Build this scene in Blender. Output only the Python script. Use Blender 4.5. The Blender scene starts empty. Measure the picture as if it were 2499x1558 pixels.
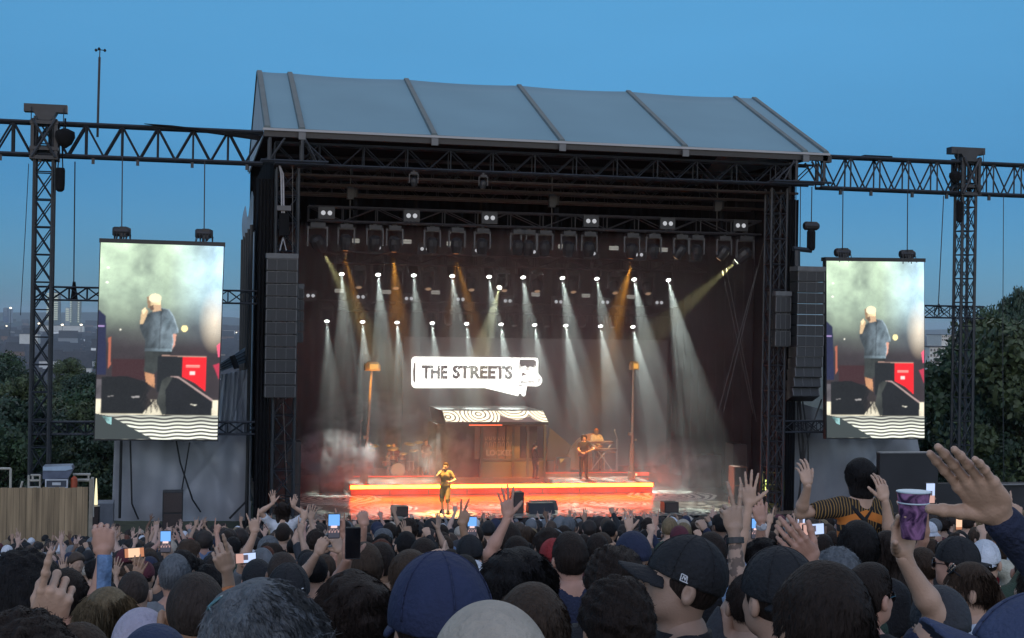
import bpy, math, random
import numpy as np
from mathutils import Vector, Matrix
R = math.radians
SC = bpy.context.scene
COL = SC.collection
# ------------------------------------------------------------------ camera
F = 3480.0; W0, H0 = 2499, 1558
CAMZ = 8.1
YAW, PITCH, ROLL = R(12.6), R(0.2), R(0.95)
fw = Vector((math.sin(YAW)*math.cos(PITCH), math.cos(YAW)*math.cos(PITCH), math.sin(PITCH)))
rh = Vector((math.cos(YAW), -math.sin(YAW), 0))
uh = rh.cross(fw)
cR = rh*math.cos(ROLL) + uh*math.sin(ROLL)
cU = uh*math.cos(ROLL) - rh*math.sin(ROLL)
cam_d = bpy.data.cameras.new('camera'); cam = bpy.data.objects.new('camera', cam_d); COL.objects.link(cam)
m = Matrix((( cR.x, cU.x, -fw.x, 0), (cR.y, cU.y, -fw.y, 0), (cR.z, cU.z, -fw.z, CAMZ), (0, 0, 0, 1)))
cam.matrix_world = m
cam_d.sensor_width = 36; cam_d.lens = F/W0*36; cam_d.clip_start = 0.05; cam_d.clip_end = 30000
SC.camera = cam
def ray(px, py):
    return (fw*F + cR*(px-W0/2) - cU*(py-H0/2)).normalized()
CAM = Vector((0, 0, CAMZ))
def P(px, py, Y):                       # the point of the plane y = Y seen at this place of the photo
    r = ray(px, py); return CAM + r*(Y/r.y)
def PZ(px, py, z):
    r = ray(px, py); return CAM + r*((z-CAMZ)/r.z)
def PD(px, py, d):                      # at depth d along the view axis
    r = ray(px, py); return CAM + r*(d/r.dot(fw))
# ------------------------------------------------------------------ world, sun, exposure
w = bpy.data.worlds.new('World'); SC.world = w; w.use_nodes = True
nt = w.node_tree; nt.nodes.clear()
sky = nt.nodes.new('ShaderNodeTexSky'); sky.sky_type = 'NISHITA'; sky.sun_disc = False
SUN_EL, SUN_ROT = R(35), R(200)
sky.sun_elevation = SUN_EL; sky.sun_rotation = SUN_ROT
sky.air_density = 1.0; sky.dust_density = 0.2; sky.ozone_density = 6.0
def N(t, ty, **k):
    n = t.nodes.new(ty)
    for a_, v in k.items(): setattr(n, a_, v)
    return n
geo = N(nt, 'ShaderNodeTexCoord'); sep = N(nt, 'ShaderNodeSeparateXYZ'); nt.links.new(geo.outputs['Generated'], sep.inputs[0])
rz = N(nt, 'ShaderNodeValToRGB'); nt.links.new(sep.outputs['Z'], rz.inputs[0])          # dusk blue in the east, by height
e = rz.color_ramp.elements; e[0].position = 0.0; e[0].color = (.36, .67, 1.16, 1); e[1].position = .35; e[1].color = (1.58, 2.75, 2.55, 1)
k_ = e.new(.1); k_.color = (.41, .91, 1.27, 1)
ry = N(nt, 'ShaderNodeMapRange'); ry.inputs[1].default_value = .15; ry.inputs[2].default_value = -.35; nt.links.new(sep.outputs['Y'], ry.inputs[0])
mxa = N(nt, 'ShaderNodeMix', data_type='RGBA'); nt.links.new(ry.outputs[0], mxa.inputs[0]); nt.links.new(rz.outputs[0], mxa.inputs[6]); mxa.inputs[7].default_value = (8.0, 5.6, 4.2, 1)   # warm afterglow in the west, behind the camera
mul = N(nt, 'ShaderNodeMix', data_type='RGBA', blend_type='MULTIPLY', clamp_result=False); mul.inputs[0].default_value = 1
nt.links.new(mxa.outputs[2], mul.inputs[7])
bg = nt.nodes.new('ShaderNodeBackground'); bg.inputs[1].default_value = 0.05
out = nt.nodes.new('ShaderNodeOutputWorld')
cn = N(nt, 'ShaderNodeTexNoise'); cn.inputs['Scale'].default_value = 2.2; cn.inputs['Detail'].default_value = 4; cm_ = N(nt, 'ShaderNodeMapping'); cm_.inputs['Scale'].default_value = (1, 1, 5); nt.links.new(geo.outputs['Generated'], cm_.inputs[0]); nt.links.new(cm_.outputs[0], cn.inputs['Vector'])
cr_ = N(nt, 'ShaderNodeMapRange'); cr_.inputs[1].default_value = .3; cr_.inputs[2].default_value = .7; cr_.inputs[3].default_value = .955; cr_.inputs[4].default_value = 1.05; nt.links.new(cn.outputs[0], cr_.inputs[0])
thin = N(nt, 'ShaderNodeMix', data_type='RGBA', blend_type='MULTIPLY'); thin.inputs[0].default_value = 1; nt.links.new(sky.outputs[0], thin.inputs[6]); nt.links.new(cr_.outputs[0], thin.inputs[7])     # thin veil of high cloud
nt.links.new(thin.outputs[2], mul.inputs[6]); nt.links.new(mul.outputs[2], bg.inputs[0]); nt.links.new(bg.outputs[0], out.inputs[0])
sl = bpy.data.lights.new('sun', 'SUN'); sl.energy = 0.7; sl.angle = R(60); sl.color = (1, .86, .72)
so = bpy.data.objects.new('sun', sl); COL.objects.link(so)
so.rotation_euler = (R(90)-SUN_EL, 0, math.pi-SUN_ROT+math.pi)
vs = SC.view_settings; SC.display_settings.display_device = 'sRGB'
vs.view_transform = 'Standard'; vs.look = 'None'; vs.gamma = 1; vs.use_curve_mapping = False; vs.exposure = 0.0
cy = SC.cycles
cy.max_bounces = 5; cy.diffuse_bounces = 2; cy.glossy_bounces = 2; cy.transmission_bounces = 2; cy.volume_bounces = 0; cy.transparent_max_bounces = 6
cy.sample_clamp_indirect = 4; cy.volume_step_rate = 2; cy.volume_max_steps = 128
cy.use_denoising = True
cy.use_fast_gi = False
# ------------------------------------------------------------------ helpers
MATS = {}
def lin(c):
    return tuple((x/12.92 if x <= .04045 else ((x+.055)/1.055)**2.4) for x in [v/255 for v in c])
def mat(name, col=(.5, .5, .5), rough=.6, noise=.18, nscale=6.0, bump=0.0, bscale=30.0, metal=0.0, spec=.5, emit=None, estr=0, obj=True, sheen=0.0):
    if name in MATS: return MATS[name]
    m = bpy.data.materials.new(name); m.use_nodes = True; MATS[name] = m
    t = m.node_tree; b = t.nodes['Principled BSDF']
    b.inputs['Roughness'].default_value = rough; b.inputs['Metallic'].default_value = metal
    b.inputs['Specular IOR Level'].default_value = spec
    if sheen: b.inputs['Sheen Weight'].default_value = sheen
    tc = t.nodes.new('ShaderNodeTexCoord')
    if noise > 0:
        n = t.nodes.new('ShaderNodeTexNoise'); n.inputs['Scale'].default_value = nscale; n.inputs['Detail'].default_value = 5
        t.links.new(tc.outputs['Object'], n.inputs['Vector'])
        r = t.nodes.new('ShaderNodeMapRange'); r.inputs[1].default_value = .25; r.inputs[2].default_value = .75
        r.inputs[3].default_value = 1-noise; r.inputs[4].default_value = 1+noise
        t.links.new(n.outputs[0], r.inputs[0])
        mx = t.nodes.new('ShaderNodeMix'); mx.data_type = 'RGBA'; mx.blend_type = 'MULTIPLY'; mx.inputs[0].default_value = 1
        mx.inputs[6].default_value = (*col, 1); t.links.new(r.outputs[0], mx.inputs[7]); t.links.new(mx.outputs[2], b.inputs['Base Color'])
    else: b.inputs['Base Color'].default_value = (*col, 1)
    if bump > 0:
        n2 = t.nodes.new('ShaderNodeTexNoise'); n2.inputs['Scale'].default_value = bscale; n2.inputs['Detail'].default_value = 6
        t.links.new(tc.outputs['Object'], n2.inputs['Vector'])
        bp = t.nodes.new('ShaderNodeBump'); bp.inputs['Strength'].default_value = bump; bp.inputs['Distance'].default_value = .02
        t.links.new(n2.outputs[0], bp.inputs['Height']); t.links.new(bp.outputs[0], b.inputs['Normal'])
    if emit:
        b.inputs['Emission Color'].default_value = (*emit, 1); b.inputs['Emission Strength'].default_value = estr
    return m
def emat(name, col, s, sample=False):
    m = mat(name, (.02, .02, .02), .5, noise=0, emit=col, estr=s)
    if not sample: m.cycles.emission_sampling = 'NONE'
    return m
def vcmat(name, emission=0.0, rough=.7):
    if name in MATS: return MATS[name]
    m = bpy.data.materials.new(name); m.use_nodes = True; MATS[name] = m
    t = m.node_tree; b = t.nodes['Principled BSDF']; a = t.nodes.new('ShaderNodeVertexColor'); a.layer_name = 'Col'
    b.inputs['Roughness'].default_value = rough
    if emission: 
        b.inputs['Base Color'].default_value = (.01, .01, .01, 1); t.links.new(a.outputs[0], b.inputs['Emission Color']); b.inputs['Emission Strength'].default_value = emission; m.cycles.emission_sampling = 'NONE'
    else: t.links.new(a.outputs[0], b.inputs['Base Color'])
    return m
class MB:
    def __init__(s): s.v = []; s.f = []; s.mi = []; s.n = 0; s.smooth = False
    def add(s, v, f, mi=0):
        v = np.asarray(v, float).reshape(-1, 3); s.v.append(v)
        for q in f: s.f.append(tuple(int(i)+s.n for i in q)); s.mi.append(mi)
        s.n += len(v)
    def box(s, c, d, rot=None, mi=0):
        c = np.array(c, float); d = np.array(d, float)/2
        v = np.array([[x, y, z] for x in (-1, 1) for y in (-1, 1) for z in (-1, 1)], float)*d
        if rot is not None: v = v @ np.array(rot).T
        s.add(v+c, [(0, 1, 3, 2), (4, 6, 7, 5), (0, 4, 5, 1), (2, 3, 7, 6), (0, 2, 6, 4), (1, 5, 7, 3)], mi)
    def bx(s, a, b, mi=0):
        a = np.array(a, float); b = np.array(b, float); s.box((a+b)/2, np.abs(b-a), mi=mi)
    def tube(s, p, q, r, n=6, r2=None, mi=0, caps=True):
        p = np.array(p, float); q = np.array(q, float); r2 = r if r2 is None else r2
        d = q-p; L = np.linalg.norm(d)
        if L < 1e-6: return
        d /= L; a = np.array([0, 0, 1.]) if abs(d[2]) < .9 else np.array([1., 0, 0])
        u = np.cross(d, a); u /= np.linalg.norm(u); w_ = np.cross(d, u)
        t = np.arange(n)*2*math.pi/n
        c = np.outer(np.cos(t), u)+np.outer(np.sin(t), w_)
        f = [(i, (i+1) % n, n+(i+1) % n, n+i) for i in range(n)]
        if caps: f += [tuple(range(n-1, -1, -1)), tuple(range(n, 2*n))]
        s.add(np.vstack([p+c*r, q+c*r2]), f, mi)
    def path(s, pts, r, n=6, mi=0):
        for a, b in zip(pts[:-1], pts[1:]): s.tube(a, b, r, n, mi=mi)
    def lathe(s, c, prof, n=16, axis=(0, 0, 1), mi=0):
        c = np.array(c, float); d = np.array(axis, float); d /= np.linalg.norm(d)
        a = np.array([0, 0, 1.]) if abs(d[2]) < .9 else np.array([1., 0, 0])
        u = np.cross(a, d); u /= np.linalg.norm(u); w_ = np.cross(d, u)
        t = np.arange(n)*2*math.pi/n; ring = np.outer(np.cos(t), u)+np.outer(np.sin(t), w_)
        v = np.vstack([c+ring*r+d*h for r, h in prof]); f = []
        for k in range(len(prof)-1):
            for i in range(n): f.append((k*n+i, k*n+(i+1) % n, (k+1)*n+(i+1) % n, (k+1)*n+i))
        f.append(tuple(range(n-1, -1, -1))); f.append(tuple(range((len(prof)-1)*n, len(prof)*n)))
        s.add(v, f, mi)
    def prism(s, pts, d, mi=0):      # a planar outline (3D points) given thickness d (vector)
        pts = np.array(pts, float); n = len(pts); d = np.array(d, float)
        f = [tuple(range(n)), tuple(range(2*n-1, n-1, -1))]+[(i, n+i, n+(i+1) % n, (i+1) % n) for i in range(n)]
        s.add(np.vstack([pts, pts+d]), f, mi)
    def grid(s, fn, nu, nv, mi=0):
        v = [fn(i/nu, j/nv) for j in range(nv+1) for i in range(nu+1)]
        s.add(v, [(j*(nu+1)+i, j*(nu+1)+i+1, (j+1)*(nu+1)+i+1, (j+1)*(nu+1)+i) for j in range(nv) for i in range(nu)], mi)
    def truss(s, A, B, w, h, seg, r=.03, rd=.018, up=(0, 0, 1), style='W', faces=(0, 1, 2, 3)):
        A = np.array(A, float); B = np.array(B, float); d = B-A; L = np.linalg.norm(d); d /= L
        up = np.array(up, float); up -= d*up.dot(d); up /= np.linalg.norm(up); sd = np.cross(d, up)
        c = [A+sd*w/2*a+up*h/2*b for a, b in ((-1, -1), (1, -1), (1, 1), (-1, 1))]
        for k in c: s.tube(k, k+d*L, r, 6)
        n = max(1, int(round(L/seg))); st = L/n
        for fi, (i, j) in enumerate(((1, 2), (0, 3), (0, 1), (3, 2))):
            if fi not in faces: continue
            for k in range(n):
                a0, a1 = c[i]+d*k*st, c[i]+d*(k+1)*st; b0, b1 = c[j]+d*k*st, c[j]+d*(k+1)*st
                if style == 'X': s.tube(a0, b1, rd, 4); s.tube(b0, a1, rd, 4); s.tube(a0, b0, rd, 4)
                elif style == 'W':
                    am = (a0+a1)/2
                    s.tube(b0, am, rd, 4); s.tube(am, b1, rd, 4); s.tube(b0, a0, rd, 4)
                else: (s.tube(a0, b1, rd, 4) if k % 2 else s.tube(b0, a1, rd, 4)); s.tube(a0, b0, rd, 4)
    def mesh(s, name, mats, smooth=False):
        me = bpy.data.meshes.new(name)
        v = np.vstack(s.v) if s.v else np.zeros((0, 3))
        me.from_pydata(v.tolist(), [], s.f)
        for k in (mats if isinstance(mats, (list, tuple)) else [mats]): me.materials.append(k)
        if any(s.mi): me.polygons.foreach_set('material_index', s.mi)
        if smooth: me.polygons.foreach_set('use_smooth', [True]*len(s.f))
        me.update(); return me
    def build(s, name, mats, parent=None, smooth=False, label=None):
        o = bpy.data.objects.new(name, s.mesh(name, mats, smooth)); COL.objects.link(o)
        if parent is not None:
            o.parent = parent
            if parent.location.length > 0 or any(parent.rotation_euler): o.matrix_parent_inverse = parent_mat(parent).inverted()
        if label: o['label'] = label
        return o
def parent_mat(o):
    m = Matrix.LocRotScale(o.location, o.rotation_euler, o.scale)
    return (parent_mat(o.parent) @ o.matrix_parent_inverse @ m) if o.parent else m
def tag(o, label=None, cat=None, group=None, kind=None):
    if label: o['label'] = label
    if cat: o['category'] = cat
    if group: o['group'] = group
    if kind: o['kind'] = kind
    return o
def thing(name, loc, label, cat, group=None):
    o = bpy.data.objects.new(name, None); COL.objects.link(o); o.location = loc; o.empty_display_size = .2
    return tag(o, label, cat, group)
def single(mb, name, mats, label, cat, group=None, smooth=False):
    return tag(mb.build(name, mats, smooth=smooth), label, cat, group)
def copy_tree(o, parent=None):
    c = o.copy(); COL.objects.link(c)
    if parent is not None: c.parent = parent
    for ch in KIDS.get(o.name, []): copy_tree(ch, c)
    return c
def kids(o): return [c for c in bpy.data.objects if c.parent == o]
def dup(o, loc=None, rotz=None, label=None, group=None, parent=None):
    c = o.copy(); COL.objects.link(c)
    if parent is not None: c.parent = parent
    if loc is not None: c.location = loc
    if rotz is not None: c.rotation_euler = (0, 0, rotz)
    if label: c['label'] = label
    if group: c['group'] = group
    for ch in kids(o): dup(ch, parent=c)
    return c
def proto_dup(o, ch, **k):           # copy with a cached children table
    pass
KIDS = {}
rng = random.Random(7); nr = np.random.default_rng(7)
M_BLACK = mat('black_steel', (.012, .013, .015), .5, .3, bump=0)
M_ALU = mat('dark_aluminium', (.013, .017, .023), .5, .4)
M_RUB = mat('black_plastic', (.02, .02, .022), .4)
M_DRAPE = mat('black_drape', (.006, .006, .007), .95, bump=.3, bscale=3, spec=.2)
# ================================================================== ground, town, trees
def gz(Y, X=None):
    z = CAMZ-1.83-.14*Y
    if X is not None and Y > 4: z -= .36*min(1, max(0, (.07-X/Y)/.16))*min(1, (Y-4)/5)      # the hill falls away a little to the left
    return max(0.0, z)
def land(x, y):
    if y < 110: return gz(y, x)
    t = min(1, (y-110)/420); t = t*t*(3-2*t)
    return -52*t
M_GRASS = mat('trodden_grass', (.045, .05, .022), .95, .4, 3, bump=.5, bscale=12)
mb = MB()
ys = [-30, -10, 0, 4, 6.5, 9, 12, 15, 20, 25, 30, 35, 40, 44, 46, 60, 80, 110, 150, 200, 250, 300, 350, 400, 450, 530]; xs = list(range(-400, -20, 50))+[-20, -15, -10, -7, -5, -3.5, -2, -1, 0, 1, 2, 3.5, 5, 8, 12, 20, 30, 50]+list(range(100, 401, 50))
v = [(x, y, land(x, y)) for y in ys for x in xs]; nx = len(xs)
mb.add(v, [(j*nx+i, j*nx+i+1, (j+1)*nx+i+1, (j+1)*nx+i) for j in range(len(ys)-1) for i in range(nx-1)])
mb.add([(-6000, 530, -52.0), (6000, 530, -52.0), (9000, 20000, -52.0), (-9000, 20000, -52.0)], [(0, 1, 2, 3)])
tag(mb.build('ground', M_GRASS), kind='structure')
# far ridge of hills on the horizon
M_HILL = mat('far_woods', (.03, .05, .045), .95, .5, .004)
mb = MB()
xs = np.linspace(-3500, 5500, 90)
for (Y, h0, a) in ((7500, 4, 26), (5200, -30, 16)):
    r1 = np.random.default_rng(int(Y)); ph = r1.random(6)*6
    top = [h0+CAMZ+a*sum(math.sin(x/900*(k+1)+ph[k])/(k+1) for k in range(5))*.5 for x in xs]
    v = [(x, Y, -60) for x in xs]+[(x, Y+300, t_) for x, t_ in zip(xs, top)]+[(x, Y+900, -60) for x in xs]; n_ = len(xs)
    mb.add(v, [(r_*n_+i, r_*n_+i+1, (r_+1)*n_+i+1, (r_+1)*n_+i) for r_ in range(2) for i in range(n_-1)])
tag(mb.build('hills', M_HILL, smooth=True), kind='structure')
# woods and hedges between the houses (reads as one mass)
def blob(mb, c, r, n=220, seed=0, flat=.55, leaf=.22):
    q = np.random.default_rng(seed)
    d = q.normal(size=(n, 3)); d /= np.linalg.norm(d, axis=1)[:, None]; d[:, 2] = np.abs(d[:, 2])
    rad = q.uniform(.72, 1.05, n)
    p = np.array(c)+d*rad[:, None]*np.array([r, r, r*flat])
    for k in range(n):
        s_ = r*leaf*q.uniform(.6, 1.4); u_ = q.normal(size=3); u_ /= np.linalg.norm(u_); w_ = np.cross(u_, d[k]); w_ /= np.linalg.norm(w_)+1e-6
        mb.add([p[k]-u_*s_-w_*s_, p[k]+u_*s_-w_*s_*.6, p[k]+u_*s_*.8+w_*s_, p[k]-u_*s_*.7+w_*s_], [(0, 1, 2, 3)])
M_WOOD = mat('town_trees', (.030, .050, .030), .95, .6, .02)
mb = MB(); q = random.Random(3)
for k in range(300):
    Y = 520*math.exp(q.random()*2.1); px = q.choice([q.uniform(-20, 320), q.uniform(520, 680), q.uniform(2230, 2420)])
    X = P(px, 800, Y).x; r_ = q.uniform(4, 9)*(1+Y/2600)
    blob(mb, (X, Y, -52), r_, 60, k, .8, .3)
tag(mb.build('distant_woodland', M_WOOD), kind='stuff')
# houses
M_RF = mat('slate_roof', (.05, .05, .055), .8, .3, .5); M_BR = mat('house_brick', (.16, .11, .09), .85, .3, .5); M_RD = mat('house_render', (.55, .55, .53), .8, .2, .5)
M_WINL = emat('lit_window', (1, .82, .55), .45); M_WIN = mat('dark_window', (.05, .06, .07), .2, 0)
def house(name, wm, w_, d_, h_, label):
    t = thing(name, (0, 0, 0), label, 'house', 'houses of the town below the hill')
    a = MB(); a.bx((-w_/2, -d_/2, 0), (w_/2, d_/2, h_)); a.build('wall', wm, t)
    r_ = MB(); g = h_*.42
    r_.prism([(-w_/2-.3, -d_/2-.3, h_), (-w_/2-.3, d_/2+.3, h_), (-w_/2-.3, 0, h_+g)], (w_+.6, 0, 0)); ro = r_.build('roof', M_RF, t)
    c_ = MB(); c_.bx((w_*.3, -.5, h_+g*.5), (w_*.3+1, .5, h_+g*1.35)); c_.build('chimney', M_BR, ro)
    for zz in (.25, .68):
        for xx in (-.28, .05, .3):
            k = MB(); k.bx((xx*w_-.7, -d_/2-.08, h_*zz-.8), (xx*w_+.7, -d_/2+.05, h_*zz+.8)); k.build('window', M_RD if zz < .3 else M_WIN, t)
    return t
HP = [house('terraced_house', M_BR, 12, 9, 7.5, 'brown brick terraced house under a slate roof in the town below the hill'),
      house('rendered_house', M_RD, 11, 9, 7, 'pale rendered house among trees in the town below the hill'),
      house('long_terrace', M_RD, 30, 9, 7, 'long pale row of terraced houses in the town below the hill')]
q = random.Random(11); used = set()
for k in range(118):
    Y = 700*math.exp(q.random()*1.45); px = q.choice([q.uniform(100, 250), q.uniform(0, 75), q.uniform(120, 235), q.uniform(545, 600), q.uniform(2262, 2345)])
    X = P(px, 800, Y).x; i = q.choice([0, 0, 1, 1, 2])
    if i not in used: used.add(i); HP[i].location = (X, Y, -52); HP[i].rotation_euler = (0, 0, .2); bpy.context.view_layer.update(); continue
    c = dup(HP[i], (X, Y, -52), q.uniform(-.7, .7))
    s_ = 1+Y/3500; c.scale = (s_, s_, s_)
    c['label'] = ['brown brick terraced house', 'pale rendered house', 'long pale terrace'][i]+(' close by' if Y < 1000 else ' half way out' if Y < 1700 else ' far out')+' in the town '+('left of the left mast' if px < 80 else 'between mast and left screen' if px < 260 else 'between left screen and stage' if px < 700 else 'beside the right screen')
# the endless far roofs of the city
q = random.Random(77); mb = MB()
for k in range(3600):
    Y = 750*math.exp(q.random()*2.1); px = q.choice([q.uniform(-30, 300), q.uniform(-30, 300), q.uniform(520, 680), q.uniform(2230, 2420)]); X = P(px, 800, Y).x; w_ = q.uniform(5, 22)*(1+Y/6000); h = q.uniform(5, 10)*(1+Y/5000)*(1.8 if q.random() < .06 else 1)
    mb.bx((X-w_/2, Y, -52), (X+w_/2, Y+12, -52+h), mi=q.choice([0, 0, 1, 1, 2, 3, 4])); mb.prism([(X-w_/2, Y-.5, -52+h), (X-w_/2, Y+12.5, -52+h), (X-w_/2, Y+6, -52+h*1.45)], (w_, 0, 0), mi=5)
tag(mb.build('far_town', [M_BR, M_RD, mat('pale_brick', (.30, .25, .2), .8), mat('white_wall', (.85, .86, .84), .7), mat('grey_wall', (.2, .22, .24), .8), M_RF]), kind='stuff')
# tower blocks on the skyline
def tower(px, py0, py1, wpx, Y, label, col, bands, group=None):
    a = P(px-wpx/2, py0, Y); b = P(px+wpx/2, py1, Y); w_ = b.x-a.x; h_ = a.z-b.z
    t = thing('tower_block', (a.x+w_/2, Y, b.z), label, 'tower block', group)
    o = MB(); o.bx((a.x, Y, b.z-20), (b.x, Y+w_, a.z)); o.bx((a.x+w_*.2, Y+w_*.2, a.z), (b.x-w_*.3, Y+w_*.7, a.z+h_*.04)); o.build('wall', mat('tower_'+col[0], col[1], .6, .15, .05), t)
    for (f0, f1, lit) in bands:
        k = MB(); n = int(h_/5)
        for i in range(n):
            z0 = b.z+h_*i/n
            k.bx((a.x+w_*f0, Y-1.5, z0+1), (a.x+w_*f1, Y-.2, z0+h_/n*.72))
        k.build('window', emat('tower_glow', (.85, .95, .8), .55) if lit else mat('tower_glass', (.12, .2, .26), .2, 0), t, label='column of bright balconies' if lit else None)
tower(133, 715, 782, 26, 3600, 'tallest grey tower block with two bright balcony columns behind the left truss mast', ('grey', (.10, .14, .15)), [(-.2, .05, 1), (.45, .8, 1)])
tower(184, 735, 788, 25, 3500, 'square grey tower block with pale edges right of the tallest tower', ('slate', (.13, .18, .18)), [(0, .12, 1), (.3, .6, 0), (.72, .86, 1)])
tower(165, 752, 784, 11, 3550, 'slim pale tower block just left of the square grey tower', ('pale', (.3, .36, .4)), [(.1, .8, 1)])
tower(14, 752, 772, 12, 4800, 'dark blue tower block alone at the far left skyline', ('dusk', (.05, .08, .15)), [(.2, .8, 0)])
tower(26, 755, 773, 9, 4900, 'small grey tower with a bright beacon at the far left skyline', ('mist', (.16, .2, .25)), [(.2, .8, 0)])
for (px, py, wp, hp, Y, lab) in ((2300, 868, 62, 40, 900, 'white flat roofed apartment block with rows of windows below the right woods'), (2318, 826, 40, 16, 1100, 'small white apartment block higher up among the right woods'), (70, 818, 45, 5, 1500, 'long low white roofed warehouse in the town at far left'), (150, 797, 110, 5, 2600, 'very long pale depot roof under the tower blocks')):
    a = P(px-wp/2, py-hp/2, Y); b = P(px+wp/2, py+hp/2, Y); w_ = b.x-a.x; h_ = a.z-b.z
    t = thing('apartment_block' if hp > 10 else 'warehouse', (a.x+w_/2, Y, b.z), lab, 'building')
    o = MB(); o.bx((a.x, Y, b.z-8), (b.x, Y+25, a.z)); o.build('wall', mat('white_render', (.5, .52, .5), .7, .1, .2), t)
    o = MB(); o.bx((a.x-.5, Y-.5, a.z), (b.x+.5, Y+25.5, a.z+h_*.08)); o.build('roof', M_RF, t)
    if hp > 10:
        nf = 3 if hp > 20 else 2
        for i in range(nf):
            k = MB()
            for j in range(8): k.bx((a.x+w_*(j+.2)/8, Y-.3, b.z+h_*(i+.25)/nf), (a.x+w_*(j+.75)/8, Y-.05, b.z+h_*(i+.75)/nf))
            k.build('window', M_WIN, t)
q = random.Random(5)
for k, (px, py, s_) in enumerate([(95, 790, .8), (152, 793, 1.0), (198, 793, 1.0), (188, 812, .5), (16, 796, .6), (175, 815, .45), (212, 822, .45), (26, 752, .9), (577, 812, .5)]):
    Y = 2600; a = P(px, py, Y); o = MB(); o.tube((a.x, Y, -52), (a.x, Y, a.z), .5, 5); g = o.build('mast', M_ALU)
    t = thing('floodlight', (a.x, Y, -52), ['tall floodlight mast shining left of the tallest tower', 'floodlight shining under the slim pale tower', 'floodlight shining right of the square tower', 'small lamp shining below the square tower', 'lamp shining at the far left of the town', 'faint lamp left of the big round tree in town', 'faint lamp right of the big round tree in town', 'beacon lamp on the small far left tower', 'lamp shining in the town between screen and stage'][k], 'floodlight')
    g.parent = t; g.matrix_parent_inverse = parent_mat(t).inverted()
    o = MB(); o.lathe((a.x, Y, a.z), [(.3, -1.5*s_), (2.2*s_, -.7*s_), (2.2*s_, .7*s_), (.3, 1.5*s_)], 8); o.build('lamp', emat('sodium', (1, .85, .6), 4), t)
# ------------------------------------------------------------------ trees near the stage
M_BARK = mat('bark', (.035, .028, .02), .9, .4, 8)
def leafmat(nm, c):
    m = mat(nm, c, .6, .55, 1.3); return m
M_LEAF = [leafmat('dark_leaves', (.040, .075, .030)), leafmat('olive_leaves', (.060, .085, .032)), leafmat('deep_leaves', (.028, .055, .030))]
def tree_mesh(seed, n=9000, h=12, r=4.6, leaf=.2):
    q = np.random.default_rng(seed); T = MB()
    T.path([(0, 0, 0), (.1, .05, h*.2), (0, .1, h*.45), (.2, 0, h*.75)], .22, 8)
    C = []
    for k in range(34):
        a = q.random()*6.28; rr = r*math.sqrt(q.random())*.8; z = h*q.uniform(.22, .97); fr = 1-((z/h-.5)/.62)**2
        C.append((math.cos(a)*rr*fr, math.sin(a)*rr*fr, z, r*q.uniform(.2, .42)))
        T.tube((0, 0, z*.65), C[-1][:3], .07, 5, r2=.02)
    C = np.array(C); idx = q.integers(0, len(C), n)
    d = q.normal(size=(n, 3)); d /= np.linalg.norm(d, axis=1)[:, None]
    p = C[idx, :3]+d*(C[idx, 3]*q.uniform(.35, 1.08, n)**.6)[:, None]*np.array([1, 1, .8])
    u = q.normal(size=(n, 3)); u /= np.linalg.norm(u, axis=1)[:, None]; w2 = np.cross(u, d); w2 /= np.linalg.norm(w2, axis=1)[:, None]+1e-6
    s_ = (leaf*q.uniform(.5, 1.4, n))[:, None]
    V = np.stack([p-u*s_, p+w2*s_*.6, p+u*s_, p-w2*s_*.6], 1).reshape(-1, 3)
    me = bpy.data.meshes.new('crown'); me.vertices.add(4*n); me.vertices.foreach_set('co', V.ravel()); me.loops.add(4*n); me.loops.foreach_set('vertex_index', np.arange(4*n)); me.polygons.add(n)
    me.polygons.foreach_set('loop_start', np.arange(n)*4); me.polygons.foreach_set('loop_total', np.full(n, 4)); me.update(); me.validate()
    return T, me
TP = []
for i in range(3):
    T, me = tree_mesh(i+1, 12000); me.materials.append(M_LEAF[i])
    TP.append((T.mesh('trunk', M_BARK), me))
def tree(i, x, y, z, s_, rot, label, group, slim=1.0):
    t = thing('broadleaf_tree', (x, y, z), label, 'tree', group); t.rotation_euler = (0, 0, rot); t.scale = (s_*slim, s_*slim, s_)
    for nm, me in (('trunk', TP[i][0]), ('crown', TP[i][1])):
        o = bpy.data.objects.new(nm, me); COL.objects.link(o); o.parent = t
ORD = ['first', 'second', 'third', 'fourth', 'fifth', 'sixth', 'seventh', 'eighth', 'ninth', 'tenth', 'eleventh', 'twelfth', 'thirteenth', 'fourteenth', 'fifteenth', 'sixteenth', 'seventeenth', 'eighteenth', 'nineteenth', 'twentieth']
q = random.Random(9)
LT = [(-15, 850, 95), (25, 880, 85), (60, 925, 80), (150, 950, 88), (205, 905, 105), (240, 985, 84), (110, 1010, 76), (300, 960, 96), (5, 1010, 74), (270, 870, 150), (60, 905, 160), (170, 880, 190)]
for k, (px, py, Y) in enumerate(sorted(LT)):
    a = P(px, py, Y); g = land(0, Y); s_ = (a.z-g)/12
    tree(k % 3, a.x, Y, g, s_, q.random()*6, ORD[k]+' dark leafy tree from the left in the wood behind the left truss mast', 'trees behind the left mast')
RT = [(2275, 935, 120), (2345, 905, 100), (2425, 735, 84), (2475, 692, 88), (2545, 730, 80), (2310, 985, 82), (2395, 865, 78), (2455, 800, 76), (2240, 950, 130), (2290, 900, 210), (2150, 830, 170), (2365, 840, 240)]
for k, (px, py, Y) in enumerate(sorted(RT)):
    a = P(px, py, Y); g = land(0, Y); s_ = (a.z-g)/12
    tree((k+1) % 3, a.x, Y, g, s_, q.random()*6, ORD[k]+' dark leafy tree from the left in the wood behind the right truss mast', 'trees behind the right mast', .42 if py < 850 else .8)
q = random.Random(31)
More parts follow.
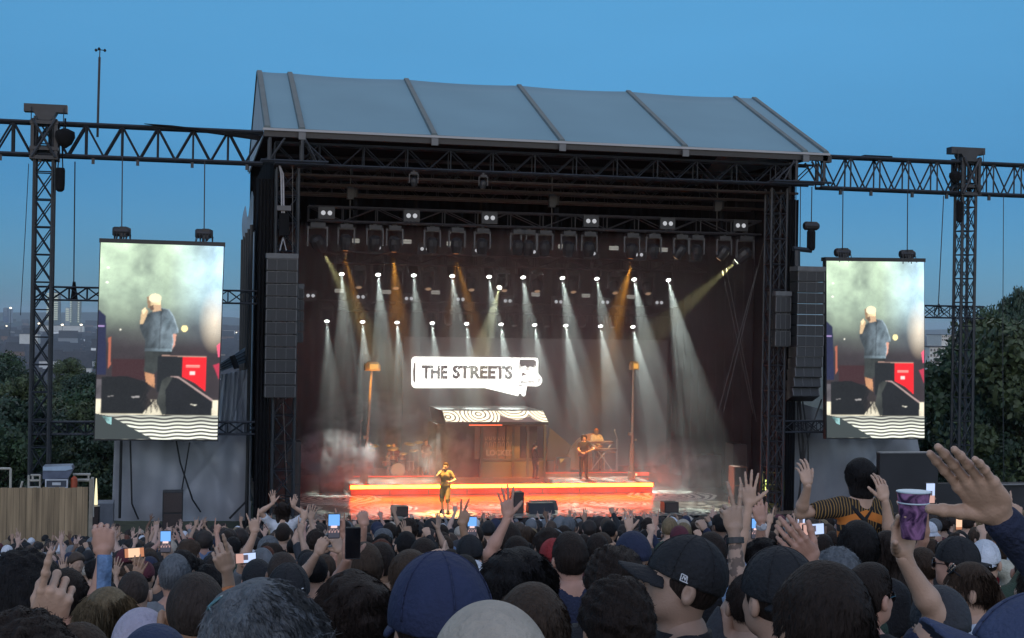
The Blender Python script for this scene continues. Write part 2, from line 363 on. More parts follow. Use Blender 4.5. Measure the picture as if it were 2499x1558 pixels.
for k in range(11):
    px = -10+k*31; Y = 62+q.uniform(0, 8); a = P(px, 1120, Y); h = q.uniform(3.4, 5.2); s_ = h/9
    tree(k % 3, a.x, Y, -s_*2.8, s_, q.random()*6, ORD[k]+' dense dark bush from the left behind the wooden fence', 'bushes behind the fence')
for k in range(12):
    px = 2245+k*27; Y = 60+q.uniform(0, 8); a = P(px, 1120, Y); h = q.uniform(3.0, 4.3) if px < 2370 else q.uniform(5, 8.2); s_ = h/9
    tree((k+1) % 3, a.x, Y, -s_*2.8, s_, q.random()*6, ORD[k]+' dense dark bush from the left behind the black hoarding', 'bushes behind the hoarding')
# ================================================================== the stage
YF = 49.5                       # front of the stage house
YB = 64.5                       # its back wall
FZ = 1.2                        # deck height
eL = P(652, 312, YF); eR = P(2015, 373, YF); rL = P(648, 176, 56.6); XL, XR = eL.x, eR.x; EZ = (eL.z+eR.z)/2; RZ = rL.z
M_MEMB = mat('roof_membrane', (.18, .30, .35), .8, .06, .35, bump=.18, bscale=.8, spec=.2)
M_RIB = mat('roof_rib_cover', (.075, .11, .12), .6, .15, 2)
M_GREYF = mat('grey_tarpaulin', (.30, .315, .34), .38, .12, 1.2, bump=.5, bscale=2.2)
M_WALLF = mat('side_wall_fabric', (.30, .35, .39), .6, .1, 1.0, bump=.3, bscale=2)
M_WHITE = mat('eave_trim_grey', (.30, .32, .34), .6, 0)
st = thing('stage_roof', (XL, YF, 0), 'big festival stage roof of pale grey membrane panels with dark ribs over a black framed opening', 'stage')
ribs = [P(x, 300, YF).x for x in (0,)]
RX = [XL+.0] + [P(px, py, YF).x for px, py in ((737, 316), (1060, 332), (1371, 347), (1671, 360), (1964, 371))] + [XR]
def roof_pt(x, t):          # t 0 eave .. 1 ridge .. 2 back eave ; sag between ribs
    for a, b in zip(RX[:-1], RX[1:]):
        if x <= b+1e-6: u_ = (x-a)/(b-a); break
    sag = .06*min(1, (b-a)/4)*4*u_*(1-u_)*(1-abs(t-1)*.85)
    if t <= 1: return (x, YF+(56.6-YF)*t, EZ+(RZ-EZ)*t-sag)
    return (x, 56.6+(YB-56.6)*(t-1), RZ-(RZ-EZ)*(t-1)-sag)
mb = MB()
for a, b in zip(RX[:-1], RX[1:]):
    mb.grid(lambda u_, v_: roof_pt(a+(b-a)*u_, v_*2), 10, 12)
mem = mb.build('membrane', M_MEMB, st, smooth=True)
mb = MB()                                       # underside lining
for a, b in ((RX[0], RX[-1]),):
    mb.add([(a, YF+.3, EZ-.12), (b, YF+.3, EZ-.12), (b, 56.6, RZ-.5), (a, 56.6, RZ-.5), (b, YB, EZ-.2), (a, YB, EZ-.2)], [(0, 1, 2, 3), (3, 2, 4, 5)])
mb.build('lining', M_DRAPE, st)
for x in RX:
    mb = MB(); w_ = .12
    for (y0, z0, y1, z1) in ((YF-.06, EZ, 56.6, RZ), (56.6, RZ, YB, EZ)):
        mb.prism([(x-w_, y0, z0-.02), (x-w_*.7, y0, z0+.06), (x+w_*.7, y0, z0+.06), (x+w_, y0, z0-.02)], (0, y1-y0, z1-z0))
    mb.build('roof_rib', M_RIB, st)
mb = MB(); mb.bx((XL-.15, YF-.08, EZ-.1), (XR+.15, YF+.02, EZ-.02)); mb.build('eave_trim', M_WHITE, st)
mb = MB()
for x in RX[1:-1]: mb.bx((x-.12, YF-.16, EZ-.38), (x+.12, YF-.09, EZ-.13))
mb.build('clamp', mat('rib_clamp', (.1, .11, .12), .5), st)
mb = MB(); mb.bx((XL-.1, YF, EZ-.3), (XR+.1, YF+.2, EZ-.105)); mb.bx((XR-.1, YF, EZ-.35), (XR+.25, YF+.25, EZ-.05)); mb.build('eave_beam', M_BLACK, st)
# gables
def gable(x, lbl):
    mb = MB(); mb.prism([(x, YF+.3, EZ-.1), (x, 56.6, RZ-.05), (x, YB, EZ-.1)], (.05, 0, 0)); mb.build('gable', M_WALLF, st)
gable(XL-.07, ''); gable(XR+.03, '')
# roof trusses (mother grid)
def hz(px, py, Y=YF): return P(px, py, Y).z
zt, zb = EZ-.45, hz(1300, 425, 50)
for Y, nm in ((49.8, 'front'), (53.5, 'mid'), (57.5, 'rear'), (61.5, 'back')):
    mb = MB(); mb.truss((XL+.3, Y+.3, (zt+zb)/2), (XR-.3, Y+.3, (zt+zb)/2), .5, zt-zb, 1.55, .045, .022, style='W'); mb.build('roof_truss', M_ALU, st, label=nm+' cross truss under the roof')
mb = MB()
for Y, dz in ((50.6, -.28), (51.6, -.5), (52.5, -.75), (55, -.6)):
    mb.tube((XL+.6, Y, zb+dz), (XR-.6, Y, zb+dz), .05, 6); mb.tube((XL+.6, Y+.25, zb+dz), (XR-.6, Y+.25, zb+dz), .035, 6)
mb.build('rigging_pipe', mat('rust_pipe', (.035, .026, .022), .5, .4), st)
# corner brackets at the eaves
mb = MB()
for s_, x in ((1, XL+.1), (-1, XR-.1)):
    z1, z0 = EZ-.35, zb+.05
    for y in (YF-.1, YF+.5):
        mb.tube((x, y, z1), (x, y, z0), .06); mb.tube((x+s_*1.1, y, z1), (x+s_*1.1, y, z0), .06); mb.tube((x-s_*.3, y, z0), (x+s_*2, y, z0), .05)
        mb.tube((x, y, z0), (x+s_*.5, y, z1), .04); mb.tube((x+s_*1.1, y, z1), (x+s_*1.95, y, z0), .03); mb.tube((x+s_*1.2, y, z1), (x+s_*1.6, y, z0), .03)
    mb.tube((x+s_*1.95, YF-.1, z0), (x+s_*1.95, YF+.5, z0), .04)
mb.build('corner_bracket', M_ALU, st)
# ---- side walls and back wall
XSL = XL-.28
sw = thing('side_wall', (XSL, 57, 0), 'left side wall of the stage in pale blue grey fabric with dark vertical seams', 'wall', None)
for k in range(5):
    y0 = 51.8+k*2.45; mb = MB()
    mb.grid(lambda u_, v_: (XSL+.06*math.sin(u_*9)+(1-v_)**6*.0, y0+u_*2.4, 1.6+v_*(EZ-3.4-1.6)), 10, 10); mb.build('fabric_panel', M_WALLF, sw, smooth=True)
    mb = MB(); mb.tube((XSL-.1, y0, .3), (XSL-.1, y0, EZ-3.2), .07); mb.build('seam', M_BLACK, sw)
mb = MB()          # torn, hanging top edge
mb.grid(lambda u_, v_: (XSL-.05+.25*math.sin(u_*7)*v_*(1-v_)*2, 51.8+u_*12.2, EZ-3.4+v_*(1.2+.35*math.sin(u_*11))), 26, 6); mb.build('torn_flap', M_WALLF, sw, smooth=True)
sr = thing('side_wall', (XR+.5, 57, 0), 'dark right side wall of the stage behind the right speaker array', 'wall')
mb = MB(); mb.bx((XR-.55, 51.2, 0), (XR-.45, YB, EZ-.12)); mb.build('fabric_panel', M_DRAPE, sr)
mb = MB(); mb.tube((XR-.62, 51.3, 0), (XR-.62, 51.3, EZ-.6), .07); mb.build('seam', M_BLACK, sr)
bw = thing('back_drape', ((XL+XR)/2, YB, 0), 'black back drape closing the rear of the stage', 'curtain')
mb = MB(); n_ = 260
mb.grid(lambda u_, v_: (XL+(XR-XL)*u_, YB-.2+.13*math.sin(u_*170), .2+v_*(EZ-.4)), n_, 1); mb.build('curtain', M_DRAPE, bw, smooth=True)
# inside faces of the wings: black drapes hanging at both sides
for X0, X1, lab in ((XL+.35, XL+.35, 'black wing drape hanging down the left side inside the stage'),):
    t = thing('wing_drape', (X0, 57, 0), lab, 'curtain'); mb = MB()
    mb.grid(lambda u_, v_: (X0+.12*math.sin(u_*60), 51.5+12.8*u_, .2+v_*(EZ-.6)), 90, 1); mb.build('curtain', M_DRAPE, t, smooth=True)
t = thing('wing_drape', (XR-.7, 60, 0), 'black wing drape deep inside the stage at its right', 'curtain'); mb = MB()
mb.grid(lambda u_, v_: (XR-.75+.12*math.sin(u_*60), 54.5+9.8*u_, .2+v_*(EZ-.6)), 90, 1); mb.build('curtain', M_DRAPE, t, smooth=True)
# front legs: black drape legs + truss towers
def leg(px0, px1, name, label, Y=50.0, z1=None):
    a = P(px0, 800, Y).x; b = P(px1, 800, Y).x; mb = MB(); n = 24; z1 = z1 or EZ-1.7
    mb.grid(lambda u_, v_: (a+(b-a)*u_, Y+.06*math.sin(u_*26), 0+v_*z1), n, 1)
    t = thing(name, ((a+b)/2, Y, 0), label, 'curtain'); mb.build('curtain', M_DRAPE, t, smooth=True); return a, b
leg(626, 662, 'leg_drape', 'flat black drape covering the outer left leg of the stage', 50.2)
leg(1920, 1945, 'leg_drape', 'narrow black drape on the right leg of the stage behind the right speaker array', 50.5)
def mast(x, y, label, w_=.55, z1=10, group=None, name='truss_tower'):
    mb = MB(); mb.truss((x, y, 0), (x, y, z1), w_, w_, .95, .045, .02, up=(0, 1, 0), style='X'); t = thing(name, (x, y, 0), label, 'truss tower', group); mb.build('lattice', M_ALU, t); return t
xa = P(697, 800, 50).x; mast(xa, 50.4, 'dark lattice leg of the stage behind the left speaker array', .75, EZ-1.3)
xb = P(1905, 800, 50).x; mast(xb, 50.6, 'dark lattice leg of the stage beside the right speaker array', .62, EZ-1.3)
# deck ------------------------------------------------------------------
X0, X1 = P(728, 1240, 50).x-.1, XR-.8
dk = thing('stage_deck', ((X0+X1)/2, 57, 0), 'low stage deck with pale concentric ring patterns on its floor', 'stage deck')
mb = MB(); mb.bx((X0-1.2, YF+.02, FZ-.25), (X1+.6, YB-.4, FZ-.02)); mb.build('floor_frame', M_BLACK, dk)
mb = MB(); mb.bx((X0-1.2, YF-.04, 0), (X1+.6, YF, FZ-.02)); mb.build('front_skirt', M_DRAPE, dk)
cen = []
for px, py in ((808, 1218), (1640, 1210), (745, 1258), (860, 1262), (1000, 1262), (1120, 1255), (1290, 1262), (1420, 1250), (1550, 1264), (1680, 1252), (1800, 1262), (1500, 1228), (1180, 1232), (930, 1240), (700, 1240), (1350, 1228)):
    p = PZ(px, py, FZ); cen.append((p.x, p.y))
CR = [1.55, 1.45]+[1.3]*14
nxg, nyg = 400, 300
gx = np.linspace(X0-1.2, X1+.6, nxg+1); gy = np.linspace(YF+.02, YB-.4, nyg+1)
GX, GY = np.meshgrid(gx, gy)
D = np.stack([np.hypot(GX-c[0], (GY-c[1])*1.0)/r_ for c, r_ in zip(cen, CR)], 0)
D[0] *= .8; D[1] *= .8
k0 = D.argmin(0); dm = D.min(0); rr = dm*np.array(CR)[k0]
wob = .05*np.sin(GX*3.1+GY*2.3)+.04*np.sin(GX*5.7-GY*4.1)
ring = (np.sin((rr+wob)*2*math.pi/.27) > -.25) & (dm < 1.05)
side = (k0 > 1)
planks = (np.sin(GY*2*math.pi/.3+2*np.sin(GX*.35)) > .75) & (GY < 57)
col = np.zeros(GX.shape+(4,)); col[..., 3] = 1
col[..., :3] = (.10, .075, .06)
col[planks, :3] = (.22, .17, .13)
col[ring, :3] = (.50, .48, .40); col[ring & (k0 < 2), :3] = (.85, .84, .74)
col[(dm < 1.05) & ~ring, :3] = (.03, .025, .02)
front = (GY > YF) & (GY < 51.3) & (dm > 1.05); col[front, :3] = (.24, .17, .12)
me = bpy.data.meshes.new('deck_floor'); V = np.stack([GX, GY, np.full(GX.shape, FZ)], -1).reshape(-1, 3)
J, I = np.meshgrid(np.arange(nyg), np.arange(nxg), indexing='ij'); b0 = (J*(nxg+1)+I).ravel()
Q = np.stack([b0, b0+1, b0+nxg+2, b0+nxg+1], 1)
me.vertices.add(len(V)); me.vertices.foreach_set('co', V.ravel()); me.loops.add(Q.size); me.loops.foreach_set('vertex_index', Q.ravel()); me.polygons.add(len(Q)); me.polygons.foreach_set('loop_start', np.arange(len(Q))*4); me.polygons.foreach_set('loop_total', np.full(len(Q), 4)); me.update()
ca = me.color_attributes.new('Col', 'FLOAT_COLOR', 'POINT'); ca.data.foreach_set('color', col.reshape(-1))
mf = vcmat('printed_floor', 0, .32); me.materials.append(mf)
o = bpy.data.objects.new('floor', me); COL.objects.link(o); o.parent = dk; o.matrix_parent_inverse = parent_mat(dk).inverted()
# riser with the glowing edge
RY = 56.5; r0, r1 = P(855, 1205, RY).x, P(1592, 1195, RY).x; R1Z = FZ+.42
rs = thing('stage_riser', ((r0+r1)/2, RY, FZ), 'long low riser with a white hot orange light strip along its front edge', 'riser')
mb = MB(); mb.bx((r0, RY, FZ), (r1, YB-1.5, R1Z)); mb.build('platform', mat('riser_top', (.22, .17, .13), .4, .5, 2), rs)
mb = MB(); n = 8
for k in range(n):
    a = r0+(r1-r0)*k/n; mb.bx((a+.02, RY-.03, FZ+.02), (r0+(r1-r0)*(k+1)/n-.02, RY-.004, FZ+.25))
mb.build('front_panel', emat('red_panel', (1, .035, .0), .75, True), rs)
mb = MB(); mb.bx((r0, RY-.07, FZ+.27), (r1, RY-.004, FZ+.39)); mb.build('light_strip', emat('strip_glow', (1, .085, .006), 62, True), rs)
zz = FZ+.42
dr = thing('drum_riser', (P(930, 1170, 59.5).x, 59.5, zz), 'low black drum riser left of the booth with a red glow added to its front', 'riser')
a, b = P(845, 1168, 59.3), P(1078, 1168, 59.3); mb = MB(); mb.bx((a.x+.05, 59.28, zz+.05), (b.x-.05, 59.296, a.z-.06)); mb.build('added_glow_front', emat('added_red_glow', (1, .06, .0), 1.1, True), dr); mb = MB(); mb.bx((a.x, 59.3, zz), (b.x, 63, a.z)); mb.build('platform', mat('riser_black', (.06, .05, .045), .5), dr); DRZ = a.z  # red emission added to the riser front for the glow around it
a, b = P(1329, 1156, 60.3), P(1585, 1157, 60.3)
kr = thing('keyboard_riser', ((a.x+b.x)/2, 60.3, zz), 'right hand upper riser with a thin pale light line along its edge', 'riser')
mb = MB(); mb.bx((a.x, 60.3, zz), (b.x, 63.5, a.z)); mb.build('platform', MATS['riser_top'], kr); KRZ = a.z
mb = MB(); mb.bx((a.x+.02, 60.28, zz+.03), (b.x-.02, 60.296, a.z-.13)); mb.build('added_glow_front', emat('added_red_glow', (1, .06, .0), 1.1, True), kr); mb = MB(); mb.bx((a.x, 60.2, a.z-.11), (b.x-.6, 60.296, a.z-.02)); mb.build('light_strip', emat('pale_strip', (1, .62, .3), 2.2), kr)  # same added red emission on this riser front, above it the light line
# booth ------------------------------------------------------------------
BY = 58.8
bo = thing('booth', (P(1200, 1190, BY).x, BY, zz), 'glass fronted booth with lettering on its window under a ring patterned roof', 'booth')
def PB(px, py, Y=BY): return P(px, py, Y)
M_BOOTH = mat('booth_panel', (.17, .14, .045), .5, .15, 2); M_BFR = mat('booth_frame', (.10, .09, .05), .4)
a, b = PB(1175, 1127), PB(1290, 1190)
mb = MB(); mb.bx((a.x, BY, zz), (PB(1331, 1127).x, BY+.08, a.z)); mb.build('lower_panel', M_BOOTH, bo)
mb = MB()
for px in (1175, 1252, 1288, 1329): x = PB(px, 1100).x; mb.bx((x-.05, BY-.04, zz), (x+.05, BY+.1, PB(1250, 1038).z))
for py in (1038, 1122): z = PB(1250, py).z; mb.bx((PB(1175, py).x, BY-.035, z-.05), (PB(1329, py).x, BY-.005, z+.05))
x = PB(1213, 1100).x; mb.bx((x-.02, BY-.03, PB(1213, 1122).z), (x+.02, BY, PB(1213, 1040).z))
mb.build('window_frame', M_BFR, bo)
mb = MB(); mb.bx((PB(1176, 1).x, BY+.02, PB(1176, 1121).z), (PB(1251, 1).x, BY+.03, PB(1176, 1040).z)); mb.build('window', mat('booth_glass', (.20, .12, .07), .25, .3, 1.5), bo)
mb = MB(); mb.bx((PB(1254, 1).x, BY+.02, PB(1176, 1121).z), (PB(1287, 1).x, BY+.03, PB(1176, 1040).z)); mb.build('door', mat('booth_door', (.20, .13, .045), .4, .2, 1.5), bo)
mb = MB(); mb.bx((PB(1084, 1).x, BY+.1, zz), (PB(1174, 1).x, BY+.2, PB(1176, 1036).z)); mb.build('side_panel', mat('booth_dark', (.02, .015, .012), .6, .3), bo)
mb = MB(); mb.bx((PB(1084, 1).x, BY+.2, zz), (PB(1331, 1).x, BY+2.4, PB(1176, 1036).z)); mb.build('rear_wall', mat('booth_rear', (.04, .03, .02), .6, .3), bo)
def text_mesh(s_, size, name='lettering', ext=.01, bold=0):
    cu = bpy.data.curves.new(name, 'FONT'); cu.body = s_; cu.size = size; cu.extrude = ext; cu.offset = bold; cu.resolution_u = 3; cu.align_x = 'LEFT'
    o = bpy.data.objects.new('tmp', cu); COL.objects.link(o); dg = bpy.context.evaluated_depsgraph_get()
    me = bpy.data.meshes.new_from_object(o.evaluated_get(dg)); bpy.data.objects.remove(o); return me
def place_text(s_, p0, p1, height, m_, parent, name, bold=0):
    me = text_mesh(s_, 1, name, .01, bold); v = np.zeros(len(me.vertices)*3); me.vertices.foreach_get('co', v); v = v.reshape(-1, 3)
    lo, hi = v.min(0), v.max(0); w_ = p1[0]-p0[0]
    x = p0[0]+(v[:, 0]-lo[0])/(hi[0]-lo[0])*w_; z = p0[2]+(v[:, 1]-lo[1])/(hi[1]-lo[1])*height; y = np.full(len(x), p0[1])-v[:, 2]
    me.vertices.foreach_set('co', np.stack([x, y, z], 1).ravel()); me.materials.clear(); me.materials.append(m_); me.update()
    o = bpy.data.objects.new(name, me); COL.objects.link(o); o.parent = parent; o.matrix_parent_inverse = parent_mat(parent).inverted(); return o
M_LET = emat('paint_glow', (1, .45, .2), .35)  # window paint with an orange glow put into its colour
a = PB(1187, 1113, BY-.02); b = PB(1254, 1113, BY-.02); place_text('LOCKED', (a.x, BY-.01, a.z), (b.x, 0, 0), .24, M_LET, bo, 'lettering', .03)
mb = MB(); q = random.Random(4)
for row, (py, n) in enumerate(((1090, 7), (1074, 6))):
    for k in range(n):
        p = PB(1183+k*10.5, py); h_ = .2 if row == 0 else .14
        if row == 0:
            pts = [(p.x, BY-.02, p.z), (p.x, BY-.02, p.z+h_*.7), (p.x+.05, BY-.02, p.z+h_), (p.x+.10, BY-.02, p.z+h_*.7), (p.x+.10, BY-.02, p.z)]
        else: pts = [(p.x, BY-.02, p.z+h_), (p.x+.02, BY-.02, p.z), (p.x+.09, BY-.02, p.z+q.uniform(0, .1)), (p.x+.1, BY-.02, p.z+h_)]
        mb.path(pts, .01, 4)
mb.build('window_drawing', M_LET, bo)
# glowing patterned roof fascia
def vc_panel(name, corner, fn, nu, nv, matn, parent, thick=.08, label=None):
    # corner = (bl, br, tr, tl); fn(u, v) arrays -> rgb
    bl, br, tr, tl = [np.array(c, float) for c in corner]
    U, V_ = np.meshgrid(np.linspace(0, 1, nu+1), np.linspace(0, 1, nv+1))
    pts = (bl*(1-U[..., None])+br*U[..., None])*(1-V_[..., None])+(tl*(1-U[..., None])+tr*U[..., None])*V_[..., None]
    c = fn(U, V_); col = np.ones(U.shape+(4,)); col[..., :3] = c
    v = pts.reshape(-1, 3); J, I = np.meshgrid(np.arange(nv), np.arange(nu), indexing='ij'); b0 = (J*(nu+1)+I).ravel(); Q = np.stack([b0, b0+1, b0+nu+2, b0+nu+1], 1)
    me = bpy.data.meshes.new(name); me.vertices.add(len(v)); me.vertices.foreach_set('co', v.ravel()); me.loops.add(Q.size); me.loops.foreach_set('vertex_index', Q.ravel().astype(int)); me.polygons.add(len(Q)); me.polygons.foreach_set('loop_start', np.arange(len(Q))*4); me.polygons.foreach_set('loop_total', np.full(len(Q), 4)); me.update()
    ca = me.color_attributes.new('Col', 'FLOAT_COLOR', 'POINT'); ca.data.foreach_set('color', col.reshape(-1)); me.materials.append(matn)
    o = bpy.data.objects.new(name, me); COL.objects.link(o)
    if parent is not None: o.parent = parent; o.matrix_parent_inverse = parent_mat(parent).inverted()
    return o
FY = BY-.8
tl, tr, br_, bl_ = PB(1080, 1003, FY), PB(1325, 1003, FY), PB(1338, 1030, FY), PB(1088, 1030, FY)
mb = MB(); mb.prism([(bl_.x-.02, FY+.02, bl_.z-.12), (br_.x+.02, FY+.02, br_.z-.12), (tr.x, FY+.02, tr.z), (tl.x, FY+.02, tl.z)], (0, 3.4, 0)); mb.build('roof', M_BLACK, bo)
def fascia(U, V_):
    x = U*4.2; z = V_*.45; cs = [(1.45, .32, .85), (.15, .2, .6), (2.95, .62, .8), (4.35, .55, .95)]
    d = np.stack([np.hypot((x-c[0]), (z-c[1])*1.5)/c[2] for c in cs], 0); k = d.argmin(0); m_ = d.min(0)
    on = (m_ < 1) & (np.sin((m_*np.array([c[2] for c in cs])[k]+.02*np.sin(x*9))*2*math.pi/.16) > -.55)
    o = np.zeros(U.shape+(3,)); o[:] = (.10, .07, .07); o[on] = (1, .93, .68); return o
vc_panel('ring_fascia', [(bl_.x, FY, bl_.z), (br_.x, FY, br_.z), (tr.x, FY, tr.z), (tl.x, FY, tl.z)], fascia, 260, 40, vcmat('fascia_screen', 1.7), bo)
mb = MB(); a, b = PB(1145, 1036, FY+.1), PB(1225, 1036, FY+.1); mb.bx((a.x, FY+.05, a.z-.05), (b.x, FY+.12, a.z)); mb.build('red_light', emat('red_lamp', (1, .12, .04), 2.5), bo)
# curved orange scenery and orange wall right of the booth
M_OR = mat('orange_scenery', (.42, .20, .05), .6, .15, 1)
sc_ = thing('scenery_flat', (P(1360, 1150, 62).x, 62, KRZ), 'flat orange scenery wall right of the booth', 'scenery')
a, b = P(1332, 1045, 62.4), P(1400, 1150, 62.4); mb = MB(); mb.prism([(a.x, 62.4, KRZ), (b.x, 62.4, KRZ), (b.x, 62.4, a.z-.9), (a.x+.2, 62.4, a.z)], (0, .1, 0)); mb.build('flat', M_OR, sc_)
t = thing('curved_ramp', (P(1410, 1150, 61.6).x, 61.6, KRZ), 'tall orange quarter circle fin behind the long haired guitarist', 'scenery')
mb = MB(); pts = []
for k in range(11):
    an = k/10*math.pi/2; pp = P(1450-72*math.cos(an), 1150-92*math.sin(an), 61.8); pts.append((pp.x, 61.8, max(pp.z, KRZ)))
pp = P(1450, 1150, 61.8); pts.append((pp.x, 61.8, KRZ)); mb.prism(pts, (0, .12, 0)); mb.build('flat', M_OR, t)
# video wall with the logo --------------------------------------------------
VY = 63.3
vw = thing('video_wall', (P(1200, 950, VY).x, VY, FZ), 'dim grey video wall hanging behind the booth', 'video screen')
a, b = P(985, 822, VY), P(1625, 1130, VY); mb = MB(); mb.bx((a.x, VY, zz), (b.x, VY+.15, a.z)); mb.build('screen', mat('video_grey', (.06, .052, .055), .5, .1, .6, emit=(.5, .43, .42), estr=.035), vw)
lg = thing('logo_sign', (P(1160, 960, VY-.2).x, VY-.2, FZ), 'bright white lighter shaped sign reading THE STREETS above the booth', 'sign')
ly = VY-.25
def LP(u_, v_):      # crop coordinates of the logo (0..2426, 0..785)
    p = P(1000+u_/7.135, 860+v_/7.135, ly); return (p.x, ly, p.z)
def arc(cx, cy_, r_, a0, a1, n=6): return [(cx+r_*math.cos(R(a0+(a1-a0)*k/n)), cy_+r_*math.sin(R(a0+(a1-a0)*k/n))) for k in range(n+1)]
out_ = arc(110, 550, 75, 180, 90)[::1]+[(1300, 622), (1890, 765), (1895, 722), (1955, 722)]+arc(1985, 740, 30, 180, 0, 4)+[(2040, 590)]+arc(2200, 490, 105, 95, -30, 8)+[(2235, 370)]+arc(2195, 140, 42, 0, -90)+[(110, 78)]+arc(110, 150, 75, 250, 180)
mb = MB(); mb.prism([LP(*p) for p in out_], (0, .12, 0)); mb.build('face', emat('logo_white', (1, 1, .93), 2.2), lg)
M_INK = mat('logo_ink', (.10, .085, .085), .6, .3, 3, emit=(.5, .4, .4), estr=.22)
def ink(mb, pts): mb.prism([tuple(np.array(LP(*p))-np.array([0, .012, 0])) for p in pts], (0, .01, 0))
mb = MB(); ink(mb, [(100, 150), (72, 200), (55, 330), (62, 500), (96, 550)])
ink(mb, [(1915, 130), (2160, 128), (2200, 160), (2207, 240), (2160, 230), (2140, 262), (2090, 236), (2060, 280), (2010, 236), (1960, 250), (1930, 222), (1908, 214)])
ink(mb, [(2228, 550), (2255, 520), (2262, 470), (2250, 440), (2240, 470), (2238, 520)])
q = random.Random(2)
for k in range(150):
    u_ = q.uniform(1905, 2205); v_ = 225+abs(q.gauss(0, 55)) if k < 100 else q.uniform(495, 540)
    if k >= 100: u_ = q.uniform(1900, 2170)
    s_ = q.uniform(3, 9); ink(mb, [(u_-s_, v_-s_), (u_+s_, v_-s_*.7), (u_+s_*.6, v_+s_), (u_-s_*.8, v_+s_)])
ink(mb, [(1950, 400), (1955, 365), (1985, 350), (2000, 375), (2028, 385), (2010, 405), (1985, 398), (1965, 418)])
ink(mb, [(1895, 572), (1965, 574), (1955, 586), (1897, 588)])
mb.build('printing', M_INK, lg)
for wd, (u0, u1) in (('THE', (205, 655)), ('STREETS', (742, 1788))):
    a = LP(u0, 462); b = LP(u1, 462); c = LP(u0, 228); place_text(wd, (a[0], ly-.006, a[2]), (b[0], 0, 0), c[2]-a[2], M_INK, lg, 'lettering', .042)
mb = MB(); q = random.Random(8)       # worn specks in the letters
for k in range(46):
    u_ = q.uniform(205, 1788); v_ = q.uniform(228, 460); s_ = q.uniform(4, 13); mb.prism([tuple(np.array(LP(*p))-np.array([0, .03, 0])) for p in [(u_-s_, v_-s_*.4), (u_+s_, v_-s_), (u_+s_*.7, v_+s_*.5), (u_-s_*.5, v_+s_)]], (0, .01, 0))
mb.build('worn_speck', MATS['logo_white'], lg)
# street lamps on the stage --------------------------------------------------
def lamp(px0, py0, px1, py1, Y, z0, label, turn):
    b = P(px0, py0, Y); t_ = P(px1, py1, Y); t = thing('street_lamp', (b.x, Y, z0), label, 'street lamp')
    M_P = mat('lamp_post_paint', (.42, .33, .22), .45, .1); h = t_.z-z0; tx = t_.x-b.x
    mb = MB(); mb.tube((b.x, Y, z0), (b.x+tx*.35, Y, z0+h*.33), .10, 10, r2=.09); mb.tube((b.x+tx*.35, Y, z0+h*.33), (t_.x, Y, t_.z), .06, 8, r2=.045); mb.lathe((b.x, Y, z0), [(.16, 0), (.16, .3), (.1, .36)], 10); mb.build('pole', M_P, t)
    mb = MB(); w_ = .33; x, z = t_.x+.0, t_.z
    mb.prism([(x-w_*.8*turn[0]-.02, Y-.18, z), (x+w_*turn[1], Y-.18, z), (x+w_*turn[1], Y-.18, z+.22), (x+w_*.7*turn[1], Y-.18, z+.36), (x-w_*.5*turn[0], Y-.18, z+.36), (x-w_*.9*turn[0], Y-.18, z+.22)], (0, .36, 0)); mb.build('lamp_head', mat('lamp_head_paint', (.55, .3, .08), .45), t)
    mb = MB(); mb.bx((x-w_*.3*turn[0], Y-.20, z+.06), (x+w_*.75*turn[1], Y-.185, z+.27)); mb.build('lens', emat('lamp_amber', (1, .48, .08), 1.0), t)
    mb = MB(); c = b+(t_-b)*.42
    mb.box((c.x-.1, Y-.1, c.z), (.16, .14, .12)); mb.box((c.x+.12, Y-.1, c.z-.25), (.08, .1, .08)); mb.build('bracket', M_P, t)
lamp(888, 1185, 907, 905, 57.6, R1Z, 'tall pale orange street lamp on the left end of the riser', (1, 1))
lamp(1541, 1172, 1546, 903, 57.6, R1Z, 'tall thin street lamp on the right end of the riser, head seen end on', (.5, .6))
# stage machinery: monitors, speakers, cases ---------------------------------
M_ORW = mat('speaker_grille', (.05, .035, .03), .7, .4, 40)
def speaker(px0, py0, px1, py1, Y, z0, label, name='floor_monitor', cat='speaker', depth=.5, wedge=False, group=None, trim=None):
    a, b = P(px0, py0, Y), P(px1, py1, Y); x0, x1, z1 = a.x, b.x, a.z
    t = thing(name, ((x0+x1)/2, Y, z0), label, cat, group); mb = MB()
    if wedge: mb.prism([(x0, Y, z0), (x0, Y+depth, z0), (x0, Y+depth, z1), (x0, Y+depth*.45, z1)], (x1-x0, 0, 0))
    else: mb.bx((x0, Y, z0), (x1, Y+depth, z1))
    mb.build('cabinet', trim or M_RUB, t)
    mb = MB(); n = max(1, round((z1-z0)/.7))
    for k in range(n):
        zA, zB = z0+(z1-z0)*k/n+.03, z0+(z1-z0)*(k+1)/n-.03; mb.bx((x0+.04, Y-.02, zA), (x1-.04, Y-.004, zB))
    if not wedge: mb.build('grille', M_ORW, t)
    return t
speaker(1253, 1203, 1278, 1262, 50.6, FZ, 'tall narrow speaker at the stage front just right of the singer', depth=.6)
speaker(1293, 1231, 1355, 1262, 50.4, FZ, 'wide low monitor speaker at the stage front in the middle', depth=.6, wedge=True)
speaker(1300, 1226, 1362, 1262, 51.4, FZ, 'second wide monitor standing just behind the middle one', depth=.6, wedge=True)
speaker(958, 1237, 996, 1266, 50.3, FZ, 'square monitor speaker at the stage front left of the singer')
speaker(1622, 1227, 1656, 1266, 50.3, FZ, 'square monitor speaker at the stage front right of the middle')
speaker(1333, 1125, 1352, 1140, 61, KRZ, 'small black amplifier right of the booth', 'amplifier', 'amplifier')
ta = speaker(1363, 1118, 1392, 1140, 61, KRZ, 'black guitar amplifier with a yellow corner beside the curved fin', 'amplifier', 'amplifier')
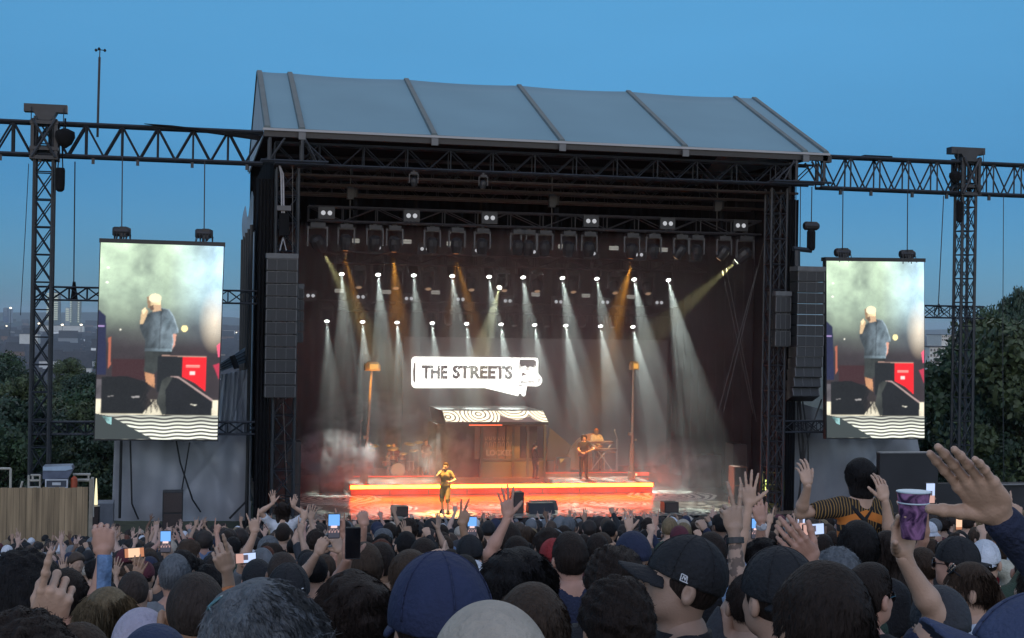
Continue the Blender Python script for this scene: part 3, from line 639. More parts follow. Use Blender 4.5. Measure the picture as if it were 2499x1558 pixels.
a = P(1366, 1120, 61); mb = MB(); mb.prism([(a.x, 60.97, a.z), (a.x+.22, 60.97, a.z), (a.x+.03, 60.97, a.z-.2)], (0, .015, 0)); mb.build('yellow_corner', emat('yellow_cloth_glow', (1, .6, .1), .5), ta)  # corner cloth with a yellow glow put into its colour
speaker(1790, 1085, 1850, 1215, 55, FZ, 'big dark double speaker stack at the right side of the stage', 'speaker_stack', 'speaker', .9)
speaker(1792, 1140, 1822, 1240, 52.5, FZ, 'reddish lit flight case standing in front of the right speaker stack', 'flight_case', 'flight case', .6, trim=mat('brown_case', (.2, .09, .06), .5))
speaker(1680, 1112, 1775, 1215, 58, FZ, 'wide black equipment cabinet in the dark at the right rear', 'equipment_cabinet', 'cabinet', .8)
speaker(783, 1140, 838, 1195, 57.5, FZ, 'black amplifier cabinet left of the drum riser', 'amplifier', 'amplifier', .7)
speaker(836, 1122, 862, 1140, 59, DRZ, 'small case with an orange lit front on the drum riser', 'equipment_case', 'case', .4, trim=mat('tan_case', (.4, .22, .1), .5))
speaker(700, 1078, 732, 1240, 50.9, 0, 'black side speaker stack at the left corner of the stage', 'speaker_stack', 'speaker', .7)
# bright small side screen, green tube lamp, work lights
t = thing('side_monitor_screen', (P(1822, 1058, 56).x, 56, FZ), 'small glowing white screen above the right speaker stack', 'screen')
a, b = P(1808, 1048, 56), P(1834, 1070, 56); mb = MB(); mb.bx((a.x, 56, b.z), (b.x, 56.03, a.z)); mb.build('display', emat('screen_white', (.9, 1, .85), 2.2), t); mb = MB(); mb.bx((a.x-.05, 56.035, b.z-.05), (b.x+.05, 56.1, a.z+.05)); mb.tube(((a.x+b.x)/2, 56.07, FZ), ((a.x+b.x)/2, 56.07, b.z), .04); mb.build('stand', M_RUB, t)
t = thing('tube_lamp', (P(1871, 1200, 52).x, 52, FZ), 'upright yellow green tube lamp at the far right of the stage', 'lamp')
a, b = P(1869, 1172, 52), P(1873, 1210, 52); mb = MB(); mb.bx((a.x, 52, b.z), (b.x, 52.05, a.z)); mb.build('tube', emat('green_tube', (.75, 1, .2), 4), t)
mb = MB(); mb.bx((a.x-.3, 52.1, FZ), (b.x+.9, 52.15, FZ+.06)); mb.path([(a.x-.1, 52.1, FZ), (a.x-.1, 52.1, a.z+.3), (b.x+.75, 52.1, a.z+.25), (b.x+.75, 52.1, FZ)], .03); mb.path([(a.x-.1, 52.1, a.z-.2), (b.x+.75, 52.1, a.z-.2)], .02); mb.build('rack', mat('brass_frame', (.3, .24, .08), .4), t)
# ---------------------------------------------------------------- lighting rig
M_FIX = mat('fixture_body', (.015, .015, .017), .5, .2); M_FIX2 = mat('fixture_trim', (.05, .05, .055), .4)
def fixture_mesh(kind):
    b = MB(); b.bx((-.2, -.16, -.12), (.2, .16, .02)); b.bx((-.06, -.05, .02), (.06, .05, .14))
    y = MB(); 
    for s_ in (-1, 1): y.bx((s_*.26-.02, -.05, -.62), (s_*.26+.02, .05, -.1))
    y.bx((-.28, -.05, -.14), (.28, .05, -.08))
    h = MB(); h.lathe((0, 0, -.5), [(.10, .2), (.19, .12), (.2, -.05), (.17, -.22), (.15, -.3)], 10)
    return b.mesh('base', M_FIX), y.mesh('yoke', M_FIX2), h
fb, fy, fh = fixture_mesh(0); fhm = fh.mesh('head', M_FIX)
le = MB(); le.lathe((0, 0, -.805), [(.10, 0), (.10, -.01), (.03, -.02)], 12)
LM = {k: le.mesh('lens', v) for k, v in (('white', emat('beam_lens', (1, 1, .95), 8)), ('off', mat('dark_lens', (.25, .25, .26), .15, 0)), ('amber', emat('amber_lens', (1, .35, .12), 1.6)), ('yellow', emat('yellow_lens', (1, 1, .8), 8)), ('dim', emat('dim_lens', (1, .6, .35), .35)))}
def moving_head(p, dirv, lens, label, group, s_=1.0, lampdist=.0):
    t = thing('moving_head_light', p, label, 'stage light', group)
    t.scale = (s_, s_, s_)
    for nm, me in (('base', fb), ('yoke', fy)):
        o = bpy.data.objects.new(nm, me); COL.objects.link(o); o.parent = t
    h = bpy.data.objects.new('head', fhm); COL.objects.link(h); h.parent = t
    e = Vector(dirv).to_track_quat('-Z', 'Y')
    piv = Vector((0, 0, -.5)); h.matrix_local = Matrix.Translation(piv) @ e.to_matrix().to_4x4() @ Matrix.Translation(-piv)
    l = bpy.data.objects.new('lens', LM[lens]); COL.objects.link(l); l.parent = h
    return t, Vector(p)+piv*s_+Vector(dirv).normalized()*.36*s_
GOBO = {}
def spot(p, dirv, size, e, col=(1, 1, 1), streak=0, blend=.35, seed=0):
    l = bpy.data.lights.new('beam', 'SPOT'); l.energy = e; l.spot_size = R(size); l.spot_blend = blend; l.shadow_soft_size = .05; l.color = col
    o = bpy.data.objects.new('beam', l); COL.objects.link(o); o.location = p; o.rotation_euler = Vector(dirv).to_track_quat('-Z', 'Y').to_euler()
    if streak:
        l.use_nodes = True; t = l.node_tree; em = t.nodes['Emission']
        tc = t.nodes.new('ShaderNodeTexCoord'); mp = t.nodes.new('ShaderNodeMapping'); mp.inputs['Location'].default_value = (seed*3.1, seed*1.7, 0)
        n = t.nodes.new('ShaderNodeTexNoise'); n.inputs['Scale'].default_value = streak; n.inputs['Detail'].default_value = 1
        r = t.nodes.new('ShaderNodeMapRange'); r.inputs[1].default_value = .38; r.inputs[2].default_value = .66; r.inputs[3].default_value = .15; r.inputs[4].default_value = 2.2
        t.links.new(tc.outputs['Normal'], mp.inputs[0]); t.links.new(mp.outputs[0], n.inputs['Vector']); t.links.new(n.outputs[0], r.inputs[0]); t.links.new(r.outputs[0], em.inputs['Strength'])
    return o
BD = (0, -math.cos(R(56)), -math.sin(R(56)))
def rig(name, pxl, pyl, pxr, pyr, Y, h, label):
    a, b = P(pxl, pyl, Y), P(pxr, pyr, Y); z = (a.z+b.z)/2; t = thing(name, ((a.x+b.x)/2, Y, z), label, 'truss')
    mb = MB(); mb.truss((a.x, Y, z), (b.x, Y, z), h, h, 1.3, .04, .02, style='V'); mb.build('lattice', mat('lit_truss', (.035, .033, .036), .4, .3), t); return a.x, b.x, z-h/2
x0, x1, zT1 = rig('lighting_truss', 752, 523, 1852, 556, 52.5, .52, 'front lighting truss hung across the stage opening')
ROWT = [(845, 'amber'), (915, 'off'), (963, 'amber'), (1055, 'off'), (1115, 'amber'), (1177, 'off'), (1265, 'off'), (1290, 'off'), (1330, 'off'), (1388, 'off'), (1438, 'off'), (1542, 'amber'), (1595, 'off'), (1662, 'dim'), (1700, 'off'), (1767, 'dim')]
for k, (px, ln) in enumerate(ROWT):
    x = P(px, 570, 52.5).x; d = (0, .25, -1) if ln != 'dim' else (-.6, .3, -1)
    t, lp = moving_head((x, 52.5, zT1-.12), d, ln, ORD[k]+' hanging light from the left on the front truss, '+('glowing amber' if ln == 'amber' else 'faint reddish and tilted' if ln == 'dim' else 'switched off'), 'lights on the front truss', 1.15)
    if ln == 'amber': spot(lp, (.0, .12, -1), 15, 700, (1, .38, .10), streak=0, blend=.8)
for k, (px, py, tx, ty) in enumerate(((775, 560, 965, 905), (1818, 585, 1480, 880))):
    p = P(px, py, 52.5); d = P(tx, ty, 55.5 if k == 0 else 56)-p
    t, lp = moving_head((p.x, 52.5, zT1-.1), d, 'yellow' if k else 'dim', ('big dark light at the left end of the front truss with a yellow beam', 'big bright lensed light at the right end of the front truss')[k], None, 1.35)
    spot(lp+d.normalized()*.05, d, 16, 4600, (1, .93, .42), blend=.5)
x0, x1, zT2 = rig('lighting_truss', 790, 628, 1720, 652, 58, .45, 'second lighting truss deeper in the stage carrying the upper row of white beams')
x0, x1, zT3 = rig('lighting_truss', 780, 742, 1650, 764, 62, .45, 'rear lighting truss carrying the lower row of white beams')
rA = [834, 923, 1010, 1104, 1194, 1277, 1373, 1457, 1548, 1632]; rB = [798, 885, 969, 1055, 1139, 1223, 1305, 1381, 1466, 1545]
EA = [.55, .8, .6, .6, .6, .7, .8, .55, 1.0, 1.25]; EB = [.6, .9, .8, .8, .7, .9, .8, 1.0, 1.1, 1.3]
for k, px in enumerate(rA):
    p = P(px, 672+k*1.6, 58); q0 = Vector((p.x, 58, p.z)); top = q0-Vector(BD).normalized()*.36-Vector((0, 0, -.5))
    t, lp = moving_head(top, BD, 'white', ORD[k]+' lit beam light from the left in the upper row', 'upper row of white beam lights'); spot(lp+Vector(BD)*.04, BD, 17, 6300*EA[k], (.86, 1, .93), streak=34, seed=k)
for k, px in enumerate(rB):
    p = P(px, 787+k*1.5, 62); q0 = Vector((p.x, 62, p.z)); top = q0-Vector(BD).normalized()*.36-Vector((0, 0, -.5))
    t, lp = moving_head(top, BD, 'white', ORD[k]+' lit beam light from the left in the lower row', 'lower row of white beam lights'); spot(lp+Vector(BD)*.04, BD, 17, 6300*EB[k], (.86, 1, .93), streak=34, seed=k+20)
p = P(1222, 690, 57); d = P(1172, 880, 54)-p; t, lp = moving_head(tuple(p+Vector((0, 0, .5))), d, 'yellow', 'single bright yellowish beam light just right of the fifth upper beam', None); spot(lp, d, 15, 3600, (.95, 1, .6), streak=20)
# unlit wash heads between the beam lights
for k, px in enumerate([876, 966, 1045, 1150, 1230, 1310, 1398, 1500, 1580]):
    p = P(px, 642+k*1.8, 58.3); moving_head((p.x, 58.3, zT2-.12), (.0, -.5, -1), 'dim', ORD[k]+' unlit wash light from the left hanging on the second truss', 'unlit wash lights on the second truss', 1.1)
for k, px in enumerate([800, 888, 972, 1057, 1095, 1140, 1255, 1335, 1420, 1495]):
    p = P(px, 750, 62.9); moving_head((p.x, 62.9, zT3+.25), (0, -.4, -1), 'off', ORD[k]+' unlit light from the left hanging on the rear truss', 'unlit lights on the rear truss', 1.0)
# twin blinder lamps
M_BL = emat('blinder_glow', (.75, .77, .82), .62)
def blinder(px, py, Y, sp, r_, label, group, frame=True, z=None):
    p = P(px, py, Y); t = thing('twin_blinder', (p.x, Y, p.z), label, 'stage light', group); mb = MB(); s_ = sp*Y/F
    mb.bx((p.x-s_-.18, Y, p.z-.22), (p.x+s_+.18, Y+.15, p.z+.22)); mb.build('housing', M_FIX, t)
    for q_ in (-1, 1):
        mb = MB(); mb.lathe((p.x+q_*s_, Y-.001, p.z), [(r_, 0), (r_*.8, .03), (.02, .04)], 12, axis=(0, -1, 0)); mb.build('lamp', M_BL, t)
for k, (px, py) in enumerate([(797, 520), (1005, 527), (1195, 532), (1443, 540), (1630, 546), (1808, 551)]): blinder(px, py, 52.2, 8, .085, ORD[k]+' pair of round blinder lamps from the left on the front truss', 'blinder pairs on the front truss')
for k, (px, py) in enumerate([(918, 605), (1037, 608), (1170, 612), (1297, 615), (1443, 619), (1559, 622), (1697, 626)]): blinder(px, py, 55, 7, .07, ORD[k]+' small pair of blinder lamps from the left in the middle of the rig', 'small blinder pairs in the middle of the rig')
for k, (px, py) in enumerate([(758, 722), (880, 725), (998, 729), (1124, 731), (1239, 735), (1363, 737), (1477, 738), (1609, 739)]): blinder(px, py, 60, 6, .075, ORD[k]+' faint pair of blinder lamps from the left in the rear of the rig', 'faint blinder pairs at the rear')
M_PL = emat('strobe_face', (.8, .78, .7), .33)
for k, (px, py, Y) in enumerate([(865, 588, 54.5), (992, 590, 54.5), (1100, 595, 54.5), (1372, 602, 54.5), (1498, 606, 54.5), (1618, 610, 54.5), (828, 710, 60.5), (943, 713, 60.5), (1063, 714, 60.5), (1307, 719, 60.5), (1430, 722, 60.5), (1540, 725, 60.5)]):
    p = P(px, py, Y); w_ = .17 if px in (1100, 1372) else .2
    t = thing('strobe_light', (p.x, Y, p.z), ORD[k % 6]+(' pale rectangular strobe from the left high in the rig' if k < 6 else ' pale rectangular strobe from the left low in the rig'), 'stage light', 'pale strobe panels')
    mb = MB(); mb.bx((p.x-w_, Y, p.z-.09), (p.x+w_, Y+.1, p.z+.09)); mb.build('housing', M_FIX, t); mb = MB(); mb.bx((p.x-w_+.01, Y-.01, p.z-.08), (p.x+w_-.01, Y-.002, p.z-.005)); mb.bx((p.x-w_+.01, Y-.01, p.z+.005), (p.x+w_-.01, Y-.002, p.z+.08)); mb.build('panel', M_PL, t)
# hoists and hanging lines inside the opening
M_LINE = mat('steel_line', (.08, .075, .07), .5)
def hoist(px, py, Y, label, drop=.5, s_=1):
    p = P(px, py, Y); t = thing('chain_hoist', p, label, 'chain hoist'); mb = MB(); mb.box((p.x, Y, p.z), (.22*s_, .2*s_, .45*s_)); mb.lathe((p.x+.15*s_, Y, p.z), [(.1*s_, -.15*s_), (.12*s_, .15*s_)], 8); mb.build('motor', M_FIX, t)
    mb = MB(); mb.tube((p.x, Y, p.z), (p.x, Y, zb+.3), .018); mb.tube((p.x, Y, p.z), (p.x, Y, p.z-drop), .018); mb.build('chain', M_LINE, t)
    mb = MB(); mb.lathe((p.x+.2, Y+.05, p.z-.75), [(.07, -.25), (.1, .3), (.09, .5)], 8); mb.build('chain_bag', M_DRAPE, t)
for px, py, lab in ((855, 470, 'chain hoist above the left part of the front truss'), (1347, 490, 'chain hoist above the middle of the front truss'), (1750, 500, 'chain hoist above the right part of the front truss')): hoist(px, py, 52.5, lab, 1.0, 1.1)
for k, (pts, lab) in enumerate([([(1880, 462), (1876, 1225)], 'left of two steel lines hanging down the right stage opening'), ([(1889, 462), (1886, 1225)], 'right of two steel lines hanging down the right stage opening'), ([(1848, 655), (1753, 1005)], 'slack rope slanting down to the left at the right of the stage'), ([(1872, 560), (1765, 1008)], 'long rope slanting down to the left from the right leg'), ([(1762, 660), (1838, 1010)], 'rope slanting down to the right at the right of the stage'), ([(1772, 655), (1846, 1030)], 'second rope slanting down to the right at the right of the stage'), ([(714, 405), (714, 655)], 'steel line hanging beside the left speaker array'), ([(700, 1180), (690, 960)], 'orange lit cable running up the left lattice leg')]):
    Y = 51.2 if k < 2 else (53 if k < 6 else 50); mb = MB(); mb.path([tuple(P(x, y, Y)) for x, y in pts], .013, 5); single(mb, 'steel_line' if k != 7 else 'cable', M_LINE, lab, 'line')
# ---------------------------------------------------------------- haze lit by the lamps
def volmat(name, dens, aniso=.3, noise=None, col=(1, 1, 1)):
    m_ = bpy.data.materials.new(name); m_.use_nodes = True; t = m_.node_tree; t.nodes.clear(); pv = t.nodes.new('ShaderNodeVolumePrincipled'); oo = t.nodes.new('ShaderNodeOutputMaterial')
    pv.inputs['Density'].default_value = dens; pv.inputs['Anisotropy'].default_value = aniso; pv.inputs['Color'].default_value = (*col, 1); t.links.new(pv.outputs[0], oo.inputs['Volume'])
    if noise:
        tc = t.nodes.new('ShaderNodeTexCoord'); n = t.nodes.new('ShaderNodeTexNoise'); n.inputs['Scale'].default_value = noise; n.inputs['Detail'].default_value = 4; n.inputs['Distortion'].default_value = .8
        ln = t.nodes.new('ShaderNodeVectorMath'); ln.operation = 'LENGTH'; t.links.new(tc.outputs['Object'], ln.inputs[0])
        f = t.nodes.new('ShaderNodeMapRange'); f.inputs[1].default_value = .97; f.inputs[2].default_value = .2; f.inputs[3].default_value = 0; f.inputs[4].default_value = 1; t.links.new(ln.outputs['Value'], f.inputs[0])
        r = t.nodes.new('ShaderNodeMapRange'); r.inputs[1].default_value = .45; r.inputs[2].default_value = .62; r.inputs[3].default_value = 0; r.inputs[4].default_value = dens
        mu = t.nodes.new('ShaderNodeMath'); mu.operation = 'MULTIPLY'; t.links.new(tc.outputs['Object'], n.inputs['Vector']); t.links.new(n.outputs[0], r.inputs[0]); t.links.new(r.outputs[0], mu.inputs[0]); t.links.new(f.outputs[0], mu.inputs[1]); t.links.new(mu.outputs[0], pv.inputs['Density'])
    return m_
hz_mat = volmat('stage_haze_air', .04, .3); t = hz_mat.node_tree; pv = [n for n in t.nodes if n.type == 'PRINCIPLED_VOLUME'][0]
tc = N(t, 'ShaderNodeTexCoord'); sp_ = N(t, 'ShaderNodeSeparateXYZ'); t.links.new(tc.outputs['Object'], sp_.inputs[0]); hr = N(t, 'ShaderNodeMapRange'); hr.inputs[1].default_value = 2.6; hr.inputs[2].default_value = 6.8; hr.inputs[3].default_value = .009; hr.inputs[4].default_value = .032; t.links.new(sp_.outputs['Z'], hr.inputs[0])
lo_ = N(t, 'ShaderNodeMapRange'); lo_.inputs[1].default_value = 3.6; lo_.inputs[2].default_value = 1.6; lo_.inputs[3].default_value = 0; lo_.inputs[4].default_value = .045; t.links.new(sp_.outputs['Z'], lo_.inputs[0]); ad_ = N(t, 'ShaderNodeMath', operation='ADD'); t.links.new(hr.outputs[0], ad_.inputs[0]); t.links.new(lo_.outputs[0], ad_.inputs[1])
hn = N(t, 'ShaderNodeTexNoise'); hn.inputs['Scale'].default_value = .55; hn.inputs['Detail'].default_value = 3; t.links.new(tc.outputs['Object'], hn.inputs['Vector']); h2 = N(t, 'ShaderNodeMapRange'); h2.inputs[1].default_value = .35; h2.inputs[2].default_value = .68; h2.inputs[3].default_value = .55; h2.inputs[4].default_value = 1.6; t.links.new(hn.outputs[0], h2.inputs[0]); hm_ = N(t, 'ShaderNodeMath', operation='MULTIPLY'); t.links.new(ad_.outputs[0], hm_.inputs[0]); t.links.new(h2.outputs[0], hm_.inputs[1]); t.links.new(hm_.outputs[0], pv.inputs['Density'])
mb = MB(); mb.bx((XL+.8, 51.2, FZ+.03), (XR-.9, YB-.5, 11.6)); tag(mb.build('stage_haze', hz_mat), 'thin haze filling the stage opening', 'haze', kind='stuff')
def smoke(px, py, Y, rx, ry_, rz_, dens, label, seed=0):
    p = P(px, py, Y); mb = MB(); mb.lathe((0, 0, 0), [(.02, -1), (.6, -.8), (.95, -.3), (.95, .3), (.6, .8), (.02, 1)], 14); o = mb.build('smoke_plume', volmat('plume_%d' % seed, dens, .2, noise=2.3)); o.location = p; o.scale = (rx, ry_, rz_); tag(o, label, 'smoke', kind='stuff')
smoke(812, 1122, 53.9, 1.9, 1.1, 1.25, 7, 'grey white smoke cloud rising at the left front of the stage', 1)
smoke(905, 1050, 61.0, 3.0, 1.0, 1.8, 4, 'grey smoke drifting behind the drummer', 2)
smoke(1080, 1110, 57.6, 1.5, .8, 1.7, 2, 'thin smoke glowing orange behind the singer', 3)
smoke(1665, 1150, 56, 1.7, 1.0, 1.5, 1.8, 'thin smoke at the right end of the riser', 4)
# warm wash on the performers from the amber lights of the front truss
for (px, tx, ty, Y, e, sz) in ((845, 962, 1110, 60.5, 4200, 10), (1117, 1040, 1120, 60, 2200, 9), (1117, 1250, 1110, 58.8, 3200, 14), (1542, 1425, 1110, 58.2, 4200, 9), (1542, 1458, 1090, 61.5, 5200, 9), (963, 1000, 1150, 58, 2500, 22), (1542, 1380, 1160, 60, 2500, 20)):
    x = P(px, 570, 52.5).x; p = Vector((x, 52.6, zT1-1.35)); tg = P(tx, ty, Y); spot(p, tg-p, sz, e*2.6, (1, .42, .05), blend=.9)

# two lamps added on the front roof truss only to light the singer
for k, px in enumerate((1010, 1180)):
    x = P(px, 400, 49.7).x; z = zb-.15; p0 = Vector((x, 49.7, z)); tg = P(1088, 1150, PZ(1087, 1254, FZ).y-.1); d = (tg-p0)
    t, lp = moving_head((x, 49.7, z), d, 'off', ('left', 'right')[k]+' added lamp on the roof truss to light the singer', None, .6); spot(lp+d.normalized()*.06, d, 11, 34000, (1, .50, .12), blend=.8)
# ================================================================== outer rigging, screens, speakers, tarps, fence
Y5 = 50.0
def side_rig(pl, pr, top_l, top_r, bot_l, bot_r, label):
    a0, a1 = P(pl, top_l, Y5), P(pr, top_r, Y5); b0, b1 = P(pl, bot_l, Y5), P(pr, bot_r, Y5)
    zt_, zb_ = (a0.z+a1.z)/2, (b0.z+b1.z)/2
    t = thing('outrigger_truss', ((a0.x+a1.x)/2, Y5, zt_), label, 'truss'); mb = MB()
    mb.truss((a0.x, Y5+.25, (zt_+zb_)/2), (a1.x, Y5+.25, (zt_+zb_)/2), .5, zt_-zb_, 1.2, .065, .035, style='W', faces=(0, 1)); mb.truss((a0.x, Y5+.25, (zt_+zb_)/2), (a1.x, Y5+.25, (zt_+zb_)/2), .5, zt_-zb_, 2.4, .06, .03, style='Z', faces=(2, 3))
    mb.build('lattice', M_ALU, t)
    x = min(a0.x, a1.x)+.8; q = random.Random(3)
    while x < max(a0.x, a1.x)-.4: mb = MB(); mb.box((x, Y5+.02, zb_-.15), (.1, .08, .2)); mb.build('hook', M_ALU, t); x += q.uniform(.9, 2.4)
    return zt_, zb_
zlt, zlb = side_rig(-60, 642, 286, 328, 372, 398, 'long black lattice truss reaching left from the stage roof over the left screen')
zrt, zrb = side_rig(2005, 2560, 384, 402, 459, 478, 'long black lattice truss reaching right from the stage roof over the right screen')
mb = MB(); a, b = P(352, 303, Y5), P(635, 340, Y5); mb.prism([(a.x, Y5-.15, a.z), (P(420, 306, Y5).x, Y5-.15, a.z-.02), (b.x, Y5-.15, b.z+.1), (b.x, Y5-.15, b.z-.05)], (0, .2, 0)); single(mb, 'banner_roll', M_DRAPE, 'rolled dark cloth lying slanted along the left outrigger truss', 'cloth')
mb = MB(); a, b = P(2110, 384, Y5), P(2178, 388, Y5); mb.bx((a.x, Y5, a.z-.03), (b.x, Y5+.3, a.z+.09)); single(mb, 'cable_tray', M_DRAPE, 'short dark box lying on top of the right outrigger truss', 'box')
def tower_rig(cx, wpx, ytop, ybot, headx0, headx1, heady, sl_y0, sl_y1, side, lab):
    a = P(cx, (sl_y0+sl_y1)/2, Y5); w_ = wpx*a.y/3480/1.04; cx_b = P(cx, 700, Y5)
    t = thing('ground_support_tower', (a.x, Y5+.3, 0), lab, 'truss tower')
    mb = MB(); mb.truss((a.x, Y5+.3, 0), (a.x, Y5+.3, P(cx, heady+22, Y5).z), w_*.86, w_*.86, .93, .06, .022, up=(0, 1, 0), style='X'); mb.build('mast', M_ALU, t)
    z0, z1 = P(cx, sl_y1, Y5).z, P(cx, sl_y0, Y5).z; mb = MB(); h = w_/2+.03
    for sx in (-1, 1):
        for sy in (-1, 1): mb.bx((a.x+sx*h-.055, Y5+.3+sy*h-.055, z0), (a.x+sx*h+.055, Y5+.3+sy*h+.055, z1))
    for z in (z0, z0+.3, z1-.1): mb.bx((a.x-h-.08, Y5+.3-h-.08, z-.06), (a.x+h+.08, Y5+.3+h+.08, z+.06))
    for s_ in (1, -1): mb.tube((a.x-h*s_, Y5+.2-h, z0), (a.x+h*s_, Y5+.2-h, z1), .05)
    mb.build('sleeve_block', M_ALU, t)
    zh = P(cx, heady, Y5).z; x0, x1 = P(headx0, heady, Y5).x, P(headx1, heady, Y5).x; mb = MB(); mb.bx((x0, Y5+.1, zh-.14), (x1, Y5+.5, zh+.12)); mb.prism([(a.x-h, Y5, zh-.14), (a.x+h, Y5, zh-.14), (a.x+h*.6, Y5, zh-.42), (a.x-h*.6, Y5, zh-.42)], (0, .6, 0)); mb.tube((a.x-h*.7, Y5+.3, zh-.42), (a.x-h*.7, Y5+.3, z1), .06); mb.tube((a.x+h*.7, Y5+.3, zh-.42), (a.x+h*.7, Y5+.3, z1), .06); mb.build('head_block', M_ALU, t)
    mb = MB(); mb.bx((a.x-.9, Y5-.6, 0), (a.x+.9, Y5+1.2, .25)); mb.build('base', M_ALU, t)
    for s_ in (x0+.25, x1-.1): mb = MB(); mb.tube((s_, Y5+.05, zh), (s_, Y5+.05, z0), .016, 4); mb.build('chain', M_ALU, t)
    return a.x, z0
tower_rig(108, 50, 0, 0, 57, 163, 262, 292, 385, 1, 'black lattice mast holding up the left outrigger truss')
tower_rig(2367, 47, 0, 0, 2326, 2408, 367, 385, 474, -1, 'black lattice mast holding up the right outrigger truss')
def subtruss(px0, px1, y0, y1, h, label, Y=50.6, st_='X'):
    a, b = P(px0, y0, Y), P(px1, y1, Y); z = (a.z+b.z)/2; mb = MB(); mb.truss((a.x, Y, z), (b.x, Y, z), .35, h, .58, .035, .018, style=st_); single(mb, 'brace_truss', M_ALU, label, 'truss')
subtruss(80, 640, 715, 727, .44, 'thin horizontal brace truss crossing behind the left screen at mid height')
subtruss(75, 640, 1044, 1046, .42, 'lower horizontal brace truss crossing behind the foot of the left screen')
subtruss(2250, 2395, 760, 764, .46, 'thin brace truss between the right screen and the right mast')
subtruss(1900, 2030, 1040, 1042, .42, 'low brace truss between the right stage leg and the right screen')
def bag(px, py0, py1, wpx, label, name='chain_bag'):
    a, b = P(px, py0, Y5), P(px, py1, Y5); r = wpx/2*.0141; h = a.z-b.z; mb = MB()
    mb.lathe((a.x, Y5-.25, b.z), [(r*.45, 0), (r*.9, h*.08), (r, h*.3), (r, h*.9), (r*.85, h)], 12); mb.tube((a.x-r*.5, Y5-.25, a.z), (a.x-r*.2, Y5-.25, a.z+.9), .02, 4); mb.tube((a.x+r*.5, Y5-.25, a.z), (a.x+r*.2, Y5-.25, a.z+.9), .02, 4); single(mb, name, M_DRAPE, label, 'bag', smooth=False)
bag(149, 412, 470, 22, 'long black chain bag hanging under the truss beside the left mast')
bag(2334, 493, 545, 18, 'long black chain bag hanging under the truss beside the right mast')
for px, py, r, lab in ((160, 333, 23, 'round black bag slung on the left outrigger truss beside its mast'), (2325, 430, 17, 'round black bag slung on the right outrigger truss beside its mast')):
    a = P(px, py, Y5); r *= .0141; mb = MB(); mb.lathe((a.x, Y5-.2, a.z-r*.9), [(.05, -.4*r), (r*.7, 0), (r*1.02, r*.7), (r*.95, r*1.3), (r*.3, r*1.6)], 12); mb.tube((a.x, Y5-.2, a.z+r*.5), (a.x, Y5-.2, a.z+r+.25), .03, 4); single(mb, 'cable_bag', M_DRAPE, lab, 'bag', smooth=True)
def line(pts, label, Y=Y5-.1, r=.014, name='steel_line', m_=None):
    mb = MB(); mb.path([tuple(P(x, y, Y)) for x, y in pts], r, 4); single(mb, name, m_ or M_ALU, label, 'cable')
line([(183, 395), (180, 690)], 'lifting chain hanging between the left truss and the mid brace beside the mast', r=.02, name='lifting_chain')
line([(2303, 478), (2290, 745)], 'lifting chain hanging slightly slanted beside the right mast', r=.02, name='lifting_chain')
line([(70, 400), (62, 560), (50, 770)], 'thin guy line drooping left of the left mast', r=.012)
line([(2449, 478), (2447, 880), (2450, 1180)], 'thin line hanging right of the right mast', r=.016)
for cx, y0, y1, s_, lab in ((181, 688, 735, 6, 'black sling looped round the mid brace beside the left mast'), (2291, 742, 768, 12, 'triangle sling holding the brace beside the right mast')):
    mb = MB(); 
    for d in (-s_, s_, 0): mb.path([tuple(P(cx, y0, Y5+.5)), tuple(P(cx+d, y1, Y5+.5))], .05 if s_ == 6 else .025, 5)
    single(mb, 'lifting_sling', M_DRAPE, lab, 'sling')
t = thing('weather_mast', tuple(P(240, 300, Y5+.3)), 'thin pole with a small cup wind gauge standing on the left truss', 'wind gauge')
mb = MB(); mb.path([tuple(P(238, 335, Y5+.3)), tuple(P(240, 250, Y5+.3)), tuple(P(243, 140, Y5+.3))], .045, 6); mb.build('pole', M_ALU, t); mb = MB(); p = P(244, 122, Y5+.3)
mb.tube(P(243, 140, Y5+.3), p, .02)
for k in range(3): an = k*2.1+.4; q_ = (p.x+.17*math.cos(an), p.y+.17*math.sin(an), p.z); mb.tube(p, q_, .015, 4); mb.lathe(q_, [(.02, -.05), (.06, 0), (.02, .05)], 6)
mb.build('wind_cups', M_BLACK, t)
# ---- video screens: a camera picture of the singer on both
def poly_mask(U, V, pts):
    x, y = U, V; c = np.zeros(U.shape, bool); n = len(pts); j = n-1
    for i in range(n):
        xi, yi = pts[i]; xj, yj = pts[j]
        with np.errstate(divide='ignore', invalid='ignore'): cnd = ((yi > y) != (yj > y)) & (x < (xj-xi)*(y-yi)/(yj-yi+1e-12)+xi)
        c ^= cnd; j = i
    return c
def vnoise(U, V, s, seed, oct=4):
    q = np.random.default_rng(seed); o = np.zeros(U.shape); a = 1; tot = 0
    for k in range(oct):
        g = q.random((64, 64)); x = (U*s) % 63; y = (V*s) % 63; i = x.astype(int); j = y.astype(int); fx = x-i; fy_ = y-j; fx = fx*fx*(3-2*fx); fy_ = fy_*fy_*(3-2*fy_)
        o += a*((g[j, i]*(1-fx)+g[j, i+1]*fx)*(1-fy_)+(g[j+1, i]*(1-fx)+g[j+1, i+1]*fx)*fy_); tot += a; a *= .55; s *= 2.03
    return o/tot
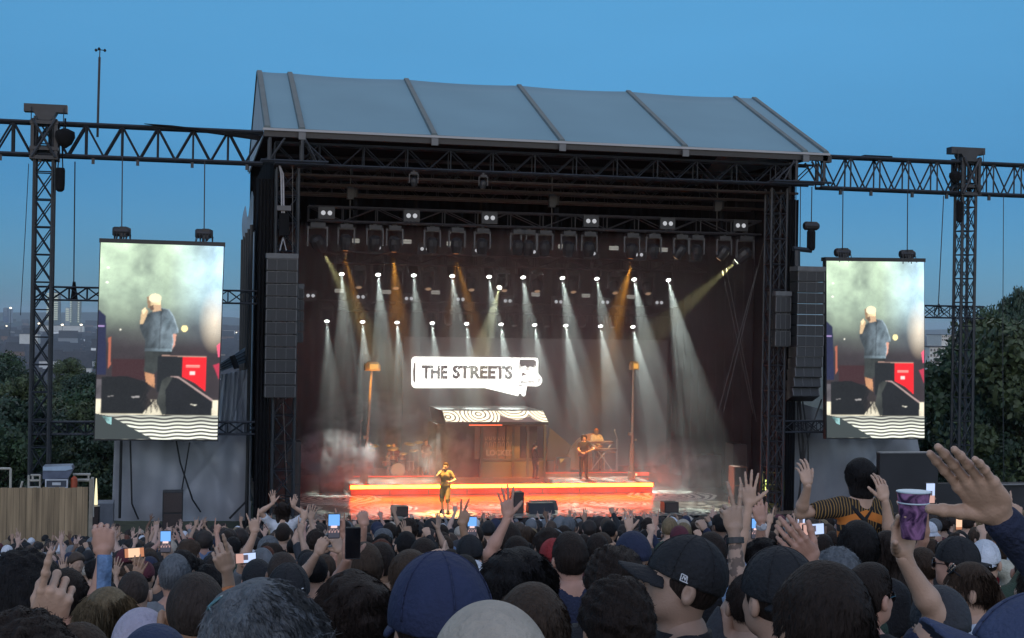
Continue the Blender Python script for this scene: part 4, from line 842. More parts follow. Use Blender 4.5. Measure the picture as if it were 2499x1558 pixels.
def video(U, V):
    V = 1-V; y = V*1.61                         # x 0..1, y 0..1.61 downwards
    n = vnoise(U, y, 5, 1); n2 = vnoise(U+3, y+3, 9, 2)
    sm = np.clip(1.25-y*1.15-.35*(U < .2)*0, 0, 1)**.8*(.50+.9*(n-.35))
    c = np.stack([.60*sm, .78*sm, .52*sm], -1); c[..., 2] += .42*np.clip((U-.55)*2.2, 0, 1)*sm+.03; c[..., 0] -= .10*np.clip((U-.6)*2, 0, 1)*sm
    c *= 1.35
    ray_ = np.clip(np.sin((U*1.6+y*.9)*38)*.5+.1, 0, 1)*np.clip(U-.7, 0, 1)*np.clip(.5-y, 0, 1)*1.6; c += ray_[..., None]*np.array([.5, .7, .8])
    lo = (y > .60)[..., None]; dk = (np.clip((y-.42)*2.3, 0, 1)**.8)[..., None]
    base = np.stack([.022+.02*n2, .016+.015*n2, .018+.018*n2], -1)+np.clip(.16-np.abs(U-.45)*.2, 0, 1)[..., None]*np.clip(.95-y, 0, 1)[..., None]*np.array([.8, .85, .9])
    c = c*(1-dk)+base*dk
    g = np.clip(1-np.hypot((U-.95)/.14, (y-.62)/.28), 0, 1)[..., None]; c += g*np.array([.75, .6, .4])
    def fill(pts, col, var=0):
        m_ = poly_mask(U, y, pts); c[m_] = np.array(col)*(1+var*(n2[m_][:, None]-.5)*2); return m_
    fill([(0, .55), (.06, .60), (.075, 1.08), (0, 1.08)], (.012, .016, .055)); fill([(.085, .78), (.105, .77), (.11, 1.0), (.09, 1.03)], (.42, .12, .07)); fill([(0, .68), (.05, .68), (.05, .69), (0, .69)], (.5, .35, .7))
    fill([(.12, .95), (.42, .95), (.42, 1.12), (.12, 1.12)], (.040, .012, .014)); fill([(0, 1.12), (.07, 1.12), (.09, 1.2), (.07, 1.5), (0, 1.5)], (.10, .09, .10), .9)
    fill([(0, 1.28), (1, 1.28), (1, 1.44), (0, 1.44)], (.72, .66, .50), .6)
    fill([(.385, .87), (.60, .87), (.575, 1.04), (.52, 1.08), (.50, 1.04), (.44, 1.08), (.38, 1.05)], (.035, .042, .04), .9)
    fill([(.385, 1.055), (.465, 1.075), (.475, 1.19), (.40, 1.14)], (.50, .24, .12), .4); fill([(.505, 1.04), (.53, 1.04), (.525, 1.28), (.505, 1.28)], (.45, .03, .02), .8)
    fill([(.605, .73), (.635, .74), (.625, .83), (.60, .87)], (.72, .36, .26))
    fill([(.37, .60), (.43, .555), (.495, .52), (.57, .535), (.61, .59), (.65, .70), (.652, .725), (.605, .74), (.615, .80), (.60, .885), (.378, .885), (.385, .80), (.355, .74), (.335, .69), (.345, .63)], (.072, .090, .105), 1.0)
    sm_ = poly_mask(U, y, [(.37, .60), (.43, .555), (.495, .52), (.57, .535), (.61, .59), (.65, .70), (.652, .725), (.605, .74), (.615, .80), (.60, .885), (.378, .885), (.385, .80), (.355, .74), (.335, .69), (.345, .63)])
    fold = vnoise(U*1.2+y*.6, y*.5, 22, 9, 3); shade = .45+2.6*np.clip((U-.40)/.2, 0, 1)*np.clip(1.15-(y-.52)*1.4, .3, 1); shade *= (.45+1.3*fold); c[sm_] = c[sm_]*shade[sm_][:, None]+np.array([.004, .010, .012])*shade[sm_][:, None]
    ed = sm_ & ~poly_mask(U+.008, y-.004, [(.37, .60), (.43, .555), (.495, .52), (.57, .535), (.61, .59), (.65, .70), (.652, .725), (.605, .74), (.615, .80), (.60, .885), (.378, .885), (.385, .80), (.355, .74), (.335, .69), (.345, .63)]); c[ed] = c[ed]*1.5+np.array([.10, .12, .12])
    sh = poly_mask(U, y, [(.50, .53), (.515, .53), (.505, .87), (.49, .87)]); c[sh] *= .6; sh = poly_mask(U, y, [(.385, .86), (.60, .86), (.60, .885), (.38, .885)]); c[sh] *= 2.1
    fill([(.345, .56), (.375, .53), (.40, .55), (.385, .60), (.36, .66), (.335, .66)], (.66, .46, .26)); fill([(.345, .55), (.375, .52), (.385, .55), (.36, .585)], (.95, .78, .48))
    hd = np.hypot((U-.445)/.055, (y-.475)/.060) < 1; c[hd] = (np.array([.80, .60, .34])*(.55+.9*np.clip((U-.40)/.09, 0, 1))[..., None]*(.8+.4*n2)[..., None])[hd]; fill([(.43, .50), (.50, .50), (.505, .545), (.435, .56)], (.62, .40, .24)); fill([(.385, .44), (.41, .42), (.42, .53), (.395, .53)], (.30, .19, .11)); fill([(.405, .515), (.44, .50), (.445, .54), (.42, .55)], (.14, .09, .06))
    top = np.hypot((U-.452)/.052, (y-.445)/.038) < 1; c[top] = np.array([.95, .86, .58])
    b = np.hypot((U-.70), (y-.69)) < .027; c[b] = (1.2, 1.0, .45); b = np.hypot((U-.18), (y-.71)) < .007; c[b] = (1, .95, .8)
    for a_, b2 in ((.065, .205), (.06, .325)): bb_ = np.hypot((U-a_)/1.6, (y-b2)) < .008; c[bb_] = (1, 1, .9)
    fill([(.49, .925), (.52, .915), (.695, .915), (.695, 1.23), (.49, 1.22)], (.008, .010, .012)); fill([(.695, .915), (.89, .925), (.89, 1.21), (.80, 1.14), (.695, 1.09)], (.88, .010, .018), .25)
    for y0_, y1_ in ((.992, 1.000), (1.004, 1.012)): fill([(.72, y0_), (.835, y0_), (.835, y1_), (.72, y1_)], (.95, .42, .36))
    fill([(.755, 1.045), (.80, 1.045), (.80, 1.072), (.755, 1.072)], (1, .72, .68)); fill([(.52, .913), (.89, .918), (.89, .926), (.52, .922)], (.4, .25, .2))
    fill([(.945, .99), (1, .97), (1, 1.12), (.965, 1.03)], (.5, .03, .07)); fill([(.97, .83), (1, .80), (1, .92), (.985, .92)], (.95, .12, .22))
    fill([(.04, 1.10), (.24, 1.09), (.41, 1.14), (.44, 1.19), (.40, 1.25), (.46, 1.31), (.40, 1.37), (.38, 1.40), (.04, 1.40)], (.005, .006, .007), .4); fill([(.28, 1.26), (.35, 1.25), (.35, 1.265), (.30, 1.27)], (.35, .33, .32)); fill([(.09, 1.26), (.14, 1.25), (.14, 1.255), (.10, 1.262)], (.35, .33, .32))
    for k in range(22): q0 = .42+.006*(k*7 % 11); fill([(q0, 1.16+.01*(k*5 % 9)), (q0+.004, 1.16+.01*(k*5 % 9)), (q0+.03*((k*3 % 5)-2), 1.30+.012*(k*4 % 9)), (q0+.03*((k*3 % 5)-2)-.005, 1.30+.012*(k*4 % 9))], (.03, .022, .02))
    fill([(.53, 1.12), (.575, 1.09), (.66, 1.09), (.75, 1.13), (.93, 1.25), (.95, 1.29), (.945, 1.41), (.56, 1.41), (.49, 1.30)], (.006, .007, .009), .5); fill([(.53, 1.12), (.575, 1.09), (.62, 1.09), (.56, 1.20), (.57, 1.40), (.54, 1.41), (.49, 1.30)], (.045, .05, .045), .6); fill([(.765, 1.315), (.825, 1.32), (.805, 1.328)], (.9, .85, .7)); fill([(.575, 1.085), (.66, 1.085), (.95, 1.275), (.945, 1.29), (.66, 1.10)], (.42, .30, .28))
    # soften: a camera picture has no hard cut edges
    for _ in range(2):
        c[1:-1, 1:-1] = (c[1:-1, 1:-1]*4+c[:-2, 1:-1]+c[2:, 1:-1]+c[1:-1, :-2]+c[1:-1, 2:])/8
    gq = np.random.default_rng(3); c *= (1+.035*gq.normal(size=U.shape))[..., None]; c += (.012*gq.random(U.shape))[..., None]
    # striped stage edge
    st_ = (y > 1.41); ln = np.clip(.55+.75*np.sin((y+.006*np.sin(U*9)+.004*np.sin(U*31))*2*math.pi/.030)*(.6+.8*n2), 0, 1.1)*np.clip(.4+(y-1.41)*6, 0, 1)
    c[st_] = (np.stack([.9*ln, .92*ln, .78*ln], -1)+.04)[st_]
    fill([(0, 1.40), (.05, 1.41), (.14, 1.43), (.30, 1.52), (.47, 1.61), (0, 1.61)], (.045, .055, .055)); fill([(.05, 1.42), (.13, 1.43), (.13, 1.49), (.10, 1.48)], (.4, .75, .75), 1.2)
    return np.clip(c, 0, 1.4)
def screen(cs, label, hx):
    tl, tr, br_, bl_ = [P(px, py, 49.7) for px, py in cs]; t = thing('video_screen', ((bl_.x+br_.x)/2, 49.7, bl_.z), label, 'screen')
    vc_panel('display', [bl_, br_, tr, tl], video, 210, 340, vcmat('screen_light', 1.25), t)
    mb = MB(); mb.prism([tuple(p+Vector((dx, .02, dz))) for p, dx, dz in ((bl_, -.03, -.05), (br_, .03, -.05), (tr, .03, .03), (tl, -.03, .03))], (0, .25, 0)); mb.build('frame', M_BLACK, t)
    mb = MB(); mb.prism([tuple(tl+Vector((-.05, -.03, .0))), tuple(tr+Vector((.05, -.03, 0))), tuple(tr+Vector((.05, -.03, .14))), tuple(tl+Vector((-.05, -.03, .14)))], (0, .4, 0)); mb.build('top_bar', M_BLACK, t)
    for k, (px, py, cy2) in enumerate(hx):
        c = P(px, py, 49.9); h = thing('chain_hoist', c, 'chain hoist on the %s of the %s screen top' % (('left', 'right')[k], 'left' if px < 1000 else 'right'), 'chain hoist')
        mb = MB(); mb.lathe((c.x-.3, c.y, c.z), [(.13, 0), (.17, .06), (.17, .5), (.12, .6)], 10, axis=(1, 0, 0)); mb.box((c.x+.05, c.y, c.z), (.22, .3, .34)); mb.build('motor', M_FIX, h)
        mb = MB(); mb.tube((c.x, c.y, c.z), (c.x-.02, c.y, cy2), .02, 5); mb.tube((c.x, c.y, c.z), (c.x, c.y, tl.z if k == 0 else tr.z), .03, 5); mb.build('chain', M_ALU, h)
        mb = MB(); q = random.Random(k)
        for j in range(6): x = c.x-.25+j*.1; mb.path([(x, c.y-.15, c.z), (x+q.uniform(-.05, .05), c.y-.22, c.z-q.uniform(.25, .4)), (x+.05, c.y-.1, c.z-.1)], .018, 4)
        mb.build('cable_loops', M_RUB, h)
screen([(246, 592), (546, 602), (530, 1074), (231, 1072)], 'tall left video screen showing the singer from behind beside a red case', [(297, 566, zlb), (498, 571, zlb)])
screen([(2017, 637), (2255, 640), (2256, 1070), (2018, 1069)], 'tall right video screen showing the singer from behind beside a red case', [(2056, 617, zrb), (2214, 621, zrb)])
# ---- line array speakers
def array(px0, px1, py0, py1, n, label, Y=49.6, curve=0.0, side=0):
    a, b = P(px0, py0, Y), P(px1, py0, Y); w_ = b.x-a.x; zt_ = a.z; zb_ = P((px0+px1)/2, py1, Y).z; h = (zt_-zb_)/n
    t = thing('line_array', ((a.x+b.x)/2, Y, zb_), label, 'speaker array'); q = random.Random(1)
    mb = MB(); mb.bx((a.x-.02, Y-.05, zt_), (b.x+.02, Y+.7, zt_+.17)); mb.build('flying_bar', mat('flying_bar', (.09, .095, .1), .5, .2), t)
    z = zt_; y = Y; ang = 0
    for k in range(n):
        ang = curve*max(0, (k-n*.35)/(n*.65))**1.6; ca, sa = math.cos(ang), math.sin(ang); rot = [[1, 0, 0], [0, ca, sa], [0, -sa, ca]]
        c = np.array([(a.x+b.x)/2, y+.35*ca+sa*h/2, z-h/2*ca-.0])
        mb = MB(); mb.box(c, (w_, .7, h*.93), rot); box = mb.build('speaker_box', M_RUB, t)
        mb = MB(); f = np.array(rot)@np.array([0, -.36, 0])
        mb.box(c+f, (w_*.93, .02, h*.84), rot); mb.build('grille', mat('array_grille', (.022, .023, .025), .6, .3, 30), box)
        mb = MB()
        for s_ in (-.5, .5): mb.box(c+f*1.04+np.array([s_*w_*.96, 0, 0]), (.03, .03, h*.8), rot)
        for s_ in (-.17, .17): mb.box(c+f*1.05+np.array([s_*w_, 0, 0]), (.014, .01, h*.84), rot)
        mb.box(c+f*1.05+np.array([0, 0, h*.45]), (w_*.98, .012, .018), rot)
        mb.build('rim', mat('array_rim', (.10, .10, .105), .45, .2), box)
        y += sa*h*.95+.0; z -= h*ca
    return t
array(651, 727, 630, 972, 11, 'tall black line array speaker hanging on the left leg of the stage')
array(1947, 2013, 661, 980, 12, 'tall black line array speaker between right stage leg and right screen, curved at its foot', curve=.42)
array(728, 741, 705, 838, 5, 'narrow side speaker hanging just right of the left line array', Y=51.5)
t = array(1893, 1930, 722, 848, 3, 'flat black side speaker hanging on the right stage leg', Y=50)
# hoist and bag stack over the right array, chain stack over the left array
t = thing('chain_hoist', tuple(P(1980, 552, 50)), 'chain hoist with hanging black bag above the right line array', 'chain hoist')
c = P(1980, 552, 50); mb = MB(); mb.lathe((c.x-.3, 50, c.z), [(.12, 0), (.17, .06), (.17, .5), (.1, .6)], 10, axis=(1, 0, 0)); mb.build('motor', M_FIX, t)
mb = MB(); b = P(1980, 605, 50); mb.lathe((c.x, 50, b.z), [(.12, -.1), (.16, 0), (.16, .6), (.1, .7)], 10); mb.build('chain_bag', M_DRAPE, t)
mb = MB(); mb.tube(c, (c.x, 50, zrb), .02, 5); 
for px in (1942, 1953): x = P(px, 500, 50).x; mb.tube((x, 50, zrb), (x+.02, 50, P(px, 615, 50).z), .018, 4)
mb.path([tuple(P(1935, 607, 50)), tuple(P(1980, 612, 50))], .1, 6); mb.path([tuple(P(1945, 612, 50)), tuple(P(1945, 650, 50))], .12, 6); mb.build('chain', M_ALU, t)
t = thing('chain_hoist', tuple(P(692, 560, 50)), 'chain hoist with bright chains and a black bag above the left line array', 'chain hoist')
mb = MB()
for px in (688, 693): mb.path([tuple(P(682, 405, 49.9)), tuple(P(px-2, 425, 49.9)), tuple(P(px, 520, 49.9))], .028, 5)
mb.build('chain', mat('bright_chain', (.3, .3, .32), .4), t)
mb = MB(); a, b = P(676, 502, 49.9), P(710, 515, 49.9); mb.bx((a.x, 49.8, b.z), (b.x, 50.1, a.z)); mb.build('spreader', mat('spreader', (.07, .07, .075), .5), t)
mb = MB(); a, b = P(682, 522, 49.9), P(704, 576, 49.9); mb.bx((a.x, 49.75, b.z), (b.x, 50.05, a.z)); mb.build('chain_bag', M_DRAPE, t)
mb = MB()
for s_ in (-1, 1): mb.path([tuple(P(691, 580, 49.9)), tuple(P(691+s_*8, 612, 49.9))], .02, 4)
mb.build('shackle', MATS['bright_chain'], t)
# ---- tarpaulins
def tarp(pts, Y, label, seed, amp=.12):
    # pts: bl, br, tr, tl in pixels
    c = [np.array(P(px, py, Y)) for px, py in pts]; q = np.random.default_rng(seed); ph = q.random(8)*6.28
    def f(u_, v_):
        p = (c[0]*(1-u_)+c[1]*u_)*(1-v_)+(c[3]*(1-u_)+c[2]*u_)*v_
        d = math.sin(u_*17+ph[0]+v_*2)*.4+math.sin(u_*41+ph[1]-v_*3)*.25+math.sin((u_*8+v_*6)+ph[2])*.5+math.sin(u_*70+v_*8+ph[3])*.12*(1-v_)+math.sin(v_*12+u_*9+ph[4])*.25+.4*math.exp(-((u_-v_*.5-.35)/.03)**2)+.3*math.exp(-((u_+v_*.4-.95)/.025)**2)
        return (p[0], p[1]+amp*d, p[2])
    mb = MB(); mb.grid(f, 90, 50); t = thing('tarpaulin', tuple((c[0]+c[1])/2), label, 'tarpaulin'); mb.build('sheet', M_GREYF, t, smooth=True); return t
tb = tarp([(272, 1272), (612, 1272), (612, 1060), (280, 1060)], 52.2, 'big creased silver grey tarpaulin hanging under the left screen', 1)
mb = MB(); mb.path([tuple(P(296, 1075, 51.8)), tuple(P(292, 1265, 51.8))], .05, 5); mb.build('rope', M_BLACK, tb)
mb = MB(); mb.path([tuple(P(318, 1075, 51.8)), tuple(P(322, 1230, 51.8)), tuple(P(338, 1268, 51.8))], .03, 5); mb.build('rope', M_BLACK, tb)
mb = MB(); mb.path([tuple(P(430, 1075, 51.8)), tuple(P(440, 1130, 51.8)), tuple(P(470, 1220, 51.8)), tuple(P(490, 1250, 51.8))], .03, 5); mb.build('rope', M_BLACK, tb)
mb = MB(); mb.path([tuple(P(463, 1080, 51.8)), tuple(P(443, 1200, 51.8))], .025, 5); mb.build('rope', M_BLACK, tb)
mb = MB(); mb.path([tuple(P(604, 1060, 51.8)), tuple(P(600, 1225, 51.8)), tuple(P(560, 1266, 51.8))], .04, 5); mb.build('rope', M_BLACK, tb)

tarp([(528, 1062), (612, 1062), (612, 900), (540, 915)], 54.0, 'grey tarpaulin wall between the left screen and the stage', 2)
tarp([(1932, 1262), (2260, 1262), (2240, 1060), (1932, 980)], 52.5, 'pale grey tarpaulin hanging under the right screen', 3)
mb = MB(); q = random.Random(2)
for x0, x1 in ((1952, 1950), (1958, 1972), (2005, 1945), (1945, 1968), (1948, 1962)): mb.path([tuple(P(x0, 975, 51)), tuple(P((x0+x1)/2+q.uniform(-8, 8), 1080, 51)), tuple(P(x1, 1240, 51))], .035, 5)
single(mb, 'cable_bundle', M_RUB, 'bundle of black cables hanging below the right line array', 'cable')
t = thing('wing_canopy', tuple(P(575, 880, 53)), 'pale sloping canopy strip jutting out left of the stage side wall', 'canopy')
mb = MB(); a, b, c, d = P(538, 908, 52), P(538, 886, 52), P(600, 848, 56), P(612, 880, 56); mb.prism([a, b, c, d], (0, .08, 0)); mb.build('sheet', M_WALLF, t)
mb = MB(); 
for k in (1, 2, 3): mb.path([tuple(a.lerp(b, k/4)-Vector((0, .06, 0))), tuple(d.lerp(c, k/4)-Vector((0, .06, 0)))], .025, 4)
mb.path([tuple(P(566, 868, 52.8)), tuple(P(578, 900, 52.8))], .12, 6); mb.build('strap', M_BLACK, t)
# dark enclosure and low black wall at right
t = thing('black_hoarding', tuple(P(2300, 1250, 49)), 'long black hoarding below the trees right of the right screen', 'barrier')
mb = MB(); a, b = P(2148, 1107, 49), P(2520, 1262, 49); mb.bx((a.x, 49, 0), (P(2290, 1107, 49).x, 49.3, a.z)); mb.bx((P(2290, 1, 49).x, 49.05, 0), (b.x+3, 49.35, P(2400, 1180, 49).z)); mb.build('panel', mat('hoarding_black', (.022, .022, .024), .7, .3, 1), t)
mb = MB(); mb.bx((a.x, 48.97, a.z-.0), (P(2290, 1, 49).x, 49.33, a.z+.04)); z = P(2440, 1184, 49).z; mb.bx((P(2420, 1, 49).x, 48.9, z), (b.x+2, 49, z+.05)); mb.build('rail', mat('rail_grey', (.2, .2, .2), .5), t)
mb = MB(); x = P(2185, 1090, 53).x; mb.tube((x, 53, 0), (x, 53, P(2185, 1072, 53).z), .1, 8); single(mb, 'steel_post', M_BLACK, 'black post standing under the right screen', 'post')
# ---- fence and gear behind it (left)
fy = 44.5; f0, f1 = P(-40, 1193, fy), P(222, 1190, fy); zt_ = f1.z; t = thing('wooden_fence', (f1.x, fy, 0), 'weathered vertical plank fence at the left edge of the crowd', 'fence')
M_WOODP = mat('weathered_plank', (.30, .215, .125), .85, .5, 1.2, bump=.3, bscale=8)
m_ = M_WOODP.node_tree; nz = [n for n in m_.nodes if n.type == 'TEX_NOISE'][0]; mp = m_.nodes.new('ShaderNodeMapping'); mp.inputs['Scale'].default_value = (6, 6, .35); tc_ = [n for n in m_.nodes if n.type == 'TEX_COORD'][0]; m_.links.new(tc_.outputs['Object'], mp.inputs[0]); m_.links.new(mp.outputs[0], nz.inputs['Vector'])
q = random.Random(6); x = f0.x; mb = MB()
while x < f1.x-.08:
    w_ = q.uniform(.12, .2); mb.bx((x, fy+q.uniform(0, .02), -.3), (min(x+w_-.008, f1.x-.05), fy+.05, zt_+q.uniform(-.015, .02))); x += w_
mb.build('planks', M_WOODP, t); mb = MB(); mb.bx((f1.x-.05, fy-.03, -.3), (f1.x+.06, fy+.1, zt_+.25)); mb.build('post', mat('fence_post', (.25, .22, .17), .8), t)
M_RAIL = mat('galvanised_rail', (.42, .40, .34), .5, .2)
t = thing('handrail', tuple(P(190, 1160, 46)), 'pale metal handrail above the right end of the wooden fence', 'railing')
mb = MB(); Y = 46; mb.path([tuple(P(178, 1158, Y)), tuple(P(221, 1158, Y))], .04); mb.path([tuple(P(180, 1172, Y)), tuple(P(226, 1172, Y))], .05); mb.path([tuple(P(216, 1158, Y)), tuple(P(216, 1172, Y))], .03); mb.path([tuple(P(226, 1165, Y)), tuple(P(226, 1262, Y))], .05); mb.path([tuple(P(222, 1240, Y)), tuple(P(226, 1167, Y))], .03); mb.build('rail', M_RAIL, t)
t = thing('handrail', tuple(P(15, 1170, 46)), 'pale metal frame standing above the fence at the far left', 'railing')
mb = MB(); mb.path([tuple(P(-10, 1144, 46)), tuple(P(26, 1144, 46)), tuple(P(25, 1230, 46))], .04); mb.build('rail', M_RAIL, t)
t = thing('barrier_frame', tuple(P(82, 1190, 46)), 'pale metal frame standing above the fence left of the flight cases', 'barrier')
mb = MB()
for x0, y0, x1, y1 in ((75, 1160, 99, 1160), (72, 1173, 98, 1173), (70, 1160, 70, 1192), (80, 1160, 80, 1173), (70, 1190, 98, 1190), (98, 1160, 98, 1192), (55, 1175, 50, 1192)): mb.path([tuple(P(x0, y0, 46)), tuple(P(x1, y1, 46))], .035)
mb.build('rail', M_RAIL, t)
M_CASE = mat('case_blue_grey', (.16, .20, .26), .4, .3, 3); M_EDGE = mat('case_edge', (.5, .53, .56), .3)
def case(x0, y0, x1, y1, Y, label, m_):
    a, b = P(x0, y0, Y), P(x1, y1, Y); t = thing('flight_case', ((a.x+b.x)/2, Y, b.z), label, 'flight case'); mb = MB(); mb.bx((a.x, Y, b.z), (b.x, Y+.7, a.z)); mb.build('box', m_, t)
    mb = MB()
    for z in (a.z-.04, b.z): mb.bx((a.x-.02, Y-.02, z), (b.x+.02, Y-.003, z+.04))
    for x in (a.x-.02, b.x-.02): mb.bx((x, Y-.03, b.z), (x+.04, Y-.021, a.z))
    mb.build('metal_edge', M_EDGE, t)
    mb = MB(); w_ = b.x-a.x; h = a.z-b.z; mb.bx((a.x+w_*.3, Y-.035, b.z+h*.35), (b.x-w_*.3, Y-.015, b.z+h*.65)); mb.build('label_plate', M_EDGE, t); return t
case(112, 1170, 164, 1192, 45.5, 'dark flight case with pale metal edges standing above the fence', mat('case_dark', (.04, .05, .07), .5))
t = thing('sheeted_load', tuple(P(135, 1165, 45.6)), 'load covered with shiny blue grey sheeting on top of the flight case', 'load')
mb = MB(); Y = 45.5; o_ = [(104, 1140), (174, 1138), (178, 1147), (166, 1168), (104, 1170)]; mb.prism([P(x, y, Y) for x, y in o_], (0, .8, 0)); mb.build('bulk', mat('sheet_dark', (.10, .12, .17), .35, .3, 4, bump=.6, bscale=3), t); mb = MB(); mb.prism([P(x, y, Y-.03) for x, y in [(105, 1140), (174, 1138), (177, 1145), (160, 1149), (105, 1149)]], (0, .028, 0)); mb.build('top_sheet', mat('sheet_light', (.35, .45, .55), .3, .15, 4), t)
t = thing('fire_extinguisher', tuple(P(181, 1190, 45.6)), 'orange red cylinder standing beside the flight case behind the fence', 'gas bottle'); a, b = P(181, 1162, 45.6), P(181, 1194, 45.6); mb = MB(); h = a.z-b.z; mb.lathe((a.x, 45.6, b.z), [(.09, 0), (.1, .03), (.1, h*.8), (.05, h*.95), (.03, h)], 12); mb.build('cylinder', mat('red_paint', (.36, .07, .03), .4), t)
t = thing('feather_flag', tuple(P(233, 1230, 47)), 'narrow glowing pale yellow cone lamp beside the end of the fence', 'lamp'); mb = MB(); a, b = P(232, 1168, 47), P(234, 1232, 47); mb.lathe((b.x, 47, b.z), [(.055, 0), (.04, (a.z-b.z)*.5), (.012, a.z-b.z)], 8); mb.build('shade', emat('lamp_cream', (1, .9, .55), 1.2), t)
speaker(222, 1237, 242, 1276, 46.5, 0, 'black box behind the end of the wooden fence', 'equipment_case', 'case', .4); a, b = P(235, 1230, 48), P(275, 1270, 48); mb = MB(); mb.bx((a.x, 48, 0), (b.x, 49, a.z)); o = mb.build('riser_box', mat('grey_platform', (.12, .13, .15), .6), None); tag(o, 'low grey platform between the fence and the silver tarpaulin', 'platform')
speaker(397, 1202, 446, 1262, 50.2, 0, 'black double speaker stack standing in front of the silver tarpaulin', 'speaker_stack', 'speaker', .8)
# crowd barrier in front of the stage
t = thing('crowd_barrier', (12, 46.6, 0), 'low black crowd barrier running along the foot of the stage', 'barrier'); mb = MB(); mb.bx((2, 46.6, 0), (26, 46.7, 1.05)); mb.build('panel', M_BLACK, t); mb = MB(); mb.tube((2, 46.55, 1.1), (26, 46.55, 1.1), .03); mb.build('rail', M_ALU, t)
# ================================================================== people
import openvdb
def unit(v): v = np.asarray(v, float); return v/(np.linalg.norm(v)+1e-9)
class Fld:
    def __init__(s, lo, hi, h):
        s.h = h; s.lo = np.array(lo, float)-2*h; n = np.ceil((np.array(hi, float)+2*h-s.lo)/h).astype(int)+1
        s.ax = [s.lo[i]+np.arange(n[i])*h for i in range(3)]; s.d = np.full(n, .08, np.float32)
    def sl(s, lo, hi):
        o = []
        for i in range(3):
            a = int(np.floor((lo[i]-s.lo[i])/s.h)); b = int(np.ceil((hi[i]-s.lo[i])/s.h))+1
            o.append(slice(max(0, a), max(0, min(s.d.shape[i], b))))
        return tuple(o)
    def pts(s, sl): return np.meshgrid(s.ax[0][sl[0]], s.ax[1][sl[1]], s.ax[2][sl[2]], indexing='ij', sparse=True)
    def comb(s, sl, v, k, sub=False):
        a = s.d[sl]
        if a.size == 0: return
        if sub:
            v = -v; h = np.clip(.5-.5*(v-a)/-k, 0, 1) if False else None; s.d[sl] = np.maximum(a, v) if k <= 0 else -smin(-a, -v, k)
        else: s.d[sl] = np.minimum(a, v) if k <= 0 else smin(a, v, k)
    def cone(s, a, b, ra, rb, k=.02, sub=False, sc=None):
        a = np.array(a, float); b = np.array(b, float); m_ = max(ra, rb)+k+2.5*s.h
        sl = s.sl(np.minimum(a, b)-m_, np.maximum(a, b)+m_); X, Y, Z = s.pts(sl); ab = b-a; L = max(ab.dot(ab), 1e-9)
        t = np.clip(((X-a[0])*ab[0]+(Y-a[1])*ab[1]+(Z-a[2])*ab[2])/L, 0, 1)
        d = np.sqrt((X-a[0]-t*ab[0])**2+(Y-a[1]-t*ab[1])**2+(Z-a[2]-t*ab[2])**2)-(ra+(rb-ra)*t)
        s.comb(sl, d.astype(np.float32), k, sub)
    def ell(s, c, r, k=.02, sub=False, M=None):
        c = np.array(c, float); r = np.array(r, float); m_ = (r.max() if M is not None else r)+k+2.5*s.h
        sl = s.sl(c-m_, c+m_); X, Y, Z = s.pts(sl); x, y, z = X-c[0], Y-c[1], Z-c[2]
        if M is not None:
            M = np.array(M); x, y, z = (M[0, 0]*x+M[1, 0]*y+M[2, 0]*z), (M[0, 1]*x+M[1, 1]*y+M[2, 1]*z), (M[0, 2]*x+M[1, 2]*y+M[2, 2]*z)
        k0 = np.sqrt((x/r[0])**2+(y/r[1])**2+(z/r[2])**2); k1 = np.sqrt((x/r[0]**2)**2+(y/r[1]**2)**2+(z/r[2]**2)**2)+1e-6
        s.comb(sl, (k0*(k0-1)/k1).astype(np.float32), k, sub)
    def fn(s, f):
        X, Y, Z = np.meshgrid(*s.ax, indexing='ij', sparse=True); s.d = f(s.d, X, Y, Z).astype(np.float32)
    def mesh(s, adapt=0.0):
        g = openvdb.FloatGrid(.08); g.copyFromArray(np.ascontiguousarray(np.clip(s.d, -.08, .08))); g.transform = openvdb.createLinearTransform(voxelSize=s.h)
        p, t, q = g.convertToPolygons(isovalue=0.0, adaptivity=adapt)
        p = np.asarray(p, float)+s.lo
        return p, [tuple(x) for x in np.asarray(q)[:, ::-1]]+[tuple(x) for x in np.asarray(t)[:, ::-1]]
def smin(a, b, k):
    h = np.maximum(k-np.abs(a-b), 0)/k; return np.minimum(a, b)-h*h*k*.25
def joinm(parts):
    V = []; Fc = []; MI = []; n = 0
    for (v, f, mi) in parts:
        V.append(v); Fc += [tuple(i+n for i in q) for q in f]; MI += [mi]*len(f); n += len(v)
    return np.vstack(V), Fc, MI
def tomesh(name, v, f, mi=None, mats=(), smooth=True):
    me = bpy.data.meshes.new(name); me.from_pydata(np.asarray(v).tolist(), [], [tuple(int(i) for i in q) for q in f])
    for m_ in mats: me.materials.append(m_)
    if mi is not None: me.polygons.foreach_set('material_index', np.asarray(mi, int))
    if smooth: me.polygons.foreach_set('use_smooth', [True]*len(me.polygons))
    me.update(); return me
def wob(X, Y, Z, fr, seed, n=5):
    q = np.random.default_rng(seed); o = 0
    for k in range(n):
        d = q.normal(size=3); d *= fr*q.uniform(.6, 1.5)/np.linalg.norm(d); o = o+np.sin(X*d[0]+Y*d[1]+Z*d[2]+q.random()*6.28)
    return o/n
